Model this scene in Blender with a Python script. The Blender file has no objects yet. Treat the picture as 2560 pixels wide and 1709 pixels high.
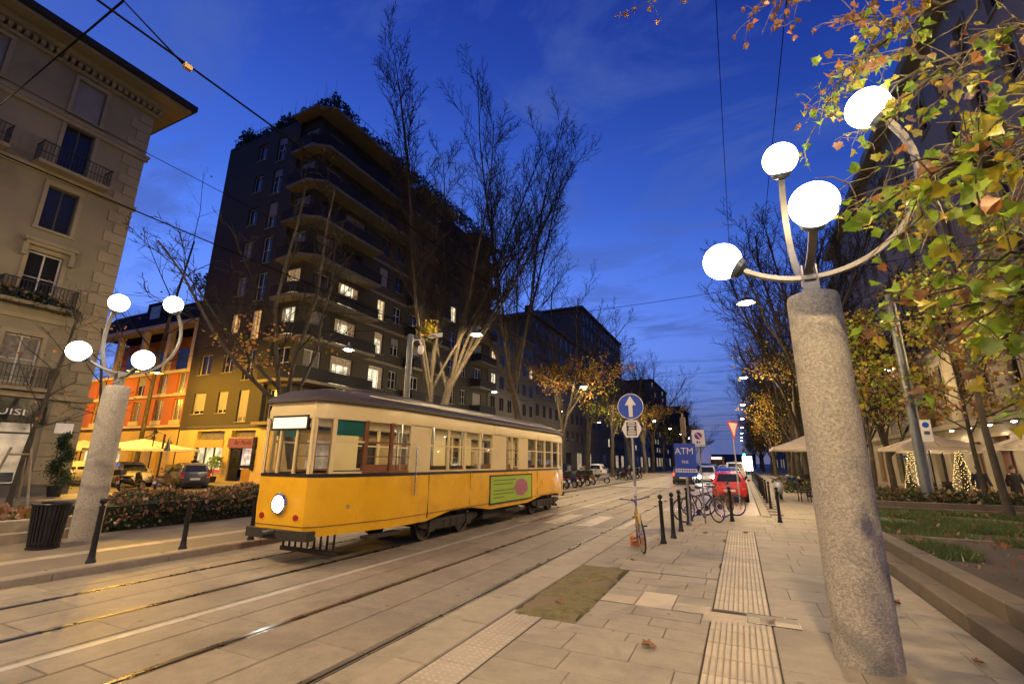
import bpy, math, random
from mathutils import Vector, Matrix
SC = bpy.context.scene
C = SC.collection
PI = math.pi
R_ = math.radians
# ------------------------------------------------------------------ camera
cd = bpy.data.cameras.new('camera')
cam = bpy.data.objects.new('camera', cd)
C.objects.link(cam)
_r = (0.902448, 0.430637, 0.01184); _d = (-0.095962, 0.227741, -0.968982); _f = (-0.419976, 0.873319, 0.246849)
cam.matrix_world = Matrix(((_r[0], -_d[0], -_f[0], 0.0), (_r[1], -_d[1], -_f[1], 0.0), (_r[2], -_d[2], -_f[2], 1.75), (0, 0, 0, 1)))
cd.sensor_width = 36.0
cd.lens = 36.0 * 1160.0 / 2560.0
cd.clip_start = 0.05
cd.clip_end = 3000.0
SC.camera = cam
# ------------------------------------------------------------------ render / exposure
SC.view_settings.view_transform = 'Standard'
SC.view_settings.look = 'None'
SC.view_settings.exposure = 0.0
SC.view_settings.gamma = 1.0
SC.cycles.use_denoising = True
SC.cycles.max_bounces = 5
SC.cycles.diffuse_bounces = 2
SC.cycles.glossy_bounces = 2
SC.cycles.transparent_max_bounces = 16
SC.cycles.transmission_bounces = 4
SC.cycles.sample_clamp_indirect = 4.0
SC.cycles.sample_clamp_direct = 40.0
SC.cycles.caustics_reflective = False
SC.cycles.caustics_refractive = False
# ------------------------------------------------------------------ world: dusk sky, sun just gone behind the houses on the left
W = bpy.data.worlds.new('World')
SC.world = W
W.use_nodes = True
nt = W.node_tree
nt.nodes.clear()
def wn(t, **k):
    n = nt.nodes.new(t)
    for a, b in k.items(): setattr(n, a, b)
    return n
sky = wn('ShaderNodeTexSky', sky_type='NISHITA', sun_disc=False)
sky.sun_elevation = R_(1.0); sky.sun_rotation = R_(-75.0); sky.air_density = 1.6; sky.dust_density = 0.1; sky.ozone_density = 6.0
tint = wn('ShaderNodeMix', data_type='RGBA', blend_type='MULTIPLY'); tint.inputs[0].default_value = 1.0
tint.inputs[7].default_value = (0.15, 0.38, 1.0, 1)
nt.links.new(sky.outputs[0], tint.inputs[6])
tc = wn('ShaderNodeTexCoord')
sep = wn('ShaderNodeSeparateXYZ'); nt.links.new(tc.outputs['Generated'], sep.inputs[0])
# flat cloud sheet: project direction on a plane overhead
mx = wn('ShaderNodeMath', operation='MAXIMUM'); mx.inputs[1].default_value = 0.06; nt.links.new(sep.outputs[2], mx.inputs[0])
dvx = wn('ShaderNodeMath', operation='DIVIDE'); nt.links.new(sep.outputs[0], dvx.inputs[0]); nt.links.new(mx.outputs[0], dvx.inputs[1])
dvy = wn('ShaderNodeMath', operation='DIVIDE'); nt.links.new(sep.outputs[1], dvy.inputs[0]); nt.links.new(mx.outputs[0], dvy.inputs[1])
cmb = wn('ShaderNodeCombineXYZ'); stx = wn('ShaderNodeMath', operation='MULTIPLY'); stx.inputs[1].default_value = 0.6; nt.links.new(dvx.outputs[0], stx.inputs[0]); nt.links.new(stx.outputs[0], cmb.inputs[0]); nt.links.new(dvy.outputs[0], cmb.inputs[1])
nz = wn('ShaderNodeTexNoise'); nz.inputs['Scale'].default_value = 1.9; nz.inputs['Detail'].default_value = 9; nz.inputs['Roughness'].default_value = 0.62; nz.inputs['Distortion'].default_value = 0.5
nt.links.new(cmb.outputs[0], nz.inputs['Vector'])
rmp = wn('ShaderNodeValToRGB'); rmp.color_ramp.elements[0].position = 0.49; rmp.color_ramp.elements[1].position = 0.64
rmp.color_ramp.elements[0].color = (0, 0, 0, 1); rmp.color_ramp.elements[1].color = (1, 1, 1, 1)
nt.links.new(nz.outputs[0], rmp.inputs[0])
grd = wn('ShaderNodeValToRGB'); cr_ = grd.color_ramp; cr_.interpolation = 'B_SPLINE'
GR = [(0.0, (0.10, 0.12, 0.26)), (0.07, (0.085, 0.115, 0.31)), (0.13, (0.085, 0.17, 0.55)), (0.23, (0.085, 0.19, 0.76)), (0.36, (0.055, 0.15, 0.68)), (0.50, (0.026, 0.088, 0.50)), (0.74, (0.008, 0.026, 0.24)), (1.0, (0.006, 0.02, 0.19))]
while len(cr_.elements) < len(GR): cr_.elements.new(0.5)
for e_, (p_, c_) in zip(cr_.elements, GR): e_.position = p_; e_.color = (*c_, 1)
nt.links.new(sep.outputs[2], grd.inputs[0])
cl = wn('ShaderNodeMix', data_type='RGBA', blend_type='MIX')
clm = wn('ShaderNodeMath', operation='MULTIPLY'); clm.inputs[1].default_value = 0.72; nt.links.new(rmp.outputs[0], clm.inputs[0]); nt.links.new(clm.outputs[0], cl.inputs[0])
# afterglow side of the sky (where the sun went down, left of the street)
dp_ = wn('ShaderNodeVectorMath', operation='DOT_PRODUCT'); dp_.inputs[1].default_value = (-0.92, 0.39, 0.0); nt.links.new(tc.outputs['Generated'], dp_.inputs[0])
gm = wn('ShaderNodeMapRange', interpolation_type='SMOOTHSTEP'); gm.inputs[1].default_value = -0.2; gm.inputs[2].default_value = 1.0; nt.links.new(dp_.outputs['Value'], gm.inputs[0])
gx_ = wn('ShaderNodeMix', data_type='RGBA', blend_type='MIX'); gx_.inputs[6].default_value = (0.8, 0.8, 0.85, 1); gx_.inputs[7].default_value = (2.7, 2.15, 1.65, 1); nt.links.new(gm.outputs[0], gx_.inputs[0])
gmu = wn('ShaderNodeMix', data_type='RGBA', blend_type='MULTIPLY'); gmu.inputs[0].default_value = 1.0; nt.links.new(grd.outputs[0], gmu.inputs[6]); nt.links.new(gx_.outputs[2], gmu.inputs[7])
nt.links.new(gmu.outputs[2], cl.inputs[6]); cl.inputs[7].default_value = (0.085, 0.15, 0.47, 1)
bg = wn('ShaderNodeBackground'); bg.inputs[1].default_value = 0.15
nt.links.new(tint.outputs[2], bg.inputs[0])
bg2 = wn('ShaderNodeBackground'); bg2.inputs[1].default_value = 0.82
nt.links.new(cl.outputs[2], bg2.inputs[0])
ads = wn('ShaderNodeAddShader'); nt.links.new(bg.outputs[0], ads.inputs[0]); nt.links.new(bg2.outputs[0], ads.inputs[1])
wo = wn('ShaderNodeOutputWorld'); nt.links.new(ads.outputs[0], wo.inputs[0])
# strengths of the lamps the street has (the sun is down)
LAMP_W = 4200.0
GLOBE_S = 13.0
SODIUM_W = 6500.0
WARM = (1.0, 0.715, 0.36)
# ------------------------------------------------------------------ helpers
class MB:
    def __init__(s): s.v = []; s.f = []; s.m = []
    def add(s, vs, fs, mi=0, M=None):
        b = len(s.v)
        if M is not None: vs = [tuple(M @ Vector(p)) for p in vs]
        s.v.extend(vs); s.f.extend([tuple(i + b for i in f) for f in fs]); s.m.extend([mi] * len(fs))
        return s
    def bx(s, x0, x1, y0, y1, z0, z1, mi=0, M=None):
        vs = [(x0, y0, z0), (x1, y0, z0), (x1, y1, z0), (x0, y1, z0), (x0, y0, z1), (x1, y0, z1), (x1, y1, z1), (x0, y1, z1)]
        return s.add(vs, [(3, 2, 1, 0), (4, 5, 6, 7), (0, 1, 5, 4), (1, 2, 6, 5), (2, 3, 7, 6), (3, 0, 4, 7)], mi, M)
    def slab(s, x0, x1, y0, y1, z0, z1, b=0.006, mi=0, dz=(0, 0, 0, 0)):
        vs = [(x0, y0, z0), (x1, y0, z0), (x1, y1, z0), (x0, y1, z0), (x0, y0, z1 - b), (x1, y0, z1 - b), (x1, y1, z1 - b), (x0, y1, z1 - b),
              (x0 + b, y0 + b, z1 + dz[0]), (x1 - b, y0 + b, z1 + dz[1]), (x1 - b, y1 - b, z1 + dz[2]), (x0 + b, y1 - b, z1 + dz[3])]
        return s.add(vs, [(0, 1, 5, 4), (1, 2, 6, 5), (2, 3, 7, 6), (3, 0, 4, 7), (4, 5, 9, 8), (5, 6, 10, 9), (6, 7, 11, 10), (7, 4, 8, 11), (8, 9, 10, 11)], mi)
    def tube(s, pts, r, n=6, mi=0, cap=True):
        pts = [Vector(p) for p in pts]
        if not isinstance(r, (list, tuple)): r = [r] * len(pts)
        b = len(s.v); u = None
        for i, p in enumerate(pts):
            a = pts[max(i - 1, 0)]; c = pts[min(i + 1, len(pts) - 1)]
            t = (c - a)
            t = t.normalized() if t.length > 1e-9 else Vector((0, 0, 1))
            if u is None:
                u = t.orthogonal().normalized()
            else:
                u = (u - t * u.dot(t))
                u = u.normalized() if u.length > 1e-6 else t.orthogonal().normalized()
            w = t.cross(u)
            for k in range(n):
                q = p + (u * math.cos(2 * PI * k / n) + w * math.sin(2 * PI * k / n)) * r[i]
                s.v.append((q.x, q.y, q.z))
        for i in range(len(pts) - 1):
            for k in range(n):
                k2 = (k + 1) % n
                s.f.append((b + i * n + k, b + i * n + k2, b + (i + 1) * n + k2, b + (i + 1) * n + k)); s.m.append(mi)
        if cap and n > 2:
            s.f.append(tuple(b + k for k in reversed(range(n)))); s.m.append(mi)
            e = b + (len(pts) - 1) * n
            s.f.append(tuple(e + k for k in range(n))); s.m.append(mi)
        return s
    def lathe(s, prof, n=16, o=(0, 0, 0), mi=0, M=None, cap=True):
        vs = []; fs = []
        for r, z in prof:
            for k in range(n):
                a = 2 * PI * k / n
                vs.append((o[0] + r * math.cos(a), o[1] + r * math.sin(a), o[2] + z))
        for i in range(len(prof) - 1):
            for k in range(n):
                k2 = (k + 1) % n
                fs.append((i * n + k, i * n + k2, (i + 1) * n + k2, (i + 1) * n + k))
        if cap and prof[0][0] > 1e-4: fs.append(tuple(reversed(range(n))))
        if cap and prof[-1][0] > 1e-4: fs.append(tuple((len(prof) - 1) * n + k for k in range(n)))
        return s.add(vs, fs, mi, M)
    def sphere(s, o, r, nu=20, nv=12, mi=0, sc=(1, 1, 1)):
        prof = [(max(r * math.sin(PI * i / nv), 1e-5), -r * math.cos(PI * i / nv)) for i in range(nv + 1)]
        M = Matrix.Translation(o) @ Matrix.Diagonal((sc[0], sc[1], sc[2], 1))
        return s.lathe(prof, nu, (0, 0, 0), mi, M)
    def prism(s, poly, a0, a1, axis='z', mi=0, M=None):
        n = len(poly)
        def P(p, a):
            if axis == 'z': return (p[0], p[1], a)
            if axis == 'x': return (a, p[0], p[1])
            return (p[0], a, p[1])
        vs = [P(p, a0) for p in poly] + [P(p, a1) for p in poly]
        fs = [tuple(reversed(range(n))), tuple(range(n, 2 * n))] + [(i, (i + 1) % n, n + (i + 1) % n, n + i) for i in range(n)]
        return s.add(vs, fs, mi, M)
    def loft(s, rings, mi=0, cap=True, M=None):
        n = len(rings[0]); vs = [p for r in rings for p in r]; fs = []
        for i in range(len(rings) - 1):
            for k in range(n):
                k2 = (k + 1) % n
                fs.append((i * n + k, i * n + k2, (i + 1) * n + k2, (i + 1) * n + k))
        if cap:
            fs.append(tuple(reversed(range(n)))); fs.append(tuple((len(rings) - 1) * n + k for k in range(n)))
        return s.add(vs, fs, mi, M)
    def mesh(s, name, mats, smooth=None, off=None):
        me = bpy.data.meshes.new(name)
        v = s.v if off is None else [(p[0] - off[0], p[1] - off[1], p[2] - off[2]) for p in s.v]
        me.from_pydata(v, [], s.f)
        if not isinstance(mats, (list, tuple)): mats = [mats]
        for m in mats: me.materials.append(m)
        if len(mats) > 1: me.polygons.foreach_set('material_index', s.m)
        if smooth is not None:
            me.polygons.foreach_set('use_smooth', [True] * len(me.polygons))
            me.set_sharp_from_angle(angle=R_(smooth))
        me.update()
        return me
    def build(s, name, mats, parent=None, smooth=None, world=False, loc=None):
        off = parent.location if (world and parent is not None) else None
        return obj(name, s.mesh(name, mats, smooth, off), parent, loc)
def obj(name, me, parent=None, loc=None, rz=0.0):
    o = bpy.data.objects.new(name, me); C.objects.link(o)
    if parent is not None: o.parent = parent
    if loc is not None: o.location = loc
    if rz: o.rotation_euler = (0, 0, rz)
    return o
def tag(o, label, cat, group=None):
    o['label'] = label; o['category'] = cat
    if group: o['group'] = group
    return o
def thing(name, label, cat, loc=(0, 0, 0), rz=0.0, group=None):
    o = bpy.data.objects.new(name, None); C.objects.link(o)
    o.location = loc; o.rotation_euler = (0, 0, rz); o.empty_display_size = 0.2
    return tag(o, label, cat, group)
def struct(o): o['kind'] = 'structure'; return o
def stuff(o): o['kind'] = 'stuff'; return o
def dup(root, loc, rz=0.0, label=None, group=None, scale=None, swap=None):
    def cp(o, par):
        c = o.copy(); C.objects.link(c); c.parent = par
        if swap and c.type == 'MESH' and c.data.materials and c.data.materials[0] and c.data.materials[0].name in swap:
            key = (c.data.name, swap[c.data.materials[0].name].name)
            if key not in _sw:
                m2 = c.data.copy(); m2.materials[0] = swap[c.data.materials[0].name]; _sw[key] = m2
            c.data = _sw[key]
        for g in o.children: cp(g, c)
        return c
    r = cp(root, None)
    r.location = loc; r.rotation_euler = (0, 0, rz)
    if scale: r.scale = (scale, scale, scale)
    if label: r['label'] = label
    if group: r['group'] = group
    return r
_sw = {}
_mats = {}
def mat(name, col, rough=0.7, metal=0.0, var=0.12, scale=2.0, bump=0.0, bscale=40.0, rand=0.0, spec=0.4, stain=None, coord='pos', coat=0.0, detail=6, spots=None):
    if name in _mats: return _mats[name]
    m = bpy.data.materials.new(name); m.use_nodes = True
    n = m.node_tree.nodes; l = m.node_tree.links
    p = n['Principled BSDF']
    p.inputs['Roughness'].default_value = rough; p.inputs['Metallic'].default_value = metal
    p.inputs['Specular IOR Level'].default_value = spec
    if coat: p.inputs['Coat Weight'].default_value = coat; p.inputs['Coat Roughness'].default_value = 0.08
    if coord == 'pos':
        g = n.new('ShaderNodeNewGeometry'); src = g.outputs['Position']
    else:
        g = n.new('ShaderNodeTexCoord'); src = g.outputs['Object']
    last = None
    if var > 0 or rand > 0:
        t = n.new('ShaderNodeTexNoise'); t.inputs['Scale'].default_value = scale; t.inputs['Detail'].default_value = detail; t.inputs['Roughness'].default_value = 0.65
        l.new(src, t.inputs['Vector'])
        mr = n.new('ShaderNodeMapRange'); mr.inputs[1].default_value = 0.25; mr.inputs[2].default_value = 0.75
        mr.inputs[3].default_value = 1 - var; mr.inputs[4].default_value = 1 + var
        l.new(t.outputs[0], mr.inputs[0])
        val = mr.outputs[0]
        if rand > 0:
            oi = n.new('ShaderNodeObjectInfo')
            m2 = n.new('ShaderNodeMapRange'); m2.inputs[3].default_value = 1 - rand; m2.inputs[4].default_value = 1 + rand
            l.new(oi.outputs['Random'], m2.inputs[0])
            mu = n.new('ShaderNodeMath'); mu.operation = 'MULTIPLY'; l.new(val, mu.inputs[0]); l.new(m2.outputs[0], mu.inputs[1]); val = mu.outputs[0]
        hs = n.new('ShaderNodeHueSaturation'); hs.inputs['Color'].default_value = (*col, 1)
        l.new(val, hs.inputs['Value'])
        last = hs.outputs[0]
        rr = n.new('ShaderNodeMapRange'); rr.inputs[1].default_value = 0.3; rr.inputs[2].default_value = 0.7
        rr.inputs[3].default_value = max(rough - 0.1, 0.02); rr.inputs[4].default_value = min(rough + 0.1, 1)
        l.new(t.outputs[0], rr.inputs[0]); l.new(rr.outputs[0], p.inputs['Roughness'])
        if stain:
            t2 = n.new('ShaderNodeTexNoise'); t2.inputs['Scale'].default_value = stain[1]; t2.inputs['Detail'].default_value = 4; t2.inputs['Distortion'].default_value = 0.6
            l.new(src, t2.inputs['Vector'])
            r2 = n.new('ShaderNodeMapRange'); r2.inputs[1].default_value = stain[2]; r2.inputs[2].default_value = stain[2] + 0.14
            l.new(t2.outputs[0], r2.inputs[0])
            mm = n.new('ShaderNodeMath'); mm.operation = 'MULTIPLY'; mm.inputs[1].default_value = stain[3]; l.new(r2.outputs[0], mm.inputs[0])
            mx_ = n.new('ShaderNodeMix'); mx_.data_type = 'RGBA'; mx_.inputs[7].default_value = (*stain[0], 1)
            l.new(mm.outputs[0], mx_.inputs[0]); l.new(last, mx_.inputs[6]); last = mx_.outputs[2]
        if spots:
            vo = n.new('ShaderNodeTexVoronoi'); vo.inputs['Scale'].default_value = spots[0]; l.new(src, vo.inputs['Vector'])
            r3 = n.new('ShaderNodeMapRange'); r3.inputs[1].default_value = spots[1]; r3.inputs[2].default_value = spots[1] * 1.5; r3.inputs[3].default_value = spots[2]; r3.inputs[4].default_value = 0.0
            l.new(vo.outputs['Distance'], r3.inputs[0])
            m4 = n.new('ShaderNodeMix'); m4.data_type = 'RGBA'; m4.inputs[7].default_value = (col[0] * 0.35, col[1] * 0.35, col[2] * 0.35, 1)
            l.new(r3.outputs[0], m4.inputs[0]); l.new(last, m4.inputs[6]); last = m4.outputs[2]
        l.new(last, p.inputs['Base Color'])
    else:
        p.inputs['Base Color'].default_value = (*col, 1)
    if bump > 0:
        t3 = n.new('ShaderNodeTexNoise'); t3.inputs['Scale'].default_value = bscale; t3.inputs['Detail'].default_value = 3
        l.new(src, t3.inputs['Vector'])
        bp = n.new('ShaderNodeBump'); bp.inputs['Strength'].default_value = bump; bp.inputs['Distance'].default_value = 0.02
        l.new(t3.outputs[0], bp.inputs['Height']); l.new(bp.outputs[0], p.inputs['Normal'])
    _mats[name] = m
    return m
def emit(name, col, s, var=0.0, scale=3.0):
    if name in _mats: return _mats[name]
    m = bpy.data.materials.new(name); m.use_nodes = True
    n = m.node_tree.nodes; l = m.node_tree.links; n.clear()
    e = n.new('ShaderNodeEmission'); e.inputs[0].default_value = (*col, 1); e.inputs[1].default_value = s
    if var > 0:
        g = n.new('ShaderNodeNewGeometry'); t = n.new('ShaderNodeTexNoise'); t.inputs['Scale'].default_value = scale; l.new(g.outputs['Position'], t.inputs['Vector'])
        mr = n.new('ShaderNodeMapRange'); mr.inputs[1].default_value = 0.3; mr.inputs[2].default_value = 0.7; mr.inputs[3].default_value = s * (1 - var); mr.inputs[4].default_value = s * (1 + var)
        l.new(t.outputs[0], mr.inputs[0]); l.new(mr.outputs[0], e.inputs[1])
    o = n.new('ShaderNodeOutputMaterial'); l.new(e.outputs[0], o.inputs[0])
    _mats[name] = m
    return m
def glass(name, col=(0.75, 0.8, 0.82), alpha=0.6, rough=0.03):
    if name in _mats: return _mats[name]
    m = bpy.data.materials.new(name); m.use_nodes = True
    n = m.node_tree.nodes; l = m.node_tree.links; n.clear()
    tr = n.new('ShaderNodeBsdfTransparent'); tr.inputs[0].default_value = (*col, 1)
    gl = n.new('ShaderNodeBsdfGlossy'); gl.inputs['Roughness'].default_value = rough; gl.inputs[0].default_value = (0.9, 0.9, 0.9, 1)
    fr = n.new('ShaderNodeFresnel'); fr.inputs[0].default_value = 1.5
    mr = n.new('ShaderNodeMapRange'); mr.inputs[3].default_value = 1 - alpha if alpha < 1 else 0.0; mr.inputs[4].default_value = 1.0
    mr.inputs[1].default_value = 0.04; mr.inputs[2].default_value = 1.0; mr.inputs[3].default_value = (1 - alpha) * 0.4
    l.new(fr.outputs[0], mr.inputs[0])
    mx_ = n.new('ShaderNodeMixShader'); l.new(mr.outputs[0], mx_.inputs[0]); l.new(tr.outputs[0], mx_.inputs[1]); l.new(gl.outputs[0], mx_.inputs[2])
    o = n.new('ShaderNodeOutputMaterial'); l.new(mx_.outputs[0], o.inputs[0])
    _mats[name] = m
    return m
def light(name, kind, loc, power, col, parent=None, size=0.15, cone=165, rot=(0, 0, 0)):
    d = bpy.data.lights.new(name, kind); d.energy = power; d.color = col
    if kind in ('POINT', 'SPOT'): d.shadow_soft_size = size
    if kind == 'SPOT': d.spot_size = R_(cone); d.spot_blend = 0.35
    o = bpy.data.objects.new(name, d); C.objects.link(o); o.location = loc; o.rotation_euler = rot
    if parent is not None: o.parent = parent
    return o
def text(name, body, size, m, parent, loc, rot, depth=0.002, shear=0.0, xs=1.0):
    cu = bpy.data.curves.new(name, 'FONT'); cu.body = body; cu.size = size; cu.extrude = depth; cu.align_x = 'CENTER'; cu.align_y = 'CENTER'; cu.shear = shear; cu.resolution_u = 2
    t = bpy.data.objects.new('tmp', cu); C.objects.link(t)
    dg = bpy.context.evaluated_depsgraph_get()
    me = bpy.data.meshes.new_from_object(t.evaluated_get(dg))
    bpy.data.objects.remove(t)
    me.materials.clear(); me.materials.append(m)
    o = obj(name, me, parent, loc); o.rotation_euler = rot; o.scale = (xs, 1, 1)
    return o
# common materials
M_asph = mat('asphalt', (0.075, 0.068, 0.06), 0.75, var=0.25, scale=0.7, bump=0.25, bscale=90, spec=0.3)
M_slab = mat('road_stone', (0.27, 0.226, 0.158), 0.66, var=0.3, scale=4.0, bump=0.45, bscale=26, rand=0.10, spots=(2.7, 0.07, 0.6), stain=((0.16, 0.13, 0.094), 0.9, 0.54, 0.6), spec=0.4)
M_joint = mat('joint_sand', (0.20, 0.165, 0.12), 0.95, var=0.4, scale=3)
M_soilj = mat('dark_joint', (0.055, 0.045, 0.034), 0.95, var=0.4, scale=3)
M_walk = mat('pavement_stone', (0.262, 0.222, 0.158), 0.66, var=0.28, scale=4.5, bump=0.4, bscale=45, rand=0.11, spots=(3.1, 0.075, 0.7), stain=((0.15, 0.125, 0.092), 1.3, 0.53, 0.6))
M_kerb = mat('kerb_granite', (0.27, 0.225, 0.16), 0.65, var=0.25, scale=5, bump=0.35, bscale=120, rand=0.1)
M_cream = mat('tactile_cream', (0.42, 0.345, 0.235), 0.6, var=0.2, scale=4, bump=0.15, bscale=80, rand=0.08, stain=((0.28, 0.24, 0.19), 1.5, 0.52, 0.6))
M_conc = mat('rough_concrete', (0.36, 0.325, 0.26), 0.88, var=0.45, scale=42, bump=0.6, bscale=60, stain=((0.14, 0.138, 0.128), 2.6, 0.54, 0.6), detail=2)
M_steel = mat('brushed_steel', (0.27, 0.25, 0.22), 0.45, 0.6, var=0.2, scale=9)
M_iron = mat('black_iron', (0.022, 0.02, 0.019), 0.42, 0.3, var=0.3, scale=6)
M_pole = mat('painted_pole', (0.10, 0.11, 0.115), 0.4, 0.3, var=0.2, scale=4)
M_blackpl = mat('black_plastic', (0.015, 0.015, 0.016), 0.4, var=0.2, scale=8)
M_rubber = mat('rubber', (0.02, 0.019, 0.018), 0.8, var=0.3, scale=10)
M_chrome = mat('chrome', (0.7, 0.7, 0.7), 0.18, 1.0, var=0.0)
M_dark = mat('dark_void', (0.012, 0.011, 0.01), 0.9, var=0.0)
M_white = mat('white_paint', (0.72, 0.70, 0.66), 0.5, var=0.1, scale=6)
M_globe = emit('globe_light', (1.0, 0.97, 0.92), GLOBE_S)
M_lampbulb = emit('lamp_bulb', (1.0, 0.93, 0.82), 45.0)
M_glass = glass('window_glass')
# ================================================================== GROUND
RD = -0.12
rng = random.Random(7)
struct(MB().add([(-700, -300, -0.24), (700, -300, -0.24), (700, 1500, -0.24), (-700, 1500, -0.24)], [(0, 1, 2, 3)]).build('ground', M_asph))
road = struct(MB().bx(-9.7, 0.6, -30, 600, -0.23, RD - 0.014).build('road', M_joint))
M_roadfar = mat('road_stone_far', (0.26, 0.205, 0.145), 0.42, var=0.22, scale=0.9, bump=0.2, bscale=20, stain=((0.15, 0.125, 0.10), 0.5, 0.52, 0.6))
# big paving stones: columns between the rails
cols = [(-9.68, -8.98), (-8.96, -8.56), (-8.44, -7.79), (-7.77, -7.11), (-6.99, -6.30), (-6.28, -5.68), (-5.66, -5.06), (-4.94, -4.29), (-4.27, -3.61), (-3.49, -3.05)]
stones = []
for ci, (x0, x1) in enumerate(cols):
    y = -3.0 + rng.random()
    while y < 36:
        L = rng.uniform(0.95, 1.75)
        stones.append((x0 + rng.uniform(0.001, 0.006), x1 - rng.uniform(0.001, 0.006), y + 0.005, y + L - 0.006))
        y += L
stones.sort(key=lambda s: abs(s[2] - 5) + 0.15 * abs(s[0]))
near = [s for s in stones if s[3] > 1.0][:290]
nearset = set(near)
for (x0, x1, y0, y1) in near:
    dz = [rng.uniform(-0.002, 0.002) for _ in range(4)]
    cx, cy = (x0 + x1) / 2, (y0 + y1) / 2
    b = MB().slab(x0 - cx, x1 - cx, y0 - cy, y1 - cy, -0.03, 0, 0.007, 0, dz)
    obj('paving_stone', b.mesh('paving_stone', M_slab), road, (cx, cy, RD))
b = MB()
for s in stones:
    if s not in nearset: b.slab(s[0], s[1], s[2], s[3], RD - 0.03, RD, 0.007)
stuff(b.build('far_paving_stones', M_slab, road))
MB().bx(-9.69, -3.05, 37.6, 600, RD - 0.03, RD).build('far_carriageway', M_roadfar, road)
MB().bx(-3.05, 0.56, 19.4, 600, RD - 0.03, RD).build('parking_lane', M_roadfar, road)
# tram rails: steel head + groove
M_rail = mat('rail_steel', (0.16, 0.14, 0.125), 0.3, 0.85, var=0.25, scale=3)
for x in (-3.55, -5.0, -7.05, -8.5):
    t = MB().bx(x - 0.055, x + 0.01, -20, 420, RD - 0.05, RD + 0.003).bx(x + 0.035, x + 0.055, -20, 420, RD - 0.05, RD - 0.001).bx(x + 0.01, x + 0.035, -20, 420, RD - 0.05, RD - 0.03)
    struct(t.build('tram_rail', M_rail))
# paint
M_line = mat('worn_road_paint', (0.46, 0.42, 0.34), 0.55, var=0.3, scale=5, stain=((0.26, 0.22, 0.18), 3.0, 0.55, 0.8))
struct(MB().bx(-6.20, -6.09, -20, 300, RD, RD + 0.004).build('lane_line', M_line))
struct(MB().bx(-9.48, -9.40, 22, 300, RD, RD + 0.004).build('edge_line', M_line))
M_zebra = mat('worn_crossing_paint', (0.44, 0.37, 0.27), 0.5, var=0.3, scale=4, stain=((0.26, 0.21, 0.16), 2.0, 0.48, 0.8))
zb = MB()
for x in (-8.0, -6.6, -5.75, -4.65, -3.4):
    zb.bx(x, x + 0.5, 14.2, 17.0, RD, RD + 0.004)
struct(zb.build('crossing_stripes', M_zebra))
# ------------------------------------------------------------------ right pavement
walk = struct(MB().prism([(-3.0, -30), (60, -30), (60, 600), (0.6, 600), (0.6, 19.6), (0.2, 18.9), (-3.0, 18.9)], -0.23, -0.012).build('pavement', M_soilj))
for y in [i * 1.15 - 3 for i in range(19)]:
    MB().slab(-0.17, 0.17, -0.57, 0.57, -0.15, 0.0, 0.015).build('kerbstone', M_kerb, walk, loc=(-2.85, y + 0.575, 0.0))
for k in range(3):
    MB().slab(-0.52, 0.52, -0.15, 0.15, -0.15, 0.0, 0.015).build('kerbstone', M_kerb, walk, loc=(-2.15 + k * 1.06, 18.75, 0.0))
b = MB()
for k in range(60):
    b.slab(0.46, 0.76, 19.0 + k * 1.2, 20.19 + k * 1.2, -0.15, 0.0, 0.015)
stuff(b.build('far_kerbstones', M_kerb, walk))
# slabs: rows across the pavement, staggered; cut out strips
pieces = []
def rows(xa, xb, ya, yb, dep, lmin, lmax):
    y = ya
    while y < yb:
        d = dep * rng.uniform(0.92, 1.08); d = min(d, yb - y)
        if d < 0.08: break
        x = xa - rng.uniform(0, lmin * 0.8); 
        while x < xb:
            L = rng.uniform(lmin, lmax)
            a, c = max(x, xa), min(x + L, xb)
            if c - a > 0.09: pieces.append((a + 0.003, c - 0.003, y + 0.003, y + d - 0.003))
            x += L
        y += d
rows(-2.23, -0.49, 1.5, 5.52, 0.46, 0.62, 0.95)
rows(-1.84, -0.49, 5.52, 6.55, 0.34, 0.5, 0.8)
rows(-1.84, -1.39, 6.905, 7.27, 0.37, 0.9, 0.95)
rows(-0.94, -0.49, 6.905, 7.27, 0.37, 0.9, 0.95)
rows(-1.84, -0.49, 7.27, 8.5, 0.40, 0.5, 0.8)
rows(-2.66, -0.49, 8.5, 14.6, 0.44, 0.6, 0.95)
rows(0.15, 2.05, 1.5, 14.6, 0.62, 0.75, 1.1)
rows(-2.66, 2.05, 14.6, 18.6, 0.62, 0.75, 1.1)
pieces.sort(key=lambda s: math.hypot((s[0] + s[1]) / 2, (s[2] + s[3]) / 2))
pieces = [p for p in pieces if (p[2] + p[3]) / 2 > 2.2]
for (x0, x1, y0, y1) in pieces[:270]:
    cx, cy = (x0 + x1) / 2, (y0 + y1) / 2
    dz = [rng.uniform(-0.002, 0.002) for _ in range(4)]
    obj('paving_slab', MB().slab(x0 - cx, x1 - cx, y0 - cy, y1 - cy, -0.03, 0, 0.005, 0, dz).mesh('paving_slab', M_walk), walk, (cx, cy, 0))
b = MB()
for p in pieces[270:]: b.slab(p[0], p[1], p[2], p[3], -0.03, 0, 0.005)
for yy in range(40):
    for xx in range(12):
        x0 = 0.78 + xx * 0.95 + (yy % 2) * 0.4; y0 = 18.7 + yy * 0.62
        b.slab(x0, x0 + 0.944, y0, y0 + 0.614, -0.03, 0, 0.005)
for yy in range(40):
    for xx in range(11):
        x0 = 3.2 + xx * 0.95 + (yy % 2) * 0.4; y0 = -6.0 + yy * 0.62
        b.slab(x0, x0 + 0.944, y0, y0 + 0.614, -0.03, 0, 0.005)
stuff(b.build('far_paving_slabs', M_walk, walk))
MB().bx(0.78, 40, 43.6, 600, -0.03, 0.0).build('far_pavement_surface', M_walk, walk)
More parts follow.
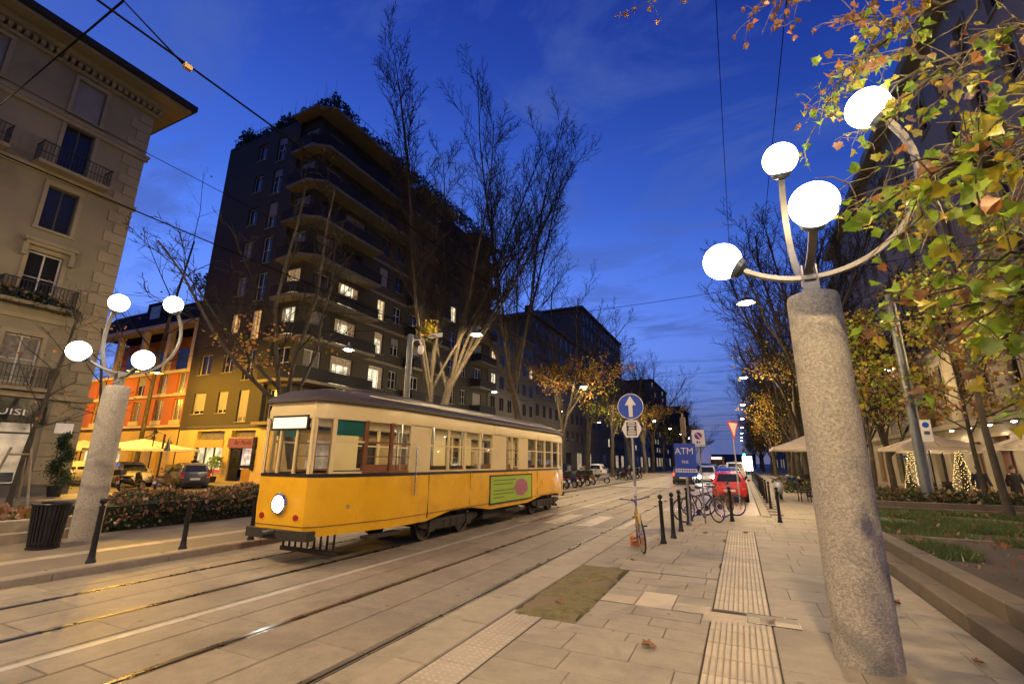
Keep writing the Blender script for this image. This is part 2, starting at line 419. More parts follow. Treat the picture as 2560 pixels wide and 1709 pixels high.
# tactile guide strip (ribbed tiles) and dotted strip
M_groove = mat('dirty_tile_base', (0.22, 0.18, 0.125), 0.7, var=0.25, scale=5, rand=0.08)
def rib_tile(w, l, n):
    t = MB().slab(-w / 2 + 0.002, w / 2 - 0.002, -l / 2 + 0.002, l / 2 - 0.002, -0.03, -0.001, 0.003)
    for i in range(n):
        x = -w / 2 + w * (i + 0.5) / n
        h = w / n * 0.40
        t.add([(x - h, -l / 2 + 0.01, -0.001), (x + h, -l / 2 + 0.01, -0.001), (x + h, l / 2 - 0.01, -0.001), (x - h, l / 2 - 0.01, -0.001),
               (x - h * 0.6, -l / 2 + 0.015, 0.006), (x + h * 0.6, -l / 2 + 0.015, 0.006), (x + h * 0.6, l / 2 - 0.015, 0.006), (x - h * 0.6, l / 2 - 0.015, 0.006)],
              [(4, 5, 6, 7), (0, 1, 5, 4), (1, 2, 6, 5), (2, 3, 7, 6), (3, 0, 4, 7)], 1)
    return t.mesh('guide_tile', [M_groove, M_cream])
rib = rib_tile(0.62, 0.405, 11)
y = 2.0
while y < 14.3:
    if not (6.3 < y < 6.7): obj('guide_tile', rib, walk, (-0.17, y + 0.2, 0.0))
    y += 0.405
obj('guide_tile', rib_tile(0.4, 0.62, 6), walk, (-0.17 - 0.1, 6.5 + 0.02, -0.0005), PI / 2)
ribx = rib_tile(0.34, 0.445, 6)
for x in (-1.615, -0.715): obj('guide_tile', ribx, walk, (x, 6.73, 0.0), PI / 2)
obj('plain_light_slab', MB().slab(-0.222, 0.222, -0.357, 0.357, -0.03, 0.0, 0.004).mesh('plain_light_slab', M_cream), walk, (-1.165, 6.912, 0.001))
dt = MB().slab(-0.203, 0.203, -0.203, 0.203, -0.03, -0.001, 0.003)
for i in range(6):
    for j in range(6):
        dt.lathe([(0.017, 0), (0.012, 0.005), (0.0001, 0.006)], 7, (-0.17 + 0.068 * i, -0.17 + 0.068 * j, -0.001), 1)
M_dotbase = mat('dotted_tile_base', (0.29, 0.245, 0.19), 0.6, var=0.2, scale=4, rand=0.08)
dtm = dt.mesh('dotted_tile', [M_dotbase, M_cream])
y = 2.0
while y < 5.3:
    obj('dotted_tile', dtm, walk, (-2.45, y + 0.2, 0.0)); y += 0.41
# mossy dug-up patch with a root lifting it
M_moss = mat('moss_soil', (0.165, 0.138, 0.052), 0.95, var=0.5, scale=9, bump=1.0, bscale=70, stain=((0.20, 0.15, 0.09), 2.2, 0.47, 0.85))
mp = MB(); nx, ny = 14, 40
for j in range(ny + 1):
    for i in range(nx + 1):
        u, v = i / nx, j / ny
        x = -2.66 + 0.84 * u + (v - 0.5) * -0.05; yv = 5.52 + 2.98 * v
        edge = min(u, 1 - u, v, 1 - v)
        z = 0.012 + 0.03 * min(edge * 8, 1) * (0.5 + 0.5 * math.sin(yv * 3.1 + x * 5)) + rng.uniform(-0.006, 0.006)
        if edge == 0: z = -0.008
        if v > 0.35 and abs(u - (0.3 + 0.9 * (v - 0.5))) < 0.08: z += 0.02
        if u in (0, 1): x += rng.uniform(-0.05, 0.03) * (1 if u else -1) - (0.02 if u else -0.02)
        if v in (0, 1): yv += rng.uniform(-0.06, 0.06)
        mp.v.append((x, yv, z))
for j in range(ny):
    for i in range(nx):
        a = j * (nx + 1) + i
        mp.f.append((a, a + 1, a + nx + 2, a + nx + 1)); mp.m.append(0)
mp.build('mossy_patch', M_moss, walk, smooth=60)
# inspection cover frame
cv = thing('inspection_cover', 'steel framed inspection cover set in the ribbed guide strip', 'cover', (0.16, 6.66, 0.0))
f = MB().bx(-0.27, 0.27, -0.20, -0.185, -0.03, 0.006).bx(-0.27, 0.27, 0.185, 0.20, -0.03, 0.006).bx(-0.27, -0.255, -0.185, 0.185, -0.03, 0.006).bx(0.255, 0.27, -0.185, 0.185, -0.03, 0.006)
f.build('frame', M_iron, cv)
MB().slab(-0.253, 0.253, -0.183, 0.183, -0.03, 0.003, 0.003).build('cover_slab', M_walk, cv)
MB().bx(0.02, 0.25, -0.18, -0.03, 0.003, 0.007).build('guide_insert', M_cream, cv)
# ------------------------------------------------------------------ left pavement, side street
lwalk = struct(MB().bx(-13.6, -9.98, -30, 600, -0.23, 0.0).build('left_pavement', mat('worn_asphalt_walk', (0.185, 0.15, 0.105), 0.7, var=0.22, scale=1.5, bump=0.3, bscale=70, stain=((0.12, 0.105, 0.09), 0.7, 0.52, 0.6))))
y = -6.0
while y < 26:
    L = rng.uniform(1.1, 1.9)
    MB().slab(-0.135, 0.135, -L / 2 + 0.006, L / 2 - 0.006, -0.2, 0.004, 0.02).build('kerbstone', M_kerb, lwalk, loc=(-9.84, y + L / 2, 0)); y += L
MB().bx(-9.975, -9.705, y, 600, -0.2, 0.003).build('far_kerb', M_kerb, lwalk)
yy = -4.0
while yy < 16:
    MB().slab(-0.15, 0.15, -0.2, 0.2, -0.02, 0.006, 0.004).build('guide_tile', M_cream, lwalk, loc=(-11.15, yy, 0)); yy += 0.405
side = struct(MB().bx(-140, -13.6, -40, 21.0, -0.22, -0.10).build('side_street', M_asph))
struct(MB().bx(-24.0, -13.6, 21.0, 600, -0.22, -0.10).build('parking_strip', M_asph))
M_pav2 = mat('house_pavement', (0.20, 0.18, 0.15), 0.65, var=0.2, scale=1.4, bump=0.2, bscale=50)
struct(MB().bx(-140, -24.5, 19.4, 21.9, -0.22, 0.02).build('house_pavement', M_pav2))
struct(MB().bx(-28, -24.2, 21.92, 600, -0.22, 0.0).build('house_pavement', M_pav2))
struct(MB().bx(-28, -24.5, -40, 12.8, -0.22, 0.02).build('house_pavement', M_pav2))
# fallen leaves on the paving: one thing each
def leaf_poly(s, rg, fold=0.25, curl=0.0):
    tw_ = rg.uniform(-0.4, 0.4)
    pts = [(0, 0), (0.17, 0.03), (0.40, 0.03), (0.41, 0.25), (0.60, 0.50), (0.36, 0.53), (0.25, 0.74), (0, 0.98), (-0.25, 0.72), (-0.37, 0.55), (-0.58, 0.47), (-0.40, 0.27), (-0.42, 0.05), (-0.16, 0.04)]
    vs = []
    for (x, y_) in pts:
        vs.append((x * s, (y_ - 0.0) * s, (abs(x) * fold - curl * (y_ - 0.35) ** 2 + tw_ * x * y_ + rg.uniform(-0.05, 0.05)) * s))
    vs.append((0, 0.42 * s, 0.0))
    fs = [(14, i, (i + 1) % 14) for i in range(14)]
    return vs, fs
M_leafdry = mat('dry_leaf', (0.28, 0.13, 0.06), 0.8, var=0.3, scale=20, rand=0.3)
fl = []
for k in range(5):
    v_, f_ = leaf_poly(1.0, rng, 0.5); b = MB().add(v_, f_); fl.append(b.mesh('fallen_leaf', M_leafdry))
spots = [(-2.25, 6.05, 'lying on the mossy patch, the nearer one'), (-2.2, 7.3, 'lying on the mossy patch, the farther one'), (0.12, 6.62, 'lying on the inspection cover'), (-1.05, 5.2, 'on the slabs between moss and guide strip'),
         (-0.95, 13.6, 'before the end of the guide strip'), (-1.95, 11.9, 'beside the nearest slim bollard'), (1.7, 8.2, 'against the step of the right planter'), (1.75, 6.2, 'on the paving right of the concrete pillar'), (-0.02, 14.2, 'on the far end of the ribbed strip'), (-2.0, 9.3, 'near the bicycle wheel')]
for (x, y, w) in spots:
    o = obj('fallen_leaf', rng.choice(fl), None, (x, y, 0.045 if -2.66 < x < -1.8 and 5.5 < y < 8.5 else 0.012), rng.uniform(0, 6))
    s = rng.uniform(0.1, 0.16); o.scale = (s, s, s)
    tag(o, 'dry brown leaf ' + w, 'leaf', 'fallen leaves on the right pavement')
# ================================================================== STREET LAMPS
def pillar(loc, label, mirror, HH):
    dz = HH - 3.445
    t = thing('pillar_lamp', label, 'street lamp', loc, 0.0, 'concrete pillar lamps with four globes')
    rg = random.Random(3)
    prof = [(0.262, -0.02), (0.262, 0.25), (0.258, 1.2), (0.252, 2.4), (0.247, HH - 0.065), (0.235, HH - 0.015), (0.20, HH), (0.0001, HH)]
    pr = []
    for i in range(len(prof) - 1):
        for k in range(4):
            a = k / 4; pr.append((prof[i][0] * (1 - a) + prof[i + 1][0] * a, prof[i][1] * (1 - a) + prof[i + 1][1] * a))
    pr.append(prof[-1])
    MB().lathe(pr, 40).build('concrete_column', M_conc, t, smooth=40)
    # steel centre bracket: two plates with bolts
    br = MB().bx(-0.075, -0.06, -0.075, 0.075, 3.44, 3.78).bx(0.06, 0.075, -0.075, 0.075, 3.44, 3.78).bx(-0.06, 0.06, -0.075, -0.06, 3.44, 3.58).bx(-0.06, 0.06, 0.06, 0.075, 3.44, 3.58)
    br.v = [(p[0], p[1], p[2] + dz) for p in br.v]
    bk = br.build('bracket', M_steel, t)
    for z, yv in ((3.53, -0.03), (3.68, 0.035)): MB().lathe([(0.011, -0.09), (0.011, 0.09)], 8, (0, 0, 0), 0, Matrix.Translation((0, yv, z + dz)) @ Matrix.Rotation(PI / 2, 4, 'Y')).build('bolt', M_iron, bk)
    r = 1.12
    for axis, zo, flip in (('y', HH + 0.30, 1), ('x', HH + 0.20, -1 if mirror else 1)):
        a0, a1 = -35.4, 122.9
        pts = []
        for k in range(33):
            a = R_(a0 + (a1 - a0) * k / 32)
            h = r * math.sin(a) * flip; z = zo + r * (1 - math.cos(a))
            pts.append((h, z, a))
        # flat steel bar arms (box section)
        rings = []
        for h, z, a in pts:
            nx_, nz_ = -math.sin(a) * flip, math.cos(a)
            ring = []
            for (u, w) in ((-0.038, -0.024), (0.038, -0.024), (0.038, 0.024), (-0.038, 0.024)):
                hh, zz = h + nx_ * w, z + nz_ * w
                ring.append((u, hh, zz) if axis == 'y' else (hh, u, zz))
            rings.append(ring)
        MB().loft(rings).build('curved_arm', M_steel, t, smooth=30)
        for k, sgn in ((0, -1), (32, 1)):
            h, z, a = pts[k]
            tx, tz = math.cos(a) * flip * sgn, math.sin(a) * sgn
            gr = 0.215
            cxg, czg = h + tx * (gr + 0.03), z + tz * (gr + 0.03)
            P = (lambda q, zq: (0, q, zq) if axis == 'y' else (q, 0, zq))
            cen = Vector(P(cxg, czg)); dirv = Vector(P(tx, tz))
            rotm = dirv.to_track_quat('Z', 'Y').to_matrix().to_4x4()
            cup = MB().lathe([(0.05, -0.27), (0.11, -0.235), (0.128, -0.185), (0.128, -0.165)], 20, (0, 0, 0), 0, Matrix.Translation(cen) @ rotm)
            cup.build('globe_collar', M_pole, t, smooth=35)
            MB().sphere(cen, gr, 32, 18).build('globe', M_globe, t, smooth=80)
    return t
pillar((0.88, 5.74, 0.0), 'big speckled concrete pillar lamp in the right foreground with four white globes', False, 3.54)
pillar((-12.82, 5.67, 0.0), 'concrete pillar lamp beside the litter bin on the left pavement', True, 3.3)
# lamps hung on cross cables over the street
LY = [-17.4, 1.2, 19.9, 38.5, 57.0, 75.6, 94.2, 112.8, 131.4, 150.0]
LX = [(-20.3, 'far left'), (-11.6, 'left track side'), (0.8, 'kerb line'), (9.6, 'right side')]
wv = {-20.3: 'above the left parking strip', -11.6: 'above the left pavement', 0.8: 'above the right kerb line', 9.6: 'above the garden strip on the right'}
nth = {-17.4: 'behind the viewer', 1.2: 'overhead at the viewer', 19.9: 'nearest in view', 38.5: 'second in view', 57.0: 'third in view', 75.6: 'fourth in view', 94.2: 'fifth in view', 112.8: 'sixth in view', 131.4: 'seventh in view', 150.0: 'eighth in view'}
sh_m = MB().lathe([(0.03, 0.42), (0.06, 0.40), (0.07, 0.2), (0.22, 0.10), (0.36, -0.06), (0.34, -0.06), (0.06, 0.12), (0.0001, 0.14)], 16).mesh('lamp_shade', M_pole, 40)
bb_m = MB().sphere((0, 0, 0.0), 0.24, 16, 8, 0, (1, 1, 0.5)).mesh('lamp_bulb', M_lampbulb, 80)
for y in LY:
    for x, _ in LX:
        if (y > 95 and x in (-20.3, 9.6)) or (x == 9.6 and y < 10): continue
        t = thing('hanging_lamp', 'lit hanging street lamp %s, %s' % (wv[x], nth[y]), 'street lamp', (x, y, 8.0), 0, 'lamps hung on cross cables')
        obj('lamp_shade', sh_m, t); obj('lamp_bulb', bb_m, t, (0, 0, -0.01))
        if y < 80: light('lamp_light', 'POINT', (0, 0, -0.14), LAMP_W * (0.45 if x < -15 else 0.35 if x > 9 else ((1.0 if x > 0 else 0.8) if y == 1.2 else 1.0)), WARM if x != -20.3 else (1.0, 0.80, 0.56), t, 0.12)
M_wire = mat('cable', (0.006, 0.006, 0.006), 1.0, var=0, spec=0.0)
for i, y in enumerate(LY):
    pts = []
    for k in range(25):
        x = -27.9 + (12.4 + 27.9) * k / 24; pts.append((x, y, 8.45 + 1.4 * ((x + 6) / 21) ** 2))
    tag(MB().tube(pts, 0.011 if y < 60 else 0.02, 5).build('cross_cable', M_wire), 'thin dark lamp cable crossing the street, %s' % nth[y], 'cable', 'cross cables over the street')
# tram contact wires and pull-offs
def wire(name, pts, r, label):
    tag(MB().tube(pts, r, 6).build(name, M_wire), label, 'wire')
wire('contact_wire', [(-4.4, y, 5.34 + 0.03 * math.cos(y / 4)) for y in range(-10, 200, 4)], 0.010, 'thick tram contact wire above the nearer track')
wire('contact_wire', [(-7.85, y, 5.32 + 0.03 * math.cos(y / 4 + 1)) for y in range(-10, 200, 4)], 0.010, 'tram contact wire above the track the tram runs on')
wire('feeder_cable', [(-11.4, y, 8.35) for y in range(-10, 200, 6)], 0.008, 'thin cable joining the left lamps along the street')
wire('feeder_cable', [(0.35, y, 8.9) for y in range(-10, 110, 6)], 0.007, 'thin cable overhead just right of the street end')
wire('feeder_cable', [(1.25, y, 8.3) for y in range(-10, 60, 6)], 0.007, 'thin cable rising behind the near white globe')
wire('pull_off_wire', [(-2.6, 0.6, 6.6), (-4.8, 1.5, 5.87), (-4.42, 1.90, 5.36)], 0.009, 'short pull-off wire meeting the contact wire top left')
wire('span_wire', [(-4.8, 1.5, 5.87), (-12, 2.47, 8.12), (-27.95, 4.62, 13.1)], 0.010, 'span wire slanting across the pale house top left')
wire('span_wire', [(-7.85, 9.5, 5.4), (-27.95, 9.9, 9.4)], 0.008, 'thin span wire tied to the pale house corner')
tag(MB().bx(-4.42, -4.38, 1.90, 1.97, 5.32, 5.37).build('wire_clamp', mat('clamp_brass', (0.35, 0.24, 0.10), 0.5, 0.4)), 'small brass clamp on the contact wire', 'clamp')
# sodium lamps in the side street
M_sod = emit('sodium_bulb', (1.0, 0.5, 0.10), 70.0)
for (x, y, z, w) in ((-36.9, 17.0, 7.4, 'in front of the orange house'), (-31.0, 15.5, 6.6, 'before the bar'), (-52.0, 16.5, 7.8, 'deep in the side street')):
    t = thing('sodium_lamp', 'orange sodium street lamp %s' % w, 'street lamp', (x, y, z), 0, 'sodium lamps in the side street')
    obj('lamp_shade', sh_m, t)
    MB().sphere((0, 0, 0), 0.14, 14, 8, 0, (1, 1, 0.6)).build('lamp_bulb', M_sod, t, smooth=80)
    light('lamp_light', 'POINT', (0, 0, -0.10), SODIUM_W, (1.0, 0.52, 0.05), t, 0.12)
wire('side_cable', [(-28.0, 11.2, 10.2), (-31, 15.5, 7.02), (-34, 22, 10.2)], 0.01, 'cable carrying the sodium lamp before the bar')
wire('side_cable', [(-36.9, 11.2, 10.2), (-36.9, 17.0, 7.82), (-36.9, 22, 10.2)], 0.01, 'cable carrying the sodium lamp before the orange house')
# ================================================================== BUILDINGS
rb = random.Random(11)
M_pane = mat('dark_pane', (0.014, 0.014, 0.015), 0.12, var=0.0, spec=0.35)
M_panec = mat('curtained_pane', (0.15, 0.135, 0.115), 0.2, var=0.45, scale=5, spec=0.35)
M_litw = emit('lit_window_warm', (1.0, 0.78, 0.42), 0.85, 0.6, 2.2)
M_litc = emit('lit_window_white', (1.0, 0.86, 0.58), 1.05, 0.6, 2.0)
M_lito = emit('lit_window_orange', (1.0, 0.50, 0.16), 0.75, 0.5, 3.0)
M_frame_w = mat('white_window_frame', (0.42, 0.40, 0.37), 0.5, var=0.1)
M_frame_d = mat('dark_window_frame', (0.05, 0.045, 0.04), 0.5, var=0.1)
M_shut = mat('roller_shutter', (0.20, 0.19, 0.17), 0.6, var=0.15, scale=1.5)
M_curt = emit('lit_curtain', (1.0, 0.62, 0.30), 0.28, 0.4, 6.0)
def wall(mb, to3, u0, u1, v0, v1, holes, depth=0.22, mi=0, flip=False):
    us = sorted({u0, u1, *[h[0] for h in holes], *[h[1] for h in holes]}); vs = sorted({v0, v1, *[h[2] for h in holes], *[h[3] for h in holes]})
    us = [u for u in us if u0 <= u <= u1]; vs = [v for v in vs if v0 <= v <= v1]
    def q(a, b, c, d):
        mb.add([a, b, c, d], [(0, 1, 2, 3) if not flip else (3, 2, 1, 0)], mi)
    for i in range(len(us) - 1):
        for j in range(len(vs) - 1):
            um, vm = (us[i] + us[i + 1]) / 2, (vs[j] + vs[j + 1]) / 2
            if any(h[0] < um < h[1] and h[2] < vm < h[3] for h in holes): continue
            q(to3(us[i], vs[j], 0), to3(us[i + 1], vs[j], 0), to3(us[i + 1], vs[j + 1], 0), to3(us[i], vs[j + 1], 0))
    for (a, b, c, d) in holes:
        q(to3(a, c, 0), to3(b, c, 0), to3(b, c, depth), to3(a, c, depth))
        q(to3(a, d, depth), to3(b, d, depth), to3(b, d, 0), to3(a, d, 0))
        q(to3(a, c, depth), to3(a, d, depth), to3(a, d, 0), to3(a, c, 0))
        q(to3(b, c, 0), to3(b, d, 0), to3(b, d, depth), to3(b, c, depth))
_wm = {}
def win_mesh(w, h, nx, ny, style, fm):
    key = (round(w, 3), round(h, 3), nx, ny, style, fm.name)
    if key not in _wm:
        t = 0.06
        b = MB()
        b.bx(-w / 2, w / 2, -0.03, 0.03, 0, t).bx(-w / 2, w / 2, -0.03, 0.03, h - t, h).bx(-w / 2, -w / 2 + t, -0.03, 0.03, t, h - t).bx(w / 2 - t, w / 2, -0.03, 0.03, t, h - t)
        for i in range(1, nx):
            x = -w / 2 + w * i / nx; b.bx(x - 0.03, x + 0.03, -0.025, 0.025, t, h - t)
        for j in range(1, ny):
            z = h * j / ny; b.bx(-w / 2 + t, w / 2 - t, -0.02, 0.02, z - 0.02, z + 0.02)
        fr = b.mesh('window_frame', fm)
        if style:  # surround proud of the wall
            s = MB(); e = style
            s.bx(-w / 2 - e, w / 2 + e, -0.27, -0.19, h, h + e * 1.2).bx(-w / 2 - e, -w / 2, -0.26, -0.19, 0, h).bx(w / 2, w / 2 + e, -0.26, -0.19, 0, h).bx(-w / 2 - e * 1.3, w / 2 + e * 1.3, -0.31, -0.19, -0.12, 0)
            sm_ = s
        else:
            sm_ = MB().bx(-w / 2 - 0.05, w / 2 + 0.05, -0.26, -0.15, -0.06, 0)
        pm = MB().bx(-w / 2 + 0.01, w / 2 - 0.01, 0.005, 0.012, 0.01, h - 0.01)
        _wm[key] = (fr, sm_, pm, {}, {})
    return _wm[key]
def window(parent, base, rz, w, h, nx=2, ny=1, style=0.0, fm=None, pane=None, trim=None, shutter=0.0, world=True):
    """base: sill centre on the wall plane; the frame sits 0.19 m inside"""
    fm = fm or M_frame_w; pane = pane or M_pane; trim = trim or M_shut
    fr, s, p, dt_, dp = win_mesh(w, h, nx, ny, style, fm)
    if trim.name not in dt_: dt_[trim.name] = s.mesh('window_surround', trim)
    if pane.name not in dp: dp[pane.name] = p.mesh('window_pane', pane)
    L = Vector(base) - (parent.location if world else Vector((0, 0, 0)))
    inn = Vector((0, 0.19, 0)); inn.rotate(Matrix.Rotation(rz, 3, 'Z'))
    o = obj('window', fr, parent, L + inn, rz)
    obj('pane', dp[pane.name], o); obj('surround', dt_[trim.name], o)
    if pane in (M_litw, M_litc, M_lito):
        for sx_ in (-1, 1):
            if rb.random() < 0.75:
                cw = w * rb.uniform(0.12, 0.3); x0_ = -w / 2 + 0.02 if sx_ < 0 else w / 2 - cw - 0.02
                MB().bx(x0_, x0_ + cw, -0.012, -0.002, 0.02 + h * rb.choice([0, 0, 0.4]), h - 0.02).build('curtain', M_curt, o)
        if rb.random() < 0.5: MB().bx(-w / 2 + 0.02, w / 2 - 0.02, -0.014, -0.004, h * rb.uniform(0.62, 0.9), h - 0.02).build('blind', M_curt, o)
    if shutter > 0:
        b = MB()
        k = max(int(h * shutter / 0.09), 2)
        for i in range(k):
            z1 = h - i * h * shutter / k; b.bx(-w / 2 + 0.02, w / 2 - 0.02, -0.075, -0.05, z1 - h * shutter / k + 0.008, z1)
        b.build('roller_shutter', M_shut, o)
    return o
XFACE = PI / 2
# ------------------------------------------------------------------ A: pale house on the left
M_A = mat('pale_stucco', (0.195, 0.165, 0.105), 0.85, var=0.16, scale=0.6, bump=0.25, bscale=30, stain=((0.125, 0.105, 0.07), 0.45, 0.52, 0.6))
M_A2 = mat('pale_stone_trim', (0.23, 0.19, 0.118), 0.8, var=0.2, scale=1.2, bump=0.25, bscale=25)
M_roof = mat('dark_eave', (0.02, 0.018, 0.016), 0.8, var=0.2)
A = thing('corner_house', 'pale stuccoed five-storey house with quoins and deep eaves on the left', 'building', (-28.0, 0.0, 0.0))
holesA = []; winA = []
for yc in (8.55, 4.9, 1.3, -2.3):
    for (zs, h, w) in ((4.75, 2.1, 1.25), (8.35, 2.35, 1.2), (11.85, 2.15, 1.15), (14.85, 2.55, 1.15), (18.0, 1.95, 1.15)):
        holesA.append((yc - w / 2, yc + w / 2, zs, zs + h)); winA.append((yc, zs, h, w))
shopsA = [(7.35, 9.75, 0.45, 3.35), (3.6, 6.6, 0.45, 3.35), (-1, 2.4, 0.45, 3.35)]
toX = lambda X: (lambda u, v, w: (X - w, u, v))
mb = MB()
wall(mb, toX(-28.0), -14, 11.3, 0.0, 20.9, holesA + shopsA, 0.25)
mb.add([(-28, 11.3, 0), (-44, 11.3, 0), (-44, 11.3, 20.9), (-28, 11.3, 20.9)], [(0, 1, 2, 3)])
mb.add([(-28, -14, 0), (-44, -14, 0), (-44, -14, 20.9), (-28, -14, 20.9)], [(3, 2, 1, 0)])
mb.build('wall', M_A, A, world=True)
for (yc, zs, h, w) in winA:
    lower = zs < 10
    window(A, (-28.0, yc, zs), XFACE, w, h, 2, 1 if not lower else 2, 0.16, M_frame_w if lower else M_frame_d, M_pane if zs > 5 else M_panec, M_A2, shutter=(1.0 if (zs > 17.5) else (0.0)))
# string courses, cornice, dentils, eaves
def course(z0, z1, out, nm='string_course', m=M_A2): MB().bx(-28.02, -28 + out, -14, 11.3 + out * 0.7, z0, z1).build(nm, m, A, world=True)
course(17.35, 17.55, 0.16); course(17.55, 17.68, 0.22, 'string_moulding'); course(14.35, 14.6, 0.14); course(4.15, 4.4, 0.22, 'shop_cornice'); course(7.55, 7.75, 0.12)
course(20.2, 20.35, 0.2, 'cornice_band')
course(20.62, 20.9, 0.55, 'cornice')
for k in range(58):
    y = 11.4 - k * 0.28
    MB().bx(-28.0, -27.62, y - 0.08, y + 0.08, 20.36, 20.60).build('dentil', M_A2, A, world=True)
MB().bx(-44, -26.75, -15, 12.45, 20.92, 21.08).build('eave_soffit', M_A2, A, world=True)
MB().prism([(-26.55, 21.1), (-26.55, 21.42), (-36, 25.0), (-45, 21.1)], -15.2, 12.65, 'y').build('roof', M_roof, A, world=True)
# quoins
z = 0.5; k = 0
while z < 20.1:
    L = 0.95 if k % 2 else 0.62
    h = 0.56
    if z < 17.3 or z > 17.7:
        q = MB().slab(-L, 0.0, -h / 2 + 0.012, h / 2 - 0.012, 0.0, 0.055, 0.012).build('quoin', M_A2, A)
        q.matrix_local = Matrix.Translation((-0.001, 11.3, z + h / 2)) @ Matrix(((0, 0, 1, 0), (1, 0, 0, 0), (0, 1, 0, 0), (0, 0, 0, 1)))
    z += h; k += 1
# rusticated blocks of the ground floor, and lower first floor beside the shop
for zz in [0.45 + 0.6 * i for i in range(6)]:
    q = MB().slab(9.95, 10.62, zz + 0.012, zz + 0.588, 0.0, 0.05, 0.012).build('stone_block', M_A2, A)
    q.matrix_local = Matrix(((0, 0, 1, -0.001), (1, 0, 0, 0), (0, 1, 0, 0), (0, 0, 0, 1)))
MB().bx(-28.0, -27.92, -14, 11.36, 0.0, 0.43).build('plinth', mat('dark_plinth', (0.10, 0.09, 0.08), 0.8, var=0.2), A, world=True)
# pediments over the piano nobile windows, sills with brackets
for yc in (8.55, 4.9, 1.3):
    MB().bx(-28, -27.6, yc - 0.95, yc + 0.95, 11.05, 11.2).bx(-28, -27.7, yc - 0.85, yc + 0.85, 10.9, 11.05).build('window_hood', M_A2, A, world=True)
    for s in (-1, 1): MB().bx(-28, -27.72, yc + s * 0.82 - 0.09, yc + s * 0.82 + 0.09, 10.35, 10.9).build('hood_bracket', M_A2, A, world=True)
    # balcony with iron railing on the fourth floor and French balcony lower
    for (zb, half, out) in ((14.6, 1.35, 0.75), (4.42, 1.2, 0.5), (8.1, 1.3, 0.6)):
        bal = MB().bx(-28, -28 + out, yc - half, yc + half, zb, zb + 0.16).build('balcony', M_A2, A, world=True)
        rl = MB()
        n = int(half * 2 / 0.13)
        for i in range(n + 1):
            y = yc - half + 0.04 + (half * 2 - 0.08) * i / n; rl.bx(-28 + out - 0.07, -28 + out - 0.05, y - 0.01, y + 0.01, zb + 0.16, zb + 1.05)
        rl.bx(-28 + out - 0.08, -28 + out - 0.04, yc - half, yc + half, zb + 1.05, zb + 1.09).bx(-28 + out - 0.075, -28 + out - 0.045, yc - half, yc + half, zb + 0.55, zb + 0.57)
        for s in (-1, 1):
            for i in range(5): rl.bx(-28 + out * i / 5, -28 + out * i / 5 + 0.02, yc + s * (half - 0.05) - 0.01, yc + s * (half - 0.05) + 0.01, zb + 0.16, zb + 1.05)
            rl.bx(-28, -28 + out, yc + s * (half - 0.05) - 0.02, yc + s * (half - 0.05) + 0.02, zb + 1.05, zb + 1.09)
        r_ = rl.build('railing', M_iron, A, world=True)
# shop fronts
M_shopd = mat('black_fascia', (0.012, 0.012, 0.012), 0.25, var=0.1)
M_shopin = emit('shop_interior_warm', (1.0, 0.66, 0.42), 0.9, 0.5, 1.2)
M_red = mat('red_decal', (0.5, 0.02, 0.02), 0.5, var=0.1)
for i, (a, b_, z0, z1) in enumerate(shopsA):
    MB().bx(-27.99, -27.86, a - 0.1, b_ + 0.25, 3.05, 4.1).build('fascia', M_shopd, A, world=True)
    MB().bx(-28.26, -28.24, a, b_, z0, z1).build('shop_interior', M_shopin, A, world=True)
    fr = MB().bx(-28.15, -28.05, a, a + 0.08, z0, z1).bx(-28.15, -28.05, b_ - 0.08, b_, z0, z1).bx(-28.15, -28.05, (a + b_) / 2 - 0.04, (a + b_) / 2 + 0.04, z0, z1).bx(-28.15, -28.05, a + 0.08, b_ - 0.08, z0, z0 + 0.1).bx(-28.15, -28.05, a + 0.08, b_ - 0.08, 2.6, 2.68)
    sf = fr.build('shop_front', M_frame_d, A, world=True)
    MB().bx(-28.11, -28.10, a + 0.05, b_ - 0.05, z0 + 0.05, z1 - 0.05).build('pane', glass('shop_glass', (0.8, 0.85, 0.85), 0.7), A, world=True)
    for j, zz in enumerate((2.0, 1.45)):
        MB().bx(-28.095, -28.09, a + 0.5, a + 1.0, zz - 0.16, zz + 0.16).build('window_decal', M_red, A, world=True)
    MB().bx(-28.23, -28.16, a + 0.2, b_ - 0.3, 0.6, 1.0).build('display_plinth', M_white, A, world=True)
text('fascia_lettering', 'UISI', 0.36, M_white, A, (0.145, 8.75, 3.5), (PI / 2, 0, PI / 2), 0.006, xs=1.6)
MB().bx(-27.98, -27.94, 10.35, 11.0, 2.7, 3.15).build('street_name_plate', M_white, A, world=True)
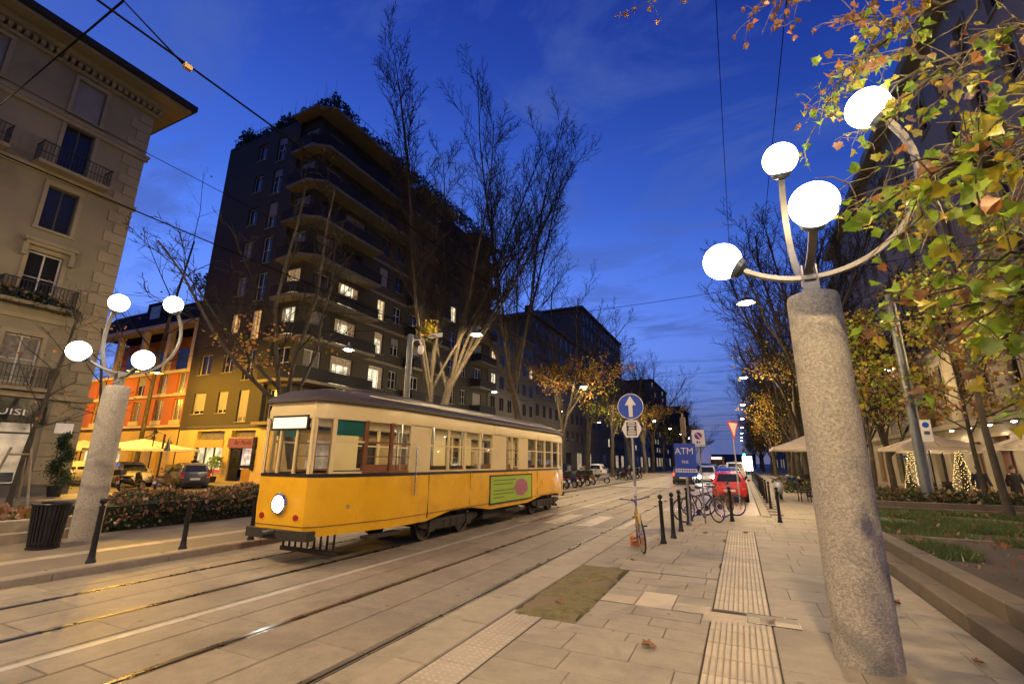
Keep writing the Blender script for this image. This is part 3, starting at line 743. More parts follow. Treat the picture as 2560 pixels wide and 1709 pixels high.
# ------------------------------------------------------------------ B: dark corner block
M_B = mat('dark_clinker_wall', (0.040, 0.033, 0.020), 0.85, var=0.18, scale=1.2, bump=0.3, bscale=40)
M_Bs = mat('balcony_concrete', (0.16, 0.135, 0.088), 0.85, var=0.2, scale=1.5)
M_Bp = mat('balcony_panel', (0.012, 0.011, 0.010), 0.9, var=0.25, scale=0.8)
M_Bgf = mat('ground_floor_stone', (0.46, 0.34, 0.14), 0.7, var=0.15, scale=1.0)
B = thing('apartment_block', 'dark eight-storey corner apartment block with wraparound balconies and roof garden', 'building', (-28.0, 22.0, 0.0))
FZ = [3.85 + 3.07 * k for k in range(9)]
toY = lambda Y: (lambda u, v, w: (u, Y + w, v))
holes = []; wins = []
litL = {(-34.6, 2): M_lito, (-32.2, 2): M_lito, (-32.2, 1): None}
for k in range(8):
    zf = FZ[k]
    for (xc, w, h, sill) in ((-37.4, 1.5, 1.6, 1.05), (-34.6, 1.15, 1.6, 1.05), (-32.2, 1.1, 2.3, 0.35)):
        if xc == -37.4 and k > 1: continue
        holes.append((xc - w / 2, xc + w / 2, zf + sill, zf + sill + h)); wins.append((xc, zf + sill, w, h, k))
shopsB = [(-37.0, -33.75, 0.55, 2.4), (-37.0, -33.75, 2.95, 3.6), (-33.0, -30.4, 0.1, 2.35), (-33.0, -30.4, 3.1, 3.6)]
mb = MB()
wall(mb, toY(22.0), -39.35, -30.2, 3.85, 28.6, holes, 0.22)
# loggia bay near the corner
lh = []
for k in range(8): lh.append((-29.95, -28.35, FZ[k] + 0.35, FZ[k] + 2.6))
wall(mb, toY(22.3), -30.2, -28.0, 3.85, 28.6, lh, 0.22)
mb.add([(-30.2, 22.0, 3.85), (-30.2, 22.3, 3.85), (-30.2, 22.3, 28.6), (-30.2, 22.0, 28.6)], [(0, 1, 2, 3)])
# street face
sh = []; sw = []
bays = [(24.0, 1.6, 2.3, .3), (26.9, 2.3, 2.3, .3), (30.9, 1.15, 1.9, .75), (33.1, 1.1, 1.6, 1.0), (36.0, 2.0, 2.3, .3), (38.9, 1.1, 2.3, .3), (42.8, 1.4, 1.9, .75), (45.4, 1.1, 1.6, 1.0), (48.6, 2.0, 2.3, .3)]
for k in range(8):
    for (yc, w, h, sill) in bays:
        if k == 1 and yc == 30.9: w = 1.9
        sh.append((yc - w / 2, yc + w / 2, FZ[k] + sill, FZ[k] + sill + h)); sw.append((yc, FZ[k] + sill, w, h, k))
wall(mb, toX(-28.0), 22.3, 51.0, 3.85, 28.6, sh, 0.22)
mb.add([(-28, 51, 0), (-39.35, 51, 0), (-39.35, 51, 28.6), (-28, 51, 28.6)], [(0, 1, 2, 3)])
mb.add([(-39.35, 22, 0), (-39.35, 51, 0), (-39.35, 51, 28.6), (-39.35, 22, 28.6)], [(3, 2, 1, 0)])
mb.build('wall', M_B, B, world=True)
MB().bx(-39.35, -28.0, 22.0, 51.0, 28.6, 28.95).build('roof', M_roof, B, world=True)
gf = MB()
wall(gf, toY(22.06), -39.3, -28.05, 0.0, 3.82, shopsB, 0.3)
gsh = [(24.5, 27.5, 0.3, 3.0), (29, 32, 0.3, 3.0), (33.5, 36.5, 0.3, 3.0), (38, 41, 0.3, 3.0), (43, 46, 0.3, 3.0)]
wall(gf, toX(-28.06), 22.06, 50.9, 0.0, 3.82, gsh, 0.3)
gf.build('ground_floor', M_Bgf, B, world=True)
MB().bx(-39.38, -27.9, 21.92, 50.95, 3.80, 3.98).build('floor_band', M_frame_d, B, world=True)
for (a, b_, c, d) in gsh:
    MB().bx(-28.34, -28.32, a, b_, c, d).build('shop_window', M_pane if a in (29, 43) else emit('shop_dim', (1.0, 0.75, 0.5), 0.35, 0.5, 1.5), B, world=True)
for (xc, z0, w, h, k) in wins:
    pane = {(-34.6, 2): M_lito, (-32.2, 2): M_lito}.get((xc, k), M_pane if rb.random() < 0.6 else M_panec)
    window(B, (xc, 22.0, z0), 0, w, h, 2, 1 if h < 2 else 2, 0.0, M_frame_w, pane, M_Bs if k < 2 else M_shut, shutter=(0.85 if k == 0 else (rb.choice([0, 0, 0.3, 0.5]) if pane == M_pane and k > 2 else 0)))
for k in range(8):
    pane = {2: M_litc, 3: M_litw, 5: M_panec, 4: M_panec}.get(k, M_pane)
    window(B, (-29.15, 22.3, FZ[k] + 0.35), 0, 1.6, 2.25, 2, 2, 0, M_frame_w, pane, M_shut, shutter=(0.65 if k >= 6 else 0))
for (yc, z0, w, h, k) in sw:
    pane = {(26.9, 3): M_litc, (30.9, 3): M_litw, (26.9, 2): M_litc, (30.9, 2): M_litc, (42.8, 4): M_litc, (38.9, 7): M_litw, (30.9, 1): M_litc, (48.6, 4): M_litw, (24.0, 1): M_panec, (26.9, 1): M_litc, (36.0, 5): M_panec, (45.4, 3): M_panec}.get((yc, k), M_pane)
    window(B, (-28.0, yc, z0), XFACE, w, h, 2 if w < 1.8 else 3, 2, 0, M_frame_w if k < 4 else M_frame_d, pane, M_Bs, shutter=(rb.choice([0, 0, 0.4, 0.9]) if pane is M_pane else 0))
def balcony(poly, z, parapet, nm='balcony'):
    o = MB().prism(poly, z - 0.11, z + 0.11).build(nm, M_Bs, B, world=True)
    if parapet:
        p = MB()
        for i in range(len(poly) - 2):
            (x0, y0), (x1, y1) = poly[i], poly[i + 1]
            if i == 0 or True:
                d = Vector((x1 - x0, y1 - y0, 0)); L = d.length; n = Vector((-d.y, d.x, 0)).normalized() * 0.03
                vs = [(x0, y0, z + 0.16), (x1, y1, z + 0.16), (x1, y1, z + 0.98), (x0, y0, z + 0.98)]
                vs += [(v[0] + n.x, v[1] + n.y, v[2]) for v in vs]
                p.add(vs, [(0, 1, 2, 3), (7, 6, 5, 4), (0, 3, 7, 4), (1, 5, 6, 2), (3, 2, 6, 7), (0, 4, 5, 1)])
        p.build('parapet', M_Bp, B, world=True)
        rl = MB(); rl.tube([(x, y, z + 1.06) for x, y in poly[:-1]], 0.022, 6); rl.build('handrail', M_iron, B, world=True)
for k in range(1, 8):
    z = FZ[k]
    far = 29.0 if k < 6 else 40.3
    balcony([(-30.1, 21.98), (-30.1, 21.35), (-27.7, 21.25), (-26.55, 22.1), (-26.55, far), (-27.98, far)], z, True)
    if k < 6: balcony([(-27.98, 34.4), (-26.7, 34.4), (-26.7, 40.3), (-27.98, 40.3)][0:3] + [(-26.7, 40.3), (-27.98, 40.3)], z, True)
    balcony([(-27.98, 46.9), (-26.6, 46.9), (-26.6, 50.9), (-27.98, 50.9), (-27.99, 50.9)], z, True)
    if 1 < k < 7: MB().bx(-28.0, -27.93, 29.0 if k < 6 else 40.4, 34.3 if k < 6 else 46.8, z - 0.1, z + 0.12).build('floor_line', M_Bs, B, world=True)
balcony([(-30.2, 21.98), (-30.2, 21.2), (-27.6, 21.1), (-26.3, 22.0), (-26.3, 33.0), (-27.98, 33.0)], 28.72, False, 'roof_slab')
balcony([(-27.98, 34.0), (-26.4, 34.0), (-26.4, 41.0), (-27.98, 41.0)], 28.72, False, 'roof_slab')
balcony([(-27.98, 44.5), (-26.4, 44.5), (-26.4, 51.0), (-27.98, 51.0)], 28.72, False, 'roof_slab')
balcony([(-30.1, 21.98), (-30.1, 21.35), (-27.6, 21.2), (-26.4, 22.1), (-26.4, 51), (-27.98, 51)], FZ[0] + 0.14, False, 'canopy_slab')
# roof garden railing
rl = MB()
for i in range(28): 
    y = 22.1 + i * 1.05; rl.bx(-26.5, -26.47, y, y + 0.03, 28.85, 29.9)
for i in range(12):
    x = -39 + i * 1.0; rl.bx(x, x + 0.03, 22.1, 22.13, 28.9, 29.9)
rl.tube([(-39.3, 22.1, 29.9), (-28.0, 22.1, 29.9), (-26.5, 22.1, 29.9), (-26.5, 51, 29.9)], 0.02, 5)
rl.build('roof_railing', M_iron, B, world=True)
# bar front
M_barin = emit('bar_interior', (1.0, 0.82, 0.42), 1.0, 0.6, 1.3)
M_barin2 = emit('bar_interior_rose', (1.0, 0.70, 0.52), 0.9, 0.7, 2.5)
MB().bx(-36.95, -33.8, 22.34, 22.36, 0.6, 2.4).build('shop_interior', M_barin, B, world=True)
MB().bx(-36.95, -33.8, 22.34, 22.36, 2.95, 3.6).build('transom_pane', M_panec, B, world=True)
MB().bx(-37.05, -33.7, 22.0, 22.12, 2.4, 2.95).build('shop_fascia', mat('ochre_fascia', (0.36, 0.25, 0.08), 0.7), B, world=True)
fr = MB()
for x in (-36.95, -35.9, -34.85, -33.8): fr.bx(x - 0.04, x + 0.04, 22.15, 22.25, 0.55, 2.4)
fr.build('shop_frame', M_frame_d, B, world=True)
MB().bx(-36.6, -34.0, 22.26, 22.3, 0.62, 0.85).build('red_counter', emit('red_counter_glow', (1.0, 0.10, 0.05), 0.9), B, world=True)
MB().bx(-31.9, -30.45, 22.34, 22.36, 0.9, 2.35).build('bar_interior', M_barin2, B, world=True)
MB().bx(-33.0, -30.4, 22.38, 22.4, 3.1, 3.6).build('bar_transom', M_panec, B, world=True)
MB().bx(-33.0, -31.95, 22.2, 22.26, 0.1, 2.35).build('dark_shutter_door', M_shopd, B, world=True)
MB().bx(-31.55, -30.6, 22.2, 22.25, 0.12, 0.95).build('wood_panel', mat('ochre_wood', (0.28, 0.16, 0.04), 0.6, var=0.2), B, world=True)
MB().bx(-31.9, -30.45, 22.18, 22.24, 0.98, 1.2).build('counter_edge', M_shopd, B, world=True)
bs = MB().bx(-33.05, -30.35, 21.93, 22.05, 2.4, 3.05).build('bar_sign', emit('bar_sign_board', (0.95, 0.22, 0.09), 0.55), B, world=True)
text('bar_sign_lettering', 'Bar Manila', 0.42, M_dark, B, (-3.45, -0.085, 2.72), (PI / 2, 0, 0), 0.004, shear=0.25)
MB().bx(-30.35, -30.1, 21.9, 22.05, 0.9, 3.1).build('menu_panel', M_shopd, B, world=True)
# ------------------------------------------------------------------ C: orange house
M_C = mat('orange_stucco', (0.36, 0.105, 0.028), 0.8, var=0.12, scale=0.8)
M_Cb = mat('cream_band', (0.50, 0.40, 0.24), 0.75, var=0.12)
Cc = thing('orange_house', 'orange-panelled low house with cream bands and open loggia beside the dark block', 'building', (-48.0, 22.6, 0.0))
ch = [(x, x + 1.3, z, z + 1.75) for x in (-54.5, -51.2, -47.9, -44.6, -41.9) for z in (4.6, 6.85)]
mb = MB(); wall(mb, toY(22.6), -58, -40.2, 4.2, 8.6, ch, 0.22); 
mb.add([(-40.2, 22.6, 4.2), (-40.2, 34, 4.2), (-40.2, 34, 8.6), (-40.2, 22.6, 8.6)], [(0, 1, 2, 3)])
mb.build('wall', M_C, Cc, world=True)
for (a, b_, z0, z1) in ch:
    window(Cc, ((a + b_) / 2, 22.6, z0), 0, 1.3, 1.75, 2, 1, 0, M_frame_w, rb.choice([M_pane, M_panec]), M_Cb, shutter=rb.choice([0, 0.5]))
    MB().bx(a - 0.06, b_ + 0.06, 22.54, 22.62, 4.25 if z0 < 5 else 6.75, z0 - 0.02).build('under_window_panel', M_Cb, Cc, world=True)
for (z0, z1, o) in ((4.02, 4.2, 0.25), (6.55, 6.74, 0.22), (8.5, 8.75, 0.3), (12.75, 13.1, 0.35)):
    MB().bx(-58, -39.9, 22.6 - o, 23.4, z0, z1).build('cream_band', M_Cb, Cc, world=True)
for x in (-57, -52.3, -48.2, -44.2, -40.5): MB().bx(x - 0.22, x + 0.22, 22.5, 22.95, 8.75, 12.75).build('loggia_pillar', M_Cb, Cc, world=True)
MB().bx(-58, -40.2, 25.2, 25.4, 8.75, 12.75).build('loggia_back_wall', M_C, Cc, world=True)
for x in (-55, -50.2, -46.2, -42.4): MB().bx(x - 1.0, x + 1.0, 25.1, 25.19, 8.85, 11.6).build('loggia_window', M_pane, Cc, world=True)
rl = MB().bx(-58, -40.4, 22.62, 22.65, 9.75, 9.8).bx(-58, -40.4, 22.62, 22.65, 9.3, 9.33); rl.build('loggia_rail', M_iron, Cc, world=True)
MB().prism([(22.5, 13.1), (24.2, 15.6), (25.5, 16.4), (36, 16.4), (36, 13.1)], -58, -40.2, 'x').build('mansard_roof', mat('slate_roof', (0.018, 0.016, 0.015), 0.95, var=0.2, spec=0.1), Cc, world=True)
MB().bx(-46.8, -45.9, 27, 28, 16.3, 18.6).bx(-46.95, -45.75, 26.85, 28.15, 18.5, 18.75).build('chimney', M_roof, Cc, world=True)
MB().bx(-50.5, -47.5, 23.4, 26, 13.9, 16.0).build('dormer', mat('slate_dormer', (0.03, 0.027, 0.025), 0.9, spec=0.1), Cc, world=True)
MB().bx(-49.8, -48.2, 23.36, 23.39, 14.3, 15.6).build('dormer_window', M_panec, Cc, world=True)
cg = [(-55, -52.5, 0.2, 2.9), (-51, -48.5, 0.2, 2.9), (-47.2, -44.5, 0.2, 2.9), (-43.5, -41.2, 0.2, 2.9)]
mb = MB(); wall(mb, toY(22.7), -58, -40.2, 0, 4.02, cg, 0.3); mb.build('ground_floor', mat('ochre_ground_floor', (0.50, 0.35, 0.11), 0.75, var=0.12), Cc, world=True)
for (a, b_, z0, z1) in cg:
    MB().bx(a, b_, 22.98, 23.0, z0, z1).build('shop_window', M_barin if a < -50 else mat('ochre_shutter', (0.40, 0.28, 0.10), 0.6, var=0.2), Cc, world=True)
# ------------------------------------------------------------------ F: grey stone palazzo on the right
M_F = mat('grey_stone', (0.20, 0.18, 0.15), 0.85, var=0.15, scale=0.8, bump=0.2, bscale=25)
M_Fl = mat('pale_rustic_stone', (0.33, 0.28, 0.19), 0.8, var=0.18, scale=1.0, bump=0.25, bscale=30, rand=0.1)
F_ = thing('stone_palazzo', 'tall grey stone palazzo behind the leaves on the right', 'building', (12.5, 20.0, 0.0))
fx = lambda u, v, w: (12.5 + w, u, v)
fh = []; fw = []
ys = [21.5 + 3.05 * i for i in range(15)]
for k, (zs, h) in enumerate(((5.6, 2.6), (9.9, 2.5), (14.0, 2.5), (18.0, 2.4), (22.0, 2.2))):
    for y in ys: fh.append((y - 0.55, y + 0.55, zs, zs + h)); fw.append((y, zs, h, k))
gd = [(y - 1.0, y + 1.0, 0.15, 3.3) for y in ys[::1] if int(y * 10) % 2 or True][::2]
gd2 = [(y - 0.65, y + 0.65, 0.15, 3.1) for y in ys][1::2]
mb = MB(); wall(mb, fx, 20.0, 64.5, 4.3, 26.5, fh, 0.3, flip=True)
mb.add([(12.5, 20, 0), (30, 20, 0), (30, 20, 26.5), (12.5, 20, 26.5)], [(0, 1, 2, 3)])
mb.add([(12.5, 64.5, 0), (30, 64.5, 0), (30, 64.5, 26.5), (12.5, 64.5, 26.5)], [(3, 2, 1, 0)])
mb.build('wall', M_F, F_, world=True)
mb = MB(); wall(mb, fx, 20.0, 64.5, 0.0, 4.0, gd + gd2, 0.35, flip=True); mb.build('ground_floor', M_Fl, F_, world=True)
MB().bx(12.2, 12.85, 20, 64.5, 4.0, 4.3).build('string_course', M_Fl, F_, world=True)
MB().bx(12.3, 12.8, 20, 64.5, 8.9, 9.15).build('string_course', M_Fl, F_, world=True)
MB().bx(11.6, 13.0, 19.6, 64.8, 26.1, 26.8).build('cornice', M_F, F_, world=True)
MB().prism([(11.8, 26.8), (17, 29.0), (30, 29.0), (30, 26.8)], 20, 64.5, 'y').build('roof', M_roof, F_, world=True)
for (y, zs, h, k) in fw:
    r = rb.random()
    pane = M_litw if (r < 0.05 and k < 3) else (M_panec if r < 0.35 else M_pane)
    window(F_, (12.5, y, zs), -XFACE, 1.1, h, 2, 2, 0.16, M_frame_d, pane, M_Fl if k == 0 else M_F)
for i, (a, b_, z0, z1) in enumerate(gd + gd2):
    m_ = [emit('palazzo_shop_light', (1.0, 0.80, 0.52), 1.1, 0.5, 1.0), M_pane, mat('brown_door', (0.16, 0.06, 0.03), 0.5, var=0.2), M_pane][i % 4]
    MB().bx(12.8, 12.83, a, b_, z0, z1).build('shop_window', m_, F_, world=True)
    MB().bx(12.74, 12.79, (a + b_) / 2 - 0.03, (a + b_) / 2 + 0.03, z0, z1).bx(12.74, 12.79, a, b_, 2.5, 2.56).build('shop_frame', M_frame_d, F_, world=True)
# rusticated blocks between the first-floor windows
bm = {}
for y in ys[1:11]:
    for j in range(7):
        z0 = 4.45 + j * 0.63
        for (a, b_) in ((y + 0.78, y + 1.5), (y + 1.53, y + 2.25)) if j % 2 == 0 else ((y + 0.78, y + 1.15), (y + 1.18, y + 1.88), (y + 1.91, y + 2.25)):
            key = round(b_ - a, 2)
            if key not in bm: bm[key] = MB().slab(-key / 2, key / 2, 0.012, 0.618, 0, 0.06, 0.015).mesh('stone_block', M_Fl)
            o = obj('stone_block', bm[key], F_); o.matrix_local = Matrix.Translation((0.001, (a + b_) / 2 - 20.0, z0)) @ Matrix(((0, 0, -1, 0), (-1, 0, 0, 0), (0, 1, 0, 0), (0, 0, 0, 1)))
# ------------------------------------------------------------------ farther houses
def far_house(name, label, x0, x1, y0, y1, h, face, wm, floors, cols, litp, roof=None, seed=0, wcol=None, zstart=4.5):
    rg = random.Random(seed)
    t = thing(name, label, 'building', ((x0 + x1) / 2, y0, 0.0))
    MB().bx(x0, x1, y0, y1, 0, h).build('wall', wm, t, world=True)
    MB().bx(x0 - 0.5, x1 + 0.5, y0 - 0.5, y1 + 0.5, h, h + 0.45).build('cornice', wm, t, world=True)
    if roof:
        xm = (x0 + x1) / 2
        MB().add([(x0 - .5, y0 - .5, h + .45), (x1 + .5, y0 - .5, h + .45), (x1 + .5, y1 + .5, h + .45), (x0 - .5, y1 + .5, h + .45), (xm - 2, (y0 + y1) / 2, h + roof), (xm + 2, (y0 + y1) / 2, h + roof)], [(0, 1, 5, 4), (1, 2, 5), (2, 3, 4, 5), (3, 0, 4)]).build('roof', M_roof, t, world=True)
        MB().bx(xm - 0.6, xm + 0.6, (y0 + y1) / 2 - .6, (y0 + y1) / 2 + .6, h + roof - 0.8, h + roof + 1.0).build('chimney', M_roof, t, world=True)
    fl = (h - zstart) / floors
    xf, rz = (x1, XFACE) if face > 0 else (x0, -XFACE)
    for k in range(floors):
        for i in range(cols):
            y = y0 + (y1 - y0) * (i + 0.5) / cols; z = zstart + k * fl + 0.6
            pane = rg.choice([M_litw, M_litc]) if rg.random() < litp else M_pane
            w_, h_ = 1.2, fl * 0.6
            fr, s, p, dt_, dp = win_mesh(w_, round(h_, 2), 2, 1, 0.0, M_frame_d)
            if pane.name not in dp: dp[pane.name] = p.mesh('window_pane', pane)
            o = obj('window', fr, t, Vector((xf + 0.04 * face, y, z)) - t.location, rz); obj('pane', dp[pane.name], o)
        if face > 0: MB().bx(x1 - 0.01, x1 + 0.12, y0, y1, zstart + k * fl - 0.1, zstart + k * fl + 0.1).build('floor_line', wm, t, world=True)
    # street-level fronts
    for i in range(cols // 2):
        y = y0 + (y1 - y0) * (i + 0.5) / (cols // 2)
        m_ = emit('shop_dim', (1.0, 0.75, 0.5), 0.35, 0.5, 1.5) if rg.random() < 0.45 else M_pane
        MB().bx(xf - 0.02, xf + 0.05, y - 1.3, y + 1.3, 0.2, 3.2).build('shop_window', m_, t, world=True)
    return t
M_g1 = mat('brown_grey_stucco', (0.07, 0.06, 0.048), 0.85, var=0.15, scale=0.5)
M_g2 = mat('grey_stucco', (0.085, 0.075, 0.06), 0.85, var=0.15, scale=0.5)
M_g3 = mat('dark_stucco', (0.08, 0.072, 0.066), 0.85, var=0.15, scale=0.5)
far_house('terrace_house', 'four-storey grey house with iron canopies just beyond the dark corner block', -40, -27.9, 51.2, 66, 19.0, 1, M_g2, 5, 6, 0.06, None, 1)
far_house('hip_roofed_house', 'dark house with hipped tiled roof and chimney beyond the corner block', -41, -28.0, 66.2, 92, 24.5, 1, M_g1, 6, 9, 0.03, 5.5, 2)
far_house('long_apartment_house', 'long dark apartment house half hidden by the row of trees', -41, -28.2, 93, 130, 34.0, 1, M_g3, 9, 12, 0.02, None, 3)
far_house('office_block', 'distant flat office block with a few lit rows of windows', -46, -27, 175, 215, 31, 1, M_g3, 9, 14, 0.22, None, 4)
far_house('distant_house', 'small distant house at the end of the left side', -46, -26, 260, 300, 30, 1, M_g3, 8, 10, 0.1, None, 5)
far_house('white_ground_house', 'pale low house behind the parked scooters', -42, -28.3, 131, 172, 15, 1, mat('pale_low_wall', (0.3, 0.28, 0.25), 0.8), 4, 12, 0.08, None, 6)
far_house('right_row_house', 'grey row house beyond the stone palazzo on the right', 13.0, 27, 66, 100, 24, -1, M_g2, 6, 10, 0.06, 4, 7)
far_house('right_far_house', 'farther brown house on the right behind bare trees', 13.5, 27, 101, 160, 22, -1, M_g1, 6, 14, 0.06, None, 8)
far_house('right_end_house', 'dark house near the far right street end', 14, 30, 170, 260, 24, -1, M_g3, 6, 16, 0.05, None, 9)
far_house('street_end_house', 'low dark house closing the far street end', -24, 12, 480, 500, 9, 1, M_g3, 3, 5, 0.05, None, 10)
# ================================================================== TRAM
M_ty = mat('tram_yellow', (0.88, 0.46, 0.012), 0.3, var=0.06, scale=1.2, coord='obj', coat=0.35, stain=((0.62, 0.31, 0.03), 1.3, 0.53, 0.45))
M_tc = mat('tram_cream', (0.74, 0.57, 0.26), 0.35, var=0.08, scale=1.5, coord='obj', coat=0.3)
M_tr = mat('tram_roof_grey', (0.07, 0.056, 0.045), 0.6, var=0.2, scale=1.5, coord='obj')
M_tb = mat('tram_belt_black', (0.02, 0.018, 0.017), 0.4, var=0)
M_twood = mat('tram_varnished_wood', (0.20, 0.075, 0.03), 0.4, var=0.25, scale=6, coord='obj')
M_under = mat('tram_underframe', (0.035, 0.028, 0.02), 0.8, var=0.4, scale=5, coord='obj')
M_tint = mat('tram_interior_cream', (0.42, 0.35, 0.24), 0.6, var=0.1)
TR = thing('tram', 'old yellow and cream tram with dark roof running on the far track', 'tram', (-7.78, 6.35, RD))
TL = 13.5
def hw(y):
    d = min(y, TL - y)
    if d <= 0: return 0.62
    if d < 0.28: return 0.62 + 0.22 * math.sin(d / 0.28 * PI / 2)
    if d < 1.75: return 0.84 + 0.33 * (d - 0.28) / 1.47
    return 1.17
Ys = [0.0, 0.05, 0.12, 0.2, 0.28, 0.65, 1.03, 1.2, 1.75, 2.2, 2.97, 4.0, 5.0, 6.15, 7.08, 8.0, 8.78, 10, 11, 11.75, 12.3, 12.85, 13.22, 13.3, 13.38, 13.45, 13.5]
def ring(z, inset=0.0, yin=None):
    yin = inset if yin is None else yin
    r = [(hw(y) - inset, yin + (TL - 2 * yin) * y / TL, z) for y in Ys]
    return r + [(-p[0], p[1], p[2]) for p in reversed(r)]
# yellow lower body; the skirt rises over the bogies
def skirt_ring(z0):
    r = ring(z0, 0.02)
    out = []
    for p in r:
        y = p[1]; z = z0
        if 3.05 < y < 5.6 or 9.7 < y < 12.2: z = z0 + 0.14
        out.append((p[0], p[1], z))
    return out
MB().loft([skirt_ring(0.50), ring(0.70), ring(1.0, -0.012), ring(1.53)], cap=False).build('lower_body', M_ty, TR, smooth=35)
MB().loft([ring(1.525, -0.012), ring(1.585, -0.012)], cap=False).build('belt_strip', M_tb, TR, smooth=35)
MB().loft([ring(0.66, -0.004), ring(0.675, -0.004)], cap=False).build('skirt_moulding', M_twood, TR, smooth=35)
MB().loft([ring(0.86, 0.05), ring(0.90, 0.05)]).build('floor', M_under, TR)
MB().loft([ring(2.60, 0.0), ring(2.75, 0.0), ring(2.93, 0.03)], cap=False).build('letter_board', M_tc, TR, smooth=35)
MB().loft([ring(2.925, -0.05), ring(2.99, -0.05), ring(3.08, 0.06), ring(3.18, 0.22), ring(3.26, 0.45, 0.6)]).build('roof', M_tr, TR, smooth=50)
MB().loft([[(s * (0.52 - i * 0.06 if abs(s) else 0), y, 3.22 + 0.07 * i) for (s, y) in ((1, 1.2 + 0.15 * i), (1, TL - 1.2 - 0.15 * i), (-1, TL - 1.2 - 0.15 * i), (-1, 1.2 + 0.15 * i))] for i in range(3)]).build('clerestory', M_tr, TR)
for s in (-1, 1): MB().tube([(s * 1.1, y * 0.5 + 0.9, 3.10) for y in range(24)], 0.018, 5).build('roof_gutter', M_steel, TR)
MB().loft([ring(2.86, 0.09), ring(2.88, 0.09)]).build('ceiling', M_tint, TR)
MB().loft([ring(0.92, 0.06), ring(1.52, 0.06)], cap=False).build('inner_lining', M_twood, TR, smooth=35)
# window bays (measured from the front); wide posts are the cream door pockets
bays_t = [(0.36, 0.98, 'blind'), (1.06, 1.62, 'door'), (1.68, 2.24, 'door'), (3.02, 3.78, 'w'), (3.85, 4.58, 'w'), (4.65, 5.38, 'w'), (5.45, 6.15, 'w'), (7.08, 7.5, 'door2'), (7.56, 8.0, 'door2'), (8.78, 9.52, 'w'), (9.6, 10.34, 'w'), (10.42, 11.12, 'w'), (11.2, 11.9, 'w'), (12.3, 13.05, 'w')]
M_tg = glass('tram_glass', (0.93, 0.91, 0.86), 0.85)
M_teal = mat('teal_blind', (0.03, 0.20, 0.16), 0.6, var=0.1)
def sidept(y, s, z, inset=0.0): return (s * (hw(y) - inset), y, z)
for s in (-1, 1):
    edges = [0.28] + [v for b_ in bays_t for v in b_[:2]] + [13.22]
    for i in range(0, len(edges), 2):
        a, c = edges[i], edges[i + 1]
        m_ = M_tc
        for b_ in bays_t:
            if b_[2] == 'door' and (abs(a - b_[1]) < 1e-6 or abs(c - b_[0]) < 1e-6) and c - a < 0.2: m_ = M_twood
        n = max(1, int((c - a) / 0.4) + 1); rr = []
        for k in range(n + 1):
            y = a + (c - a) * k / n
            rr.append([sidept(y, s, 1.58), sidept(y, s, 2.62), sidept(y, s, 2.62, 0.06), sidept(y, s, 1.58, 0.06)])
        MB().loft(rr).build('window_post', m_, TR)
    for (a, c, kind) in bays_t:
        p = MB().add([sidept(a - 0.01, s, 1.57, 0.03), sidept(c + 0.01, s, 1.57, 0.03), sidept(c + 0.01, s, 2.62, 0.03), sidept(a - 0.01, s, 2.62, 0.03)], [(0, 1, 2, 3)])
        o = p.build('window', M_tg, TR)
        m_ = M_twood if kind.startswith('door') else M_tc
        bar = MB().loft([[sidept(y, s, 2.17, 0.005), sidept(y, s, 2.205, 0.005), sidept(y, s, 2.205, 0.05), sidept(y, s, 2.17, 0.05)] for y in (a, c)])
        MB().loft([[sidept(y, s, 1.58, 0.005), sidept(y, s, 1.625, 0.005), sidept(y, s, 1.625, 0.05), sidept(y, s, 1.58, 0.05)] for y in (a, c)]).build('sill_bar', m_, o)
        if kind.startswith('door'):
            MB().loft([[sidept(y, s, 1.9, 0.012), sidept(y, s, 1.92, 0.012), sidept(y, s, 1.92, 0.04), sidept(y, s, 1.9, 0.04)] for y in (a, c)]).build('middle_bar', m_, o)
        bar.build('sash_bar', m_, o)
        if kind == 'blind':
            MB().add([sidept(a, s, 2.30, 0.045), sidept(c, s, 2.30, 0.045), sidept(c, s, 2.62, 0.045), sidept(a, s, 2.62, 0.045)], [(0, 1, 2, 3)]).build('teal_blind', M_teal, o)
    # folding door joints and boarding steps
    MB().bx(s * 1.17 - 0.012, s * 1.17 + 0.012, 3.0, 3.012, 0.58, 1.53).build('panel_joint', M_tb, TR)
    for y0 in (1.1, 7.1): MB().bx(s * 1.08 - 0.1, s * 1.08 + 0.1, y0, y0 + 1.0, 0.36, 0.42).build('boarding_step', M_under, TR)
    MB().tube([(s * (hw(2.4) + 0.035), 2.42, 1.1), (s * (hw(2.4) + 0.05), 2.42, 1.15), (s * (hw(2.4) + 0.05), 2.42, 2.1), (s * (hw(2.4) + 0.035), 2.42, 2.15)], 0.014, 6).build('grab_rail', M_chrome, TR)
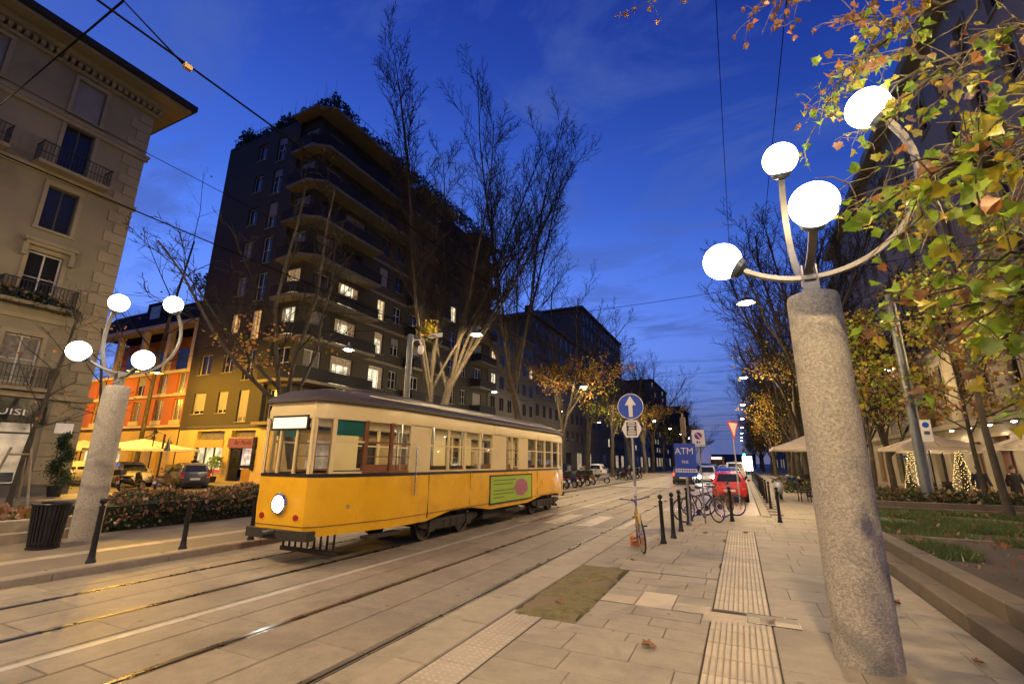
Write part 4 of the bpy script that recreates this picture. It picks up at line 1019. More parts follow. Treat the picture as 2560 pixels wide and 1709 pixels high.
for (yend, s2) in ((0.0, 1), (TL, -1)):
    # end windows
    for (x0, x1) in ((-0.60, -0.24), (-0.20, 0.20), (0.24, 0.60)):
        yy_ = yend + s2 * 0.02
        MB().add([(x0, yy_, 1.58), (x1, yy_, 1.58), (x1, yy_, 2.62), (x0, yy_, 2.62)], [(0, 1, 2, 3)]).build('end_window', M_tg, TR)
    po = MB()
    for x in (-0.63, -0.22, 0.22, 0.63): po.bx(x - 0.022, x + 0.022, yend - 0.012 if s2 > 0 else yend - 0.05, yend + 0.05 if s2 > 0 else yend + 0.012, 1.58, 2.62)
    po.build('end_window_post', M_tc, TR)
    for s in (-1, 1):
        MB().loft([[sidept(y, s, 1.58), sidept(y, s, 2.62), sidept(y, s, 2.62, 0.05), sidept(y, s, 1.58, 0.05)] for y in ((0.0, 0.05) if s2 > 0 else (13.45, 13.5))]).build('corner_post', M_tc, TR)
        g_ = MB(); pts = [0.05, 0.12, 0.2, 0.28]
        if s2 < 0: pts = [TL - p for p in pts]
        for i in range(3): g_.add([sidept(pts[i], s, 1.58, 0.02), sidept(pts[i + 1], s, 1.58, 0.02), sidept(pts[i + 1], s, 2.62, 0.02), sidept(pts[i], s, 2.62, 0.02)], [(0, 1, 2, 3)])
        g_.build('corner_window', M_tg, TR)
# destination box, headlight, bumper, lifeguard
MB().bx(-0.45, 0.45, -0.03, 0.02, 2.42, 2.62).build('destination_board', emit('destination_light', (1.0, 0.74, 0.40), 2.2), TR)
MB().bx(-0.49, 0.49, -0.02, 0.04, 2.38, 2.66).build('destination_frame', M_tb, TR)
hl = MB().lathe([(0.18, -0.02), (0.20, 0.04), (0.18, 0.06)], 20, (0, 0, 0), 0, Matrix.Translation((0, -0.0, 1.04)) @ Matrix.Rotation(PI / 2, 4, 'X')).build('headlight', M_chrome, TR, smooth=40)
MB().lathe([(0.165, 0.045), (0.11, 0.09), (0.0001, 0.11)], 20, (0, 0, 0), 0, Matrix.Translation((0, 0, 1.04)) @ Matrix.Rotation(PI / 2, 4, 'X')).build('headlight_lens', emit('headlight_glow', (1.0, 0.95, 0.82), 40.0), hl, smooth=40)
for s in (-1, 1): MB().lathe([(0.05, -0.02), (0.055, 0.03), (0.0001, 0.04)], 12, (0, 0, 0), 0, Matrix.Translation((s * 0.45, 0, 0.82)) @ Matrix.Rotation(PI / 2, 4, 'X')).build('marker_lamp', mat('red_lens', (0.4, 0.02, 0.02), 0.2, var=0), TR, smooth=40)
for yb_, s2 in ((0.0, -1), (TL, 1)):
    MB().loft([[(x, yb_ + s2 * (0.10 - 0.06 * (x / 0.8) ** 2), z) for x in [-0.8 + 0.2 * i for i in range(9)]] + [(x, yb_ - s2 * 0.15, z) for x in [0.8 - 0.2 * i for i in range(9)]] for z in (0.44, 0.60)]).build('bumper', M_under, TR)
    lg = MB()
    for i in range(9): lg.bx(-0.7 + i * 0.17, -0.685 + i * 0.17, yb_ - s2 * 0.75 - 0.02, yb_ - s2 * 0.75 + 0.02, 0.12, 0.5)
    lg.bx(-0.75, 0.75, yb_ - s2 * 0.75 - 0.025, yb_ - s2 * 0.75 + 0.025, 0.08, 0.16).build('lifeguard', M_under, TR)
MB().lathe([(0.04, 0), (0.06, 0.02), (0.06, 0.3), (0.0001, 0.3)], 10, (0, 0, 0), 0, Matrix.Translation((0, -0.02, 0.55)) @ Matrix.Rotation(PI / 2, 4, 'X')).build('coupler', M_under, TR)
# bogies
M_wheel = mat('wheel_steel', (0.12, 0.10, 0.085), 0.45, 0.7, var=0.2)
wh = MB().lathe([(0.36, -0.07), (0.36, -0.05), (0.335, -0.045), (0.33, 0.06), (0.27, 0.06), (0.26, 0.02), (0.12, 0.02), (0.11, 0.08), (0.0001, 0.08)], 24, (0, 0, 0), 0, Matrix.Rotation(PI / 2, 4, 'Y')).mesh('wheel', M_wheel, 35)
for yc in (4.3, 10.9):
    bg_ = MB()
    for s in (-1, 1):
        bg_.prism([(-1.35, 0.36), (-1.1, 0.30), (-0.5, 0.24), (0.5, 0.24), (1.1, 0.30), (1.35, 0.36), (1.35, 0.46), (1.0, 0.50), (-1.0, 0.50), (-1.35, 0.46)], s * 0.95 - 0.04, s * 0.95 + 0.04, 'x')
        for dy in (-0.85, 0.85): bg_.bx(s * 0.93 - 0.09, s * 0.93 + 0.09, dy - 0.11, dy + 0.11, 0.22, 0.48)
        for dy in (-0.3, 0, 0.3): bg_.lathe([(0.06, 0.24), (0.07, 0.30), (0.06, 0.36), (0.07, 0.42)], 8, (s * 0.95, dy, 0))
    bg_.bx(-0.9, 0.9, -0.2, 0.2, 0.3, 0.55)
    o = bg_.build('bogie', M_under, TR, loc=(0, yc, 0))
    for dy in (-0.85, 0.85):
        for s in (-1, 1):
            w_ = obj('wheel', wh, o, (s * 0.73, dy, 0.335)); w_.rotation_euler = (0, 0, 0 if s > 0 else PI)
        MB().tube([(-0.75, dy, 0.335), (0.75, dy, 0.335)], 0.055, 8).build('axle', M_under, o)
MB().bx(-0.85, 0.85, 0.8, TL - 0.8, 0.56, 0.84).bx(-1.0, -0.5, 6.2, 8.6, 0.24, 0.6).bx(0.5, 1.0, 6.0, 8.4, 0.24, 0.6).build('underframe', M_under, TR)
# advert panel, lettering shapes too blurred to read
M_lime = mat('lime_poster', (0.33, 0.46, 0.03), 0.5, var=0.1, coord='obj')
ad = MB().bx(1.17, 1.186, 6.05, 9.05, 0.66, 1.40).build('advert_panel', M_lime, TR)
MB().bx(1.165, 1.192, 6.0, 9.1, 0.62, 0.66).bx(1.165, 1.192, 6.0, 9.1, 1.40, 1.44).bx(1.165, 1.192, 6.0, 6.05, 0.66, 1.40).bx(1.165, 1.192, 9.05, 9.1, 0.66, 1.40).build('advert_frame', M_under, ad)
for (z_, l_) in ((1.27, 1.5), (1.16, 1.3), (0.98, 1.5), (0.88, 1.4), (0.78, 0.7)): MB().bx(1.186, 1.189, 6.25, 6.25 + l_, z_, z_ + 0.03).build('advert_text_line', mat('advert_green', (0.09, 0.16, 0.02), 0.5, var=0), ad)
MB().prism([(7.85 + 0.52 * math.cos(a * 0.449) * (1 + 0.12 * math.sin(3 * a)) + 0.35, 1.03 + 0.27 * math.sin(a * 0.449)) for a in range(14)], 1.186, 1.190, 'x').build('advert_figure', mat('advert_pink', (0.36, 0.10, 0.16), 0.5, var=0.3, scale=8), ad)
# interior: ceiling lights, benches, hand poles
for y in (1.6, 3.4, 5.2, 7.0, 8.8, 10.6, 12.2):
    MB().lathe([(0.10, 0.0), (0.12, 0.03), (0.07, 0.07), (0.0001, 0.09)], 12, (0, 0, 0), 0, Matrix.Translation((0, y, 2.86)) @ Matrix.Rotation(PI, 4, 'X')).build('ceiling_lamp', emit('tram_lamp', (1.0, 0.86, 0.62), 7.0), TR, smooth=40)
for s in (-1, 1):
    for (a, c) in ((3.2, 6.0), (8.9, 12.0)):
        bn = MB().bx(s * 0.98 - 0.03, s * 0.98 + 0.03, a, c, 1.3, 1.72).bx(min(s * 0.55, s * 0.98), max(s * 0.55, s * 0.98), a, c, 1.26, 1.32)
        bn.build('bench', M_twood, TR)
    for y in (2.6, 4.0, 5.5, 8.5, 10.0, 11.5): MB().tube([(s * 0.5, y, 0.9), (s * 0.5, y, 2.86)], 0.018, 6).build('hand_pole', M_chrome, TR)
til = light('tram_interior_light', 'AREA', (0, 6.7, 2.80), 150, (1.0, 0.85, 0.62), TR)
til.data.shape = 'RECTANGLE'; til.data.size = 1.2; til.data.size_y = 11.0

for y in (0.95, 2.3, 4.9, 7.0, 9.6, 12.0):
    for s in (-1, 1): MB().bx(s * (hw(y) + 0.004) - 0.006, s * (hw(y) + 0.004) + 0.006, y - 0.006, y + 0.006, 0.72, 1.52).build('panel_joint', M_under if y > 4 else M_ty, TR)
for s in (-1, 1):
    for y in (0.75, 12.7): MB().bx(s * (hw(y) + 0.006) - 0.01, s * (hw(y) + 0.006) + 0.01, y - 0.05, y + 0.05, 0.95, 1.02).build('door_handle', M_chrome, TR)
# ================================================================== STREET FURNITURE
# bollards: slim cast-iron posts with a ball
bp = MB().lathe([(0.075, 0.0), (0.075, 0.03), (0.058, 0.06), (0.052, 0.12), (0.046, 0.2), (0.040, 0.86), (0.046, 0.87), (0.046, 0.90), (0.022, 0.915), (0.02, 0.935)], 14).mesh('post', M_iron, 40)
bt = MB().sphere((0, 0, 0.985), 0.056, 14, 8).mesh('ball', M_iron, 80)
def bollard(x, y, label, group, tilt=0.0):
    t = thing('bollard', label, 'bollard', (x, y, 0.0), 0, group); t.rotation_euler = (tilt * 0.3, tilt, 0)
    obj('post', bp, t); obj('ball', bt, t)
for (x, y, w, tl) in ((-10.02, 4.6, 'left of the concrete pillar lamp foot', 0.0), (-9.98, 6.05, 'in front of the hedge, middle of three', 0.0), (-9.86, 7.4, 'nearest the tram front', 0.0)):
    bollard(x, y, 'black ball-topped bollard on the left kerb, %s' % w, 'left kerb bollards', tl)
for (x, y, w, tl) in ((-1.72, 11.5, 'first from the signpost', -0.02), (-1.62, 12.4, 'second from the signpost', 0.01), (-1.58, 13.66, 'third from the signpost', 0), (-1.54, 15.27, 'fourth from the signpost', 0), (-1.56, 16.2, 'last by the leaning bicycle', 0.015)):
    bollard(x, y, 'black ball-topped bollard, %s' % w, 'bollards beside the signpost', tl)
for (x, y, w) in ((-0.41, 16.77, 'before the red car tail'), (-0.55, 21.0, 'right behind the red car'), (2.52, 22.8, 'alone left of the big concrete pillar')):
    bollard(x, y, 'black ball-topped bollard %s' % w, 'other bollards')
ordn = ['nearest', 'second', 'third', 'fourth', 'fifth', 'sixth', 'seventh', 'eighth', 'ninth', 'tenth', 'eleventh', 'twelfth', 'thirteenth', 'fourteenth']
for i, y in enumerate([17.3, 22.3, 25.2, 27.9, 30.5, 33.2, 35.9, 38.6, 41.3, 44.0, 47.0, 50.0, 53.0, 56.0]):
    bollard(0.92, y, 'black bollard in the row along the right kerb, %s one' % ordn[i], 'row of bollards along the right kerb')
# litter bin with vertical slats
bn = thing('litter_bin', 'black slatted round litter bin beside the left pillar lamp', 'bin', (-12.32, 4.82, 0.0))
MB().lathe([(0.25, 0.0), (0.25, 0.04), (0.2, 0.05)], 24).build('base', M_iron, bn)
MB().lathe([(0.215, 0.05), (0.26, 0.80), (0.25, 0.80), (0.205, 0.06), (0.0001, 0.06)], 24).build('liner', M_blackpl, bn, smooth=40)
sl = MB().add([(-0.016, 0, 0.05), (0.016, 0, 0.05), (0.021, 0.055, 0.82), (-0.021, 0.055, 0.82), (-0.016, 0.012, 0.05), (0.016, 0.012, 0.05), (0.021, 0.067, 0.82), (-0.021, 0.067, 0.82)], [(3, 2, 1, 0), (4, 5, 6, 7), (0, 1, 5, 4), (1, 2, 6, 5), (2, 3, 7, 6), (3, 0, 4, 7)]).mesh('slat', M_iron)
for k in range(28):
    a = 2 * PI * k / 28
    o = obj('slat', sl, bn, (-math.sin(a) * 0.225, math.cos(a) * 0.225, 0), a)
MB().lathe([(0.30, 0.80), (0.315, 0.82), (0.30, 0.84), (0.27, 0.84), (0.26, 0.82)], 28, cap=False).build('rim', M_iron, bn, smooth=50)
MB().lathe([(0.245, 0.10), (0.25, 0.10), (0.252, 0.13), (0.245, 0.13)], 28, cap=False).build('hoop', M_iron, bn, smooth=50)
# signpost with arrow sign
M_blue = mat('sign_blue', (0.012, 0.055, 0.38), 0.4, var=0.06, scale=8)
M_swhite = mat('sign_white', (0.66, 0.62, 0.54), 0.45, var=0.06, scale=8)
M_sred = mat('sign_red', (0.55, 0.04, 0.025), 0.4, var=0.06)
M_zinc = mat('galvanised_pole', (0.33, 0.32, 0.30), 0.45, 0.6, var=0.25, scale=6, stain=((0.42, 0.33, 0.16), 2.5, 0.6, 0.7))
sp = thing('signpost', 'blue round sign with white up arrow above a hexagonal notice on a grey post', 'sign', (-2.2, 11.05, 0.0))
MB().tube([(0, 0, 0), (0, 0, 3.3)], 0.030, 14).build('post', M_zinc, sp, smooth=40)
MB().lathe([(0.17, 0.0), (0.17, 0.16), (0.15, 0.18), (0.05, 0.18)], 10).build('orange_base', mat('orange_ballast', (0.55, 0.16, 0.03), 0.6, var=0.2), sp)
MB().lathe([(0.036, 1.02), (0.036, 1.22)], 12).build('white_band', M_swhite, sp)
RX = Matrix.Rotation(PI / 2, 4, 'X')
def disc(r, y0, y1, z, n=40): return MB().lathe([(r, 0.0), (r, y1 - y0)], n, (0, 0, 0), 0, Matrix.Translation((0, y1, z)) @ RX)
dk = disc(0.30, -0.052, -0.046, 3.0).build('sign_disc', M_swhite, sp)
disc(0.285, -0.055, -0.052, 3.0).build('blue_face', M_blue, dk)
MB().prism([(-0.045, 2.76), (0.045, 2.76), (0.045, 3.03), (0.13, 3.03), (0.0, 3.25), (-0.13, 3.03), (-0.045, 3.03)], -0.059, -0.0555, 'y').build('arrow', M_swhite, dk)
disc(0.30, -0.046, -0.040, 3.0).build('back_plate', M_zinc, dk)
hx = MB().prism([(-0.23, 2.49), (-0.13, 2.29), (0.13, 2.29), (0.23, 2.49), (0.13, 2.68), (-0.13, 2.68)], -0.05, -0.043, 'y').build('hexagon_plate', M_swhite, sp)
MB().bx(-0.115, 0.115, -0.053, -0.0505, 2.33, 2.64).build('notice', mat('notice_black', (0.03, 0.028, 0.026), 0.5, var=0.1), hx)
for i, z in enumerate((2.61, 2.575, 2.535, 2.50, 2.465, 2.425, 2.39, 2.355)):
    l_ = (0.16, 0.19, 0.12, 0.14, 0.13, 0.18, 0.19, 0.17)[i]
    MB().bx(-l_ / 2, l_ / 2, -0.0555, -0.0535, z - 0.008, z + 0.012).build('notice_text_line', M_swhite, hx)
for z in (2.9, 3.1, 2.4, 2.6): MB().bx(-0.05, 0.05, -0.042, 0.035, z - 0.015, z + 0.015).build('clamp', M_zinc, sp)
# blue ATM board
at = thing('blue_notice_board', 'blue board with white ATM lettering on a thin post beyond the bollards', 'sign', (-1.47, 15.0, 0.0))
MB().tube([(0, 0.03, 0), (0, 0.03, 1.4)], 0.028, 10).build('post', M_zinc, at)
MB().bx(-0.30, 0.30, -0.01, 0.01, 1.34, 2.30).build('board', M_blue, at)
text('lettering', 'ATM', 0.27, M_swhite, at, (-0.02, -0.014, 2.07), (PI / 2, 0, 0), 0.002, xs=0.95)
text('lettering', 'FINE', 0.125, M_swhite, at, (-0.01, -0.014, 1.76), (PI / 2, 0, 0), 0.002, xs=0.75)
MB().bx(-0.299, 0.299, -0.016, -0.0105, 1.47, 1.57).build('white_band', M_swhite, at)
for i in range(11): MB().bx(-0.265 + i * 0.049, -0.235 + i * 0.049, -0.019, -0.0165, 1.49 + 0.004 * (i % 3), 1.55).build('band_mark', M_blue, at)
# tall brown pole right behind it (signal post seen from behind)
ts = thing('signal_post', 'brown traffic signal seen from behind above the blue board', 'traffic light', (-2.05, 21.0, RD))
MB().tube([(0, 0, 0), (0, 0, 3.9)], 0.05, 12).build('post', mat('brown_post', (0.13, 0.09, 0.05), 0.6), ts)
MB().bx(-0.10, 0.10, -0.1, 0.1, 2.9, 3.7).build('signal_head', mat('brown_signal', (0.10, 0.075, 0.045), 0.6), ts)
# no parking
npk = thing('no_parking_sign', 'white rectangular no parking sign with red ringed blue disc', 'sign', (-1.12, 15.8, 0.0))
MB().tube([(0, 0.03, 0), (0, 0.03, 2.75)], 0.025, 10).build('post', M_zinc, npk)
MB().bx(-0.185, 0.185, -0.01, 0.01, 2.24, 2.74).build('board', M_swhite, npk)
def disc2(nm, r, y, z, m, par): MB().lathe([(r, 0.0), (r, 0.003)], 28, (0, 0, 0), 0, Matrix.Translation((0, y, z)) @ RX).build(nm, m, par)
disc2('red_ring', 0.115, -0.010, 2.56, M_sred, npk); disc2('blue_disc', 0.09, -0.0135, 2.56, mat('sign_violet', (0.03, 0.02, 0.3), 0.4, var=0), npk)
MB().add([(-0.075, -0.019, 2.63), (-0.055, -0.019, 2.65), (0.075, -0.019, 2.49), (0.055, -0.019, 2.47)], [(0, 1, 2, 3)]).build('slash', M_swhite, npk)
MB().bx(-0.06, -0.015, -0.014, -0.0105, 2.32, 2.40).bx(0.0, 0.05, -0.014, -0.0105, 2.34, 2.38).bx(-0.15, 0.15, -0.014, -0.0105, 2.275, 2.285).build('pictogram', M_blue, npk)
# give way
gw = thing('give_way_sign', 'red bordered give way triangle on a post behind the red car', 'sign', (-0.16, 22.6, RD), R_(60))
MB().tube([(0, 0.03, 0), (0, 0.03, 3.6)], 0.03, 10).build('post', M_zinc, gw)
MB().prism([(-0.45, 3.62), (0.0, 2.82), (0.45, 3.62)], -0.01, 0.0, 'y').build('triangle', M_sred, gw)
MB().prism([(-0.33, 3.555), (0.0, 2.97), (0.33, 3.555)], -0.016, -0.0105, 'y').build('white_face', M_swhite, gw)
# CCTV pole
cc = thing('camera_pole', 'dark pole with white dome camera and small plate above the tram', 'pole', (-11.5, 14.5, 0.0))
MB().tube([(0, 0, 0), (0, 0, 6.6)], [0.14, 0.11], 14).build('pole', M_pole, cc, smooth=40)
ar = MB().tube([(0, 0, 6.25), (0.15, 0.1, 6.4), (0.3, 0.2, 6.4), (0.36, 0.24, 6.2)], 0.03, 8).build('bracket_arm', M_white, cc)
MB().lathe([(0.02, 0.14), (0.11, 0.12), (0.12, -0.05), (0.11, -0.12), (0.07, -0.2), (0.0001, -0.23)], 18, (0.36, 0.24, 6.02)).build('dome_camera', M_white, cc, smooth=50)
MB().sphere((0.36, 0.24, 5.88), 0.085, 14, 8).build('camera_eye', M_blackpl, cc, smooth=80)
MB().bx(0.45, 1.1, 0.6, 0.63, 6.55, 6.72).build('plate', M_swhite, cc)
MB().tube([(0, 0, 6.5), (0.8, 0.62, 6.62)], 0.02, 6).build('plate_arm', M_pole, cc)
# big tapering tram pole on the right with a side arm
pr = thing('tram_pole', 'tall tapered grey pole standing in the grass on the right', 'pole', (6.4, 23.95, 0.2))
MB().lathe([(0.22, -0.1), (0.22, 0.12), (0.19, 0.18), (0.165, 0.3), (0.11, 8.6), (0.0001, 8.65)], 18).build('shaft', M_pole, pr, smooth=40)
MB().lathe([(0.26, -0.1), (0.26, 0.15), (0.2, 0.2)], 18).build('black_foot', M_iron, pr, smooth=40)
MB().tube([(0.2, 0.0, 0.2), (0.17, 0.0, 8.3)], 0.045, 8).build('conduit', M_zinc, pr)
pb = MB().bx(0.16, 0.50, -0.14, -0.12, 2.45, 3.30).build('sign_plate', M_swhite, pr)
MB().lathe([(0.11, 0.0), (0.11, 0.004)], 20, (0, 0, 0), 0, Matrix.Translation((0.33, -0.141, 3.1)) @ RX).build('blue_symbol', M_blue, pb)
MB().bx(0.24, 0.42, -0.145, -0.141, 2.72, 2.86).build('grey_symbol', M_pole, pb)
# traffic light far off
tl = thing('traffic_light', 'green lit traffic light at the far crossing', 'traffic light', (0.5, 70.0, 0.0))
MB().tube([(0, 0, 0), (0, 0, 3.2)], 0.06, 8).build('post', M_iron, tl)
MB().bx(-0.18, 0.18, -0.12, 0.12, 2.6, 3.6).build('housing', M_iron, tl)
MB().sphere((0, -0.14, 2.8), 0.16, 12, 8).build('green_lens', emit('green_signal', (0.05, 1.0, 0.75), 14.0), tl)
# signs on the side street: triangle from behind, street name arms
sg = thing('triangle_sign', 'grey back of a triangular road sign before the bar', 'sign', (-31.6, 17.2, -0.1), R_(-50))
MB().tube([(0, 0.05, 0), (0, 0.05, 3.1)], 0.03, 8).build('post', M_zinc, sg)
MB().prism([(-0.5, 2.15), (0.5, 2.15), (0.0, 3.05)], 0, 0.012, 'y').build('plate', M_pole, sg)
MB().bx(-0.02, 0.02, -0.02, 0.0, 2.2, 2.95).build('stiffener', M_zinc, sg)
sn = thing('direction_sign', 'dark direction sign arms on a post left of the triangle', 'sign', (-34.0, 17.6, -0.1), R_(-40))
MB().tube([(0, 0, 0), (0, 0, 3.6)], 0.035, 8).build('post', M_iron, sn)
for z, a in ((3.35, -0.5), (2.95, 0.0)): MB().bx(-0.5 + a * 0.3, 0.5 + a * 0.3, -0.03, -0.01, z - 0.11, z + 0.11).build('arm_plate', M_blackpl, sn)
# ------------------------------------------------------------------ parasols
M_canvas = mat('cream_canvas', (0.62, 0.53, 0.40), 0.8, var=0.08, scale=1.0)
def parasol(loc, half, h, label, canvas=M_canvas, offset=False, rise=0.75, rz=0.0, lamp=0):
    t = thing('parasol', label, 'parasol', loc, rz, 'cafe parasols')
    n = 6; cv_ = MB()
    for q in range(4):
        M = Matrix.Rotation(q * PI / 2, 4, 'Z')
        vs = []; fs = []
        for i in range(n + 1):
            r = i / n
            for j in range(n + 1):
                s_ = (j / n * 2 - 1)
                sag = -0.06 * (1 - s_ * s_) * r * (1 - 0.3 * r)
                vs.append((r * half * s_, -r * half, h + rise * (1 - r) ** 1.15 + sag))
        for i in range(n):
            for j in range(n):
                a = i * (n + 1) + j; fs.append((a, a + n + 1, a + n + 2, a + 1) if i else (a, a + n + 1, a + n + 2, a + 1))
        cv_.add(vs, fs, 0, M)
    cv_.build('canopy', canvas, t, smooth=25)
    vl = MB()
    for q in range(4): vl.bx(-half, half, -half - 0.004, -half + 0.004, h - 0.16, h + 0.0, 0, Matrix.Rotation(q * PI / 2, 4, 'Z'))
    vl.build('valance', canvas, t)
    if offset:
        MB().tube([(half * 0.95, 0, 0), (half * 0.95, 0, h + 0.9), (half * 0.6, 0, h + 1.1), (0, 0, h + rise + 0.05)], 0.06, 8).build('side_mast', M_iron, t)
    else:
        MB().tube([(0, 0, 0), (0, 0, h + rise)], 0.04, 8).build('mast', M_iron, t)
    rb_ = MB()
    for q in range(8):
        a = q * PI / 4; k = half * (1.41 if q % 2 else 1.0)
        rb_.tube([(0, 0, h + rise - 0.1), (k * math.cos(a) * 0.97, k * math.sin(a) * 0.97, h - 0.03)], 0.014, 4)
    rb_.build('rib_frame', M_iron, t)
    MB().bx(-0.4, 0.4, -0.4, 0.4, 0, 0.1).build('foot', M_iron, t)
    if lamp:
        MB().lathe([(0.09, h + 0.12), (0.12, h + 0.06), (0.09, h)], 12).build('parasol_lamp', emit('parasol_lamp_glow', (1.0, 0.85, 0.6), 20.0), t)
        light('parasol_light', 'POINT', (0.2, 0, h - 0.08), lamp, (1.0, 0.80, 0.52), t, 0.08)
parasol((3.55, 31.5, 0.0), 1.9, 2.62, 'cream parasol half hidden left of the big pillar', lamp=60)
parasol((8.7, 31.0, 0.0), 1.75, 2.62, 'cream parasol over the cafe terrace, the left of the pair', lamp=110)
parasol((11.6, 27.3, 0.0), 1.6, 2.6, 'cream parasol at the far right edge of the terrace', lamp=90)
parasol((10.4, 35.0, 0.0), 1.7, 2.6, 'cream parasol close to the palazzo wall, behind the pair', lamp=90)
parasol((11.4, 24.3, 0.0), 1.0, 2.3, 'small red parasol at the right picture edge', mat('red_canvas', (0.5, 0.06, 0.05), 0.8))
parasol((-35.6, 17.9, -0.1), 2.3, 2.3, 'pale parasol with black side arm before the yellow wall', mat('pale_canvas', (0.55, 0.48, 0.38), 0.8), True, 0.65)
parasol((-42.5, 17.5, -0.1), 2.0, 2.3, 'pale parasol partly behind the left pillar lamp', mat('pale_canvas', (0.55, 0.48, 0.38), 0.8), False, 0.6)
# wall spots along the palazzo ground floor
M_spot = emit('spot_white', (1.0, 0.93, 0.80), 30.0)
for i, y in enumerate((28.0, 30.5, 33.0, 35.5, 38.0)):
    t = thing('wall_spot', 'bright spot lamp under the palazzo ledge, %s from the right' % ordn[i], 'lamp', (12.5, y, 3.75), 0, 'spots along the palazzo ledge')
    MB().tube([(0, 0, 0.15), (-0.5, 0, 0.2)], 0.02, 6).build('arm', M_iron, t)
    MB().lathe([(0.05, 0.1), (0.14, 0.0), (0.12, 0.0)], 10, (-0.55, 0, 0.1)).build('shade', M_iron, t)
    MB().sphere((-0.55, 0, 0.09), 0.1, 10, 6, 0, (1, 1.4, 0.5)).build('bulb', M_spot, t)
    if i % 2 == 0: light('spot_light', 'SPOT', (-0.55, 0, 0.0), 60, (1.0, 0.83, 0.58), t, 0.1, 150)
# patio heater
ph = thing('patio_heater', 'black mushroom patio heater beside the lit shop window', 'heater', (9.6, 38.5, 0.0))
MB().lathe([(0.28, 0), (0.28, 0.6), (0.1, 0.7), (0.04, 0.75), (0.04, 1.9), (0.1, 1.95), (0.12, 2.15)], 14).build('body', M_iron, ph, smooth=40)
MB().lathe([(0.5, 2.15), (0.45, 2.2), (0.1, 2.33), (0.0001, 2.34)], 18).build('reflector', M_chrome, ph, smooth=40)
# string-light cones
M_fairy = emit('fairy_light', (1.0, 0.66, 0.22), 5.0)
M_fir = mat('fir_green', (0.02, 0.035, 0.015), 0.9, var=0.3)
rx = random.Random(5)
for (x, y, w) in ((8.75, 34.3, 'left of the pair'), (10.3, 32.6, 'right of the pair')):
    t = thing('light_tree', 'slim cone tree wound with golden string lights, %s' % w, 'tree', (x, y, 0.0), 0, 'string-lit cone trees')
    MB().lathe([(0.2, 0.0), (0.22, 0.4), (0.0001, 0.4)], 12).build('pot', M_iron, t)
    cf = MB()
    for i in range(900):
        z = rx.uniform(0.4, 2.45); r = 0.42 * (1 - (z - 0.4) / 2.2) + 0.06; a = rx.uniform(0, 2 * PI); r *= rx.uniform(0.6, 1)
        p = Vector((r * math.cos(a), r * math.sin(a), z)); d = Vector((math.cos(a), math.sin(a), rx.uniform(-0.2, 0.4))) * 0.12; n_ = Vector((-math.sin(a), math.cos(a), 0)) * 0.02
        cf.add([tuple(p - n_), tuple(p + n_), tuple(p + d)], [(0, 1, 2)])
    stuff(cf.build('foliage', M_fir, t))
    fl_ = MB()
    for i in range(150):
        z = 0.45 + 2.0 * i / 150; r = 0.46 * (1 - (z - 0.4) / 2.2) + 0.07; a = i * 0.75 + rx.uniform(-0.2, 0.2)
        p = (r * math.cos(a), r * math.sin(a), z + rx.uniform(-0.04, 0.04))
        fl_.add([(p[0] + q[0] * 0.016, p[1] + q[1] * 0.016, p[2] + q[2] * 0.016) for q in ((1, 0, 0), (-1, 0, 0), (0, 1, 0), (0, -1, 0), (0, 0, 1), (0, 0, -1))], [(0, 2, 4), (2, 1, 4), (1, 3, 4), (3, 0, 4), (2, 0, 5), (1, 2, 5), (3, 1, 5), (0, 3, 5)])
    stuff(fl_.build('string_lights', M_fairy, t))
# terrace seating on the right: dark chairs and tables
ch_leg = MB().bx(-.018, .018, -.018, .018, 0, 0.43).mesh('leg', M_iron); ch_seat = MB().slab(-.23, .23, -.23, .23, .43, .47, .01).mesh('seat', M_twood if False else M_iron)
ch_back = MB().bx(-.22, .22, .2, .23, .6, .9).bx(-.22, -.19, .2, .23, .45, .6).bx(.19, .22, .2, .23, .45, .6).mesh('backrest', M_iron)
tb_top = MB().lathe([(0.0001, 0.70), (0.36, 0.70), (0.36, 0.73), (0.0001, 0.735)], 18).mesh('table_top', M_iron); tb_leg = MB().lathe([(0.22, 0), (0.22, 0.02), (0.03, 0.05), (0.03, 0.70)], 12).mesh('pedestal', M_iron)
k = 0
for (x, y, lab) in ((3.2, 27.2, 'first from the kerb'), (4.4, 29.6, 'second from the kerb'), (8.2, 30.2, 'under the left parasol of the pair'), (9.9, 33.6, 'under the parasol by the wall')):
    t = thing('cafe_table', 'small dark round cafe table, %s' % lab, 'table', (x, y, 0.0), 0, 'terrace tables'); obj('table_top', tb_top, t); obj('pedestal', tb_leg, t)
    for j, a in enumerate((0.3, 2.4, 4.5)):
        t = thing('cafe_chair', 'dark cafe chair at the table %s, %s side' % (lab, ('far', 'left', 'near')[j]), 'chair', (x + 0.62 * math.sin(a), y + 0.62 * math.cos(a), 0.0), -a, 'terrace chairs')
        for q in ((-.2, -.2, 0), (.2, -.2, 0), (-.2, .2, 0), (.2, .2, 0)): obj('leg', ch_leg, t, q)
        obj('seat', ch_seat, t); obj('backrest', ch_back, t)

# lit advertising panel far up the right kerb
lp = thing('lit_panel', 'bright white lit advertising panel far up the right kerb', 'sign', (0.95, 84.0, 0.0))
MB().bx(-0.75, 0.75, 0.0, 0.15, 0.5, 2.9).bx(-0.1, 0.1, 0.02, 0.13, 0.0, 0.5).build('frame', M_iron, lp)
MB().bx(-0.68, 0.68, -0.02, -0.001, 0.6, 2.8).build('lit_face', emit('panel_white', (1.0, 0.98, 0.95), 5.0), lp)
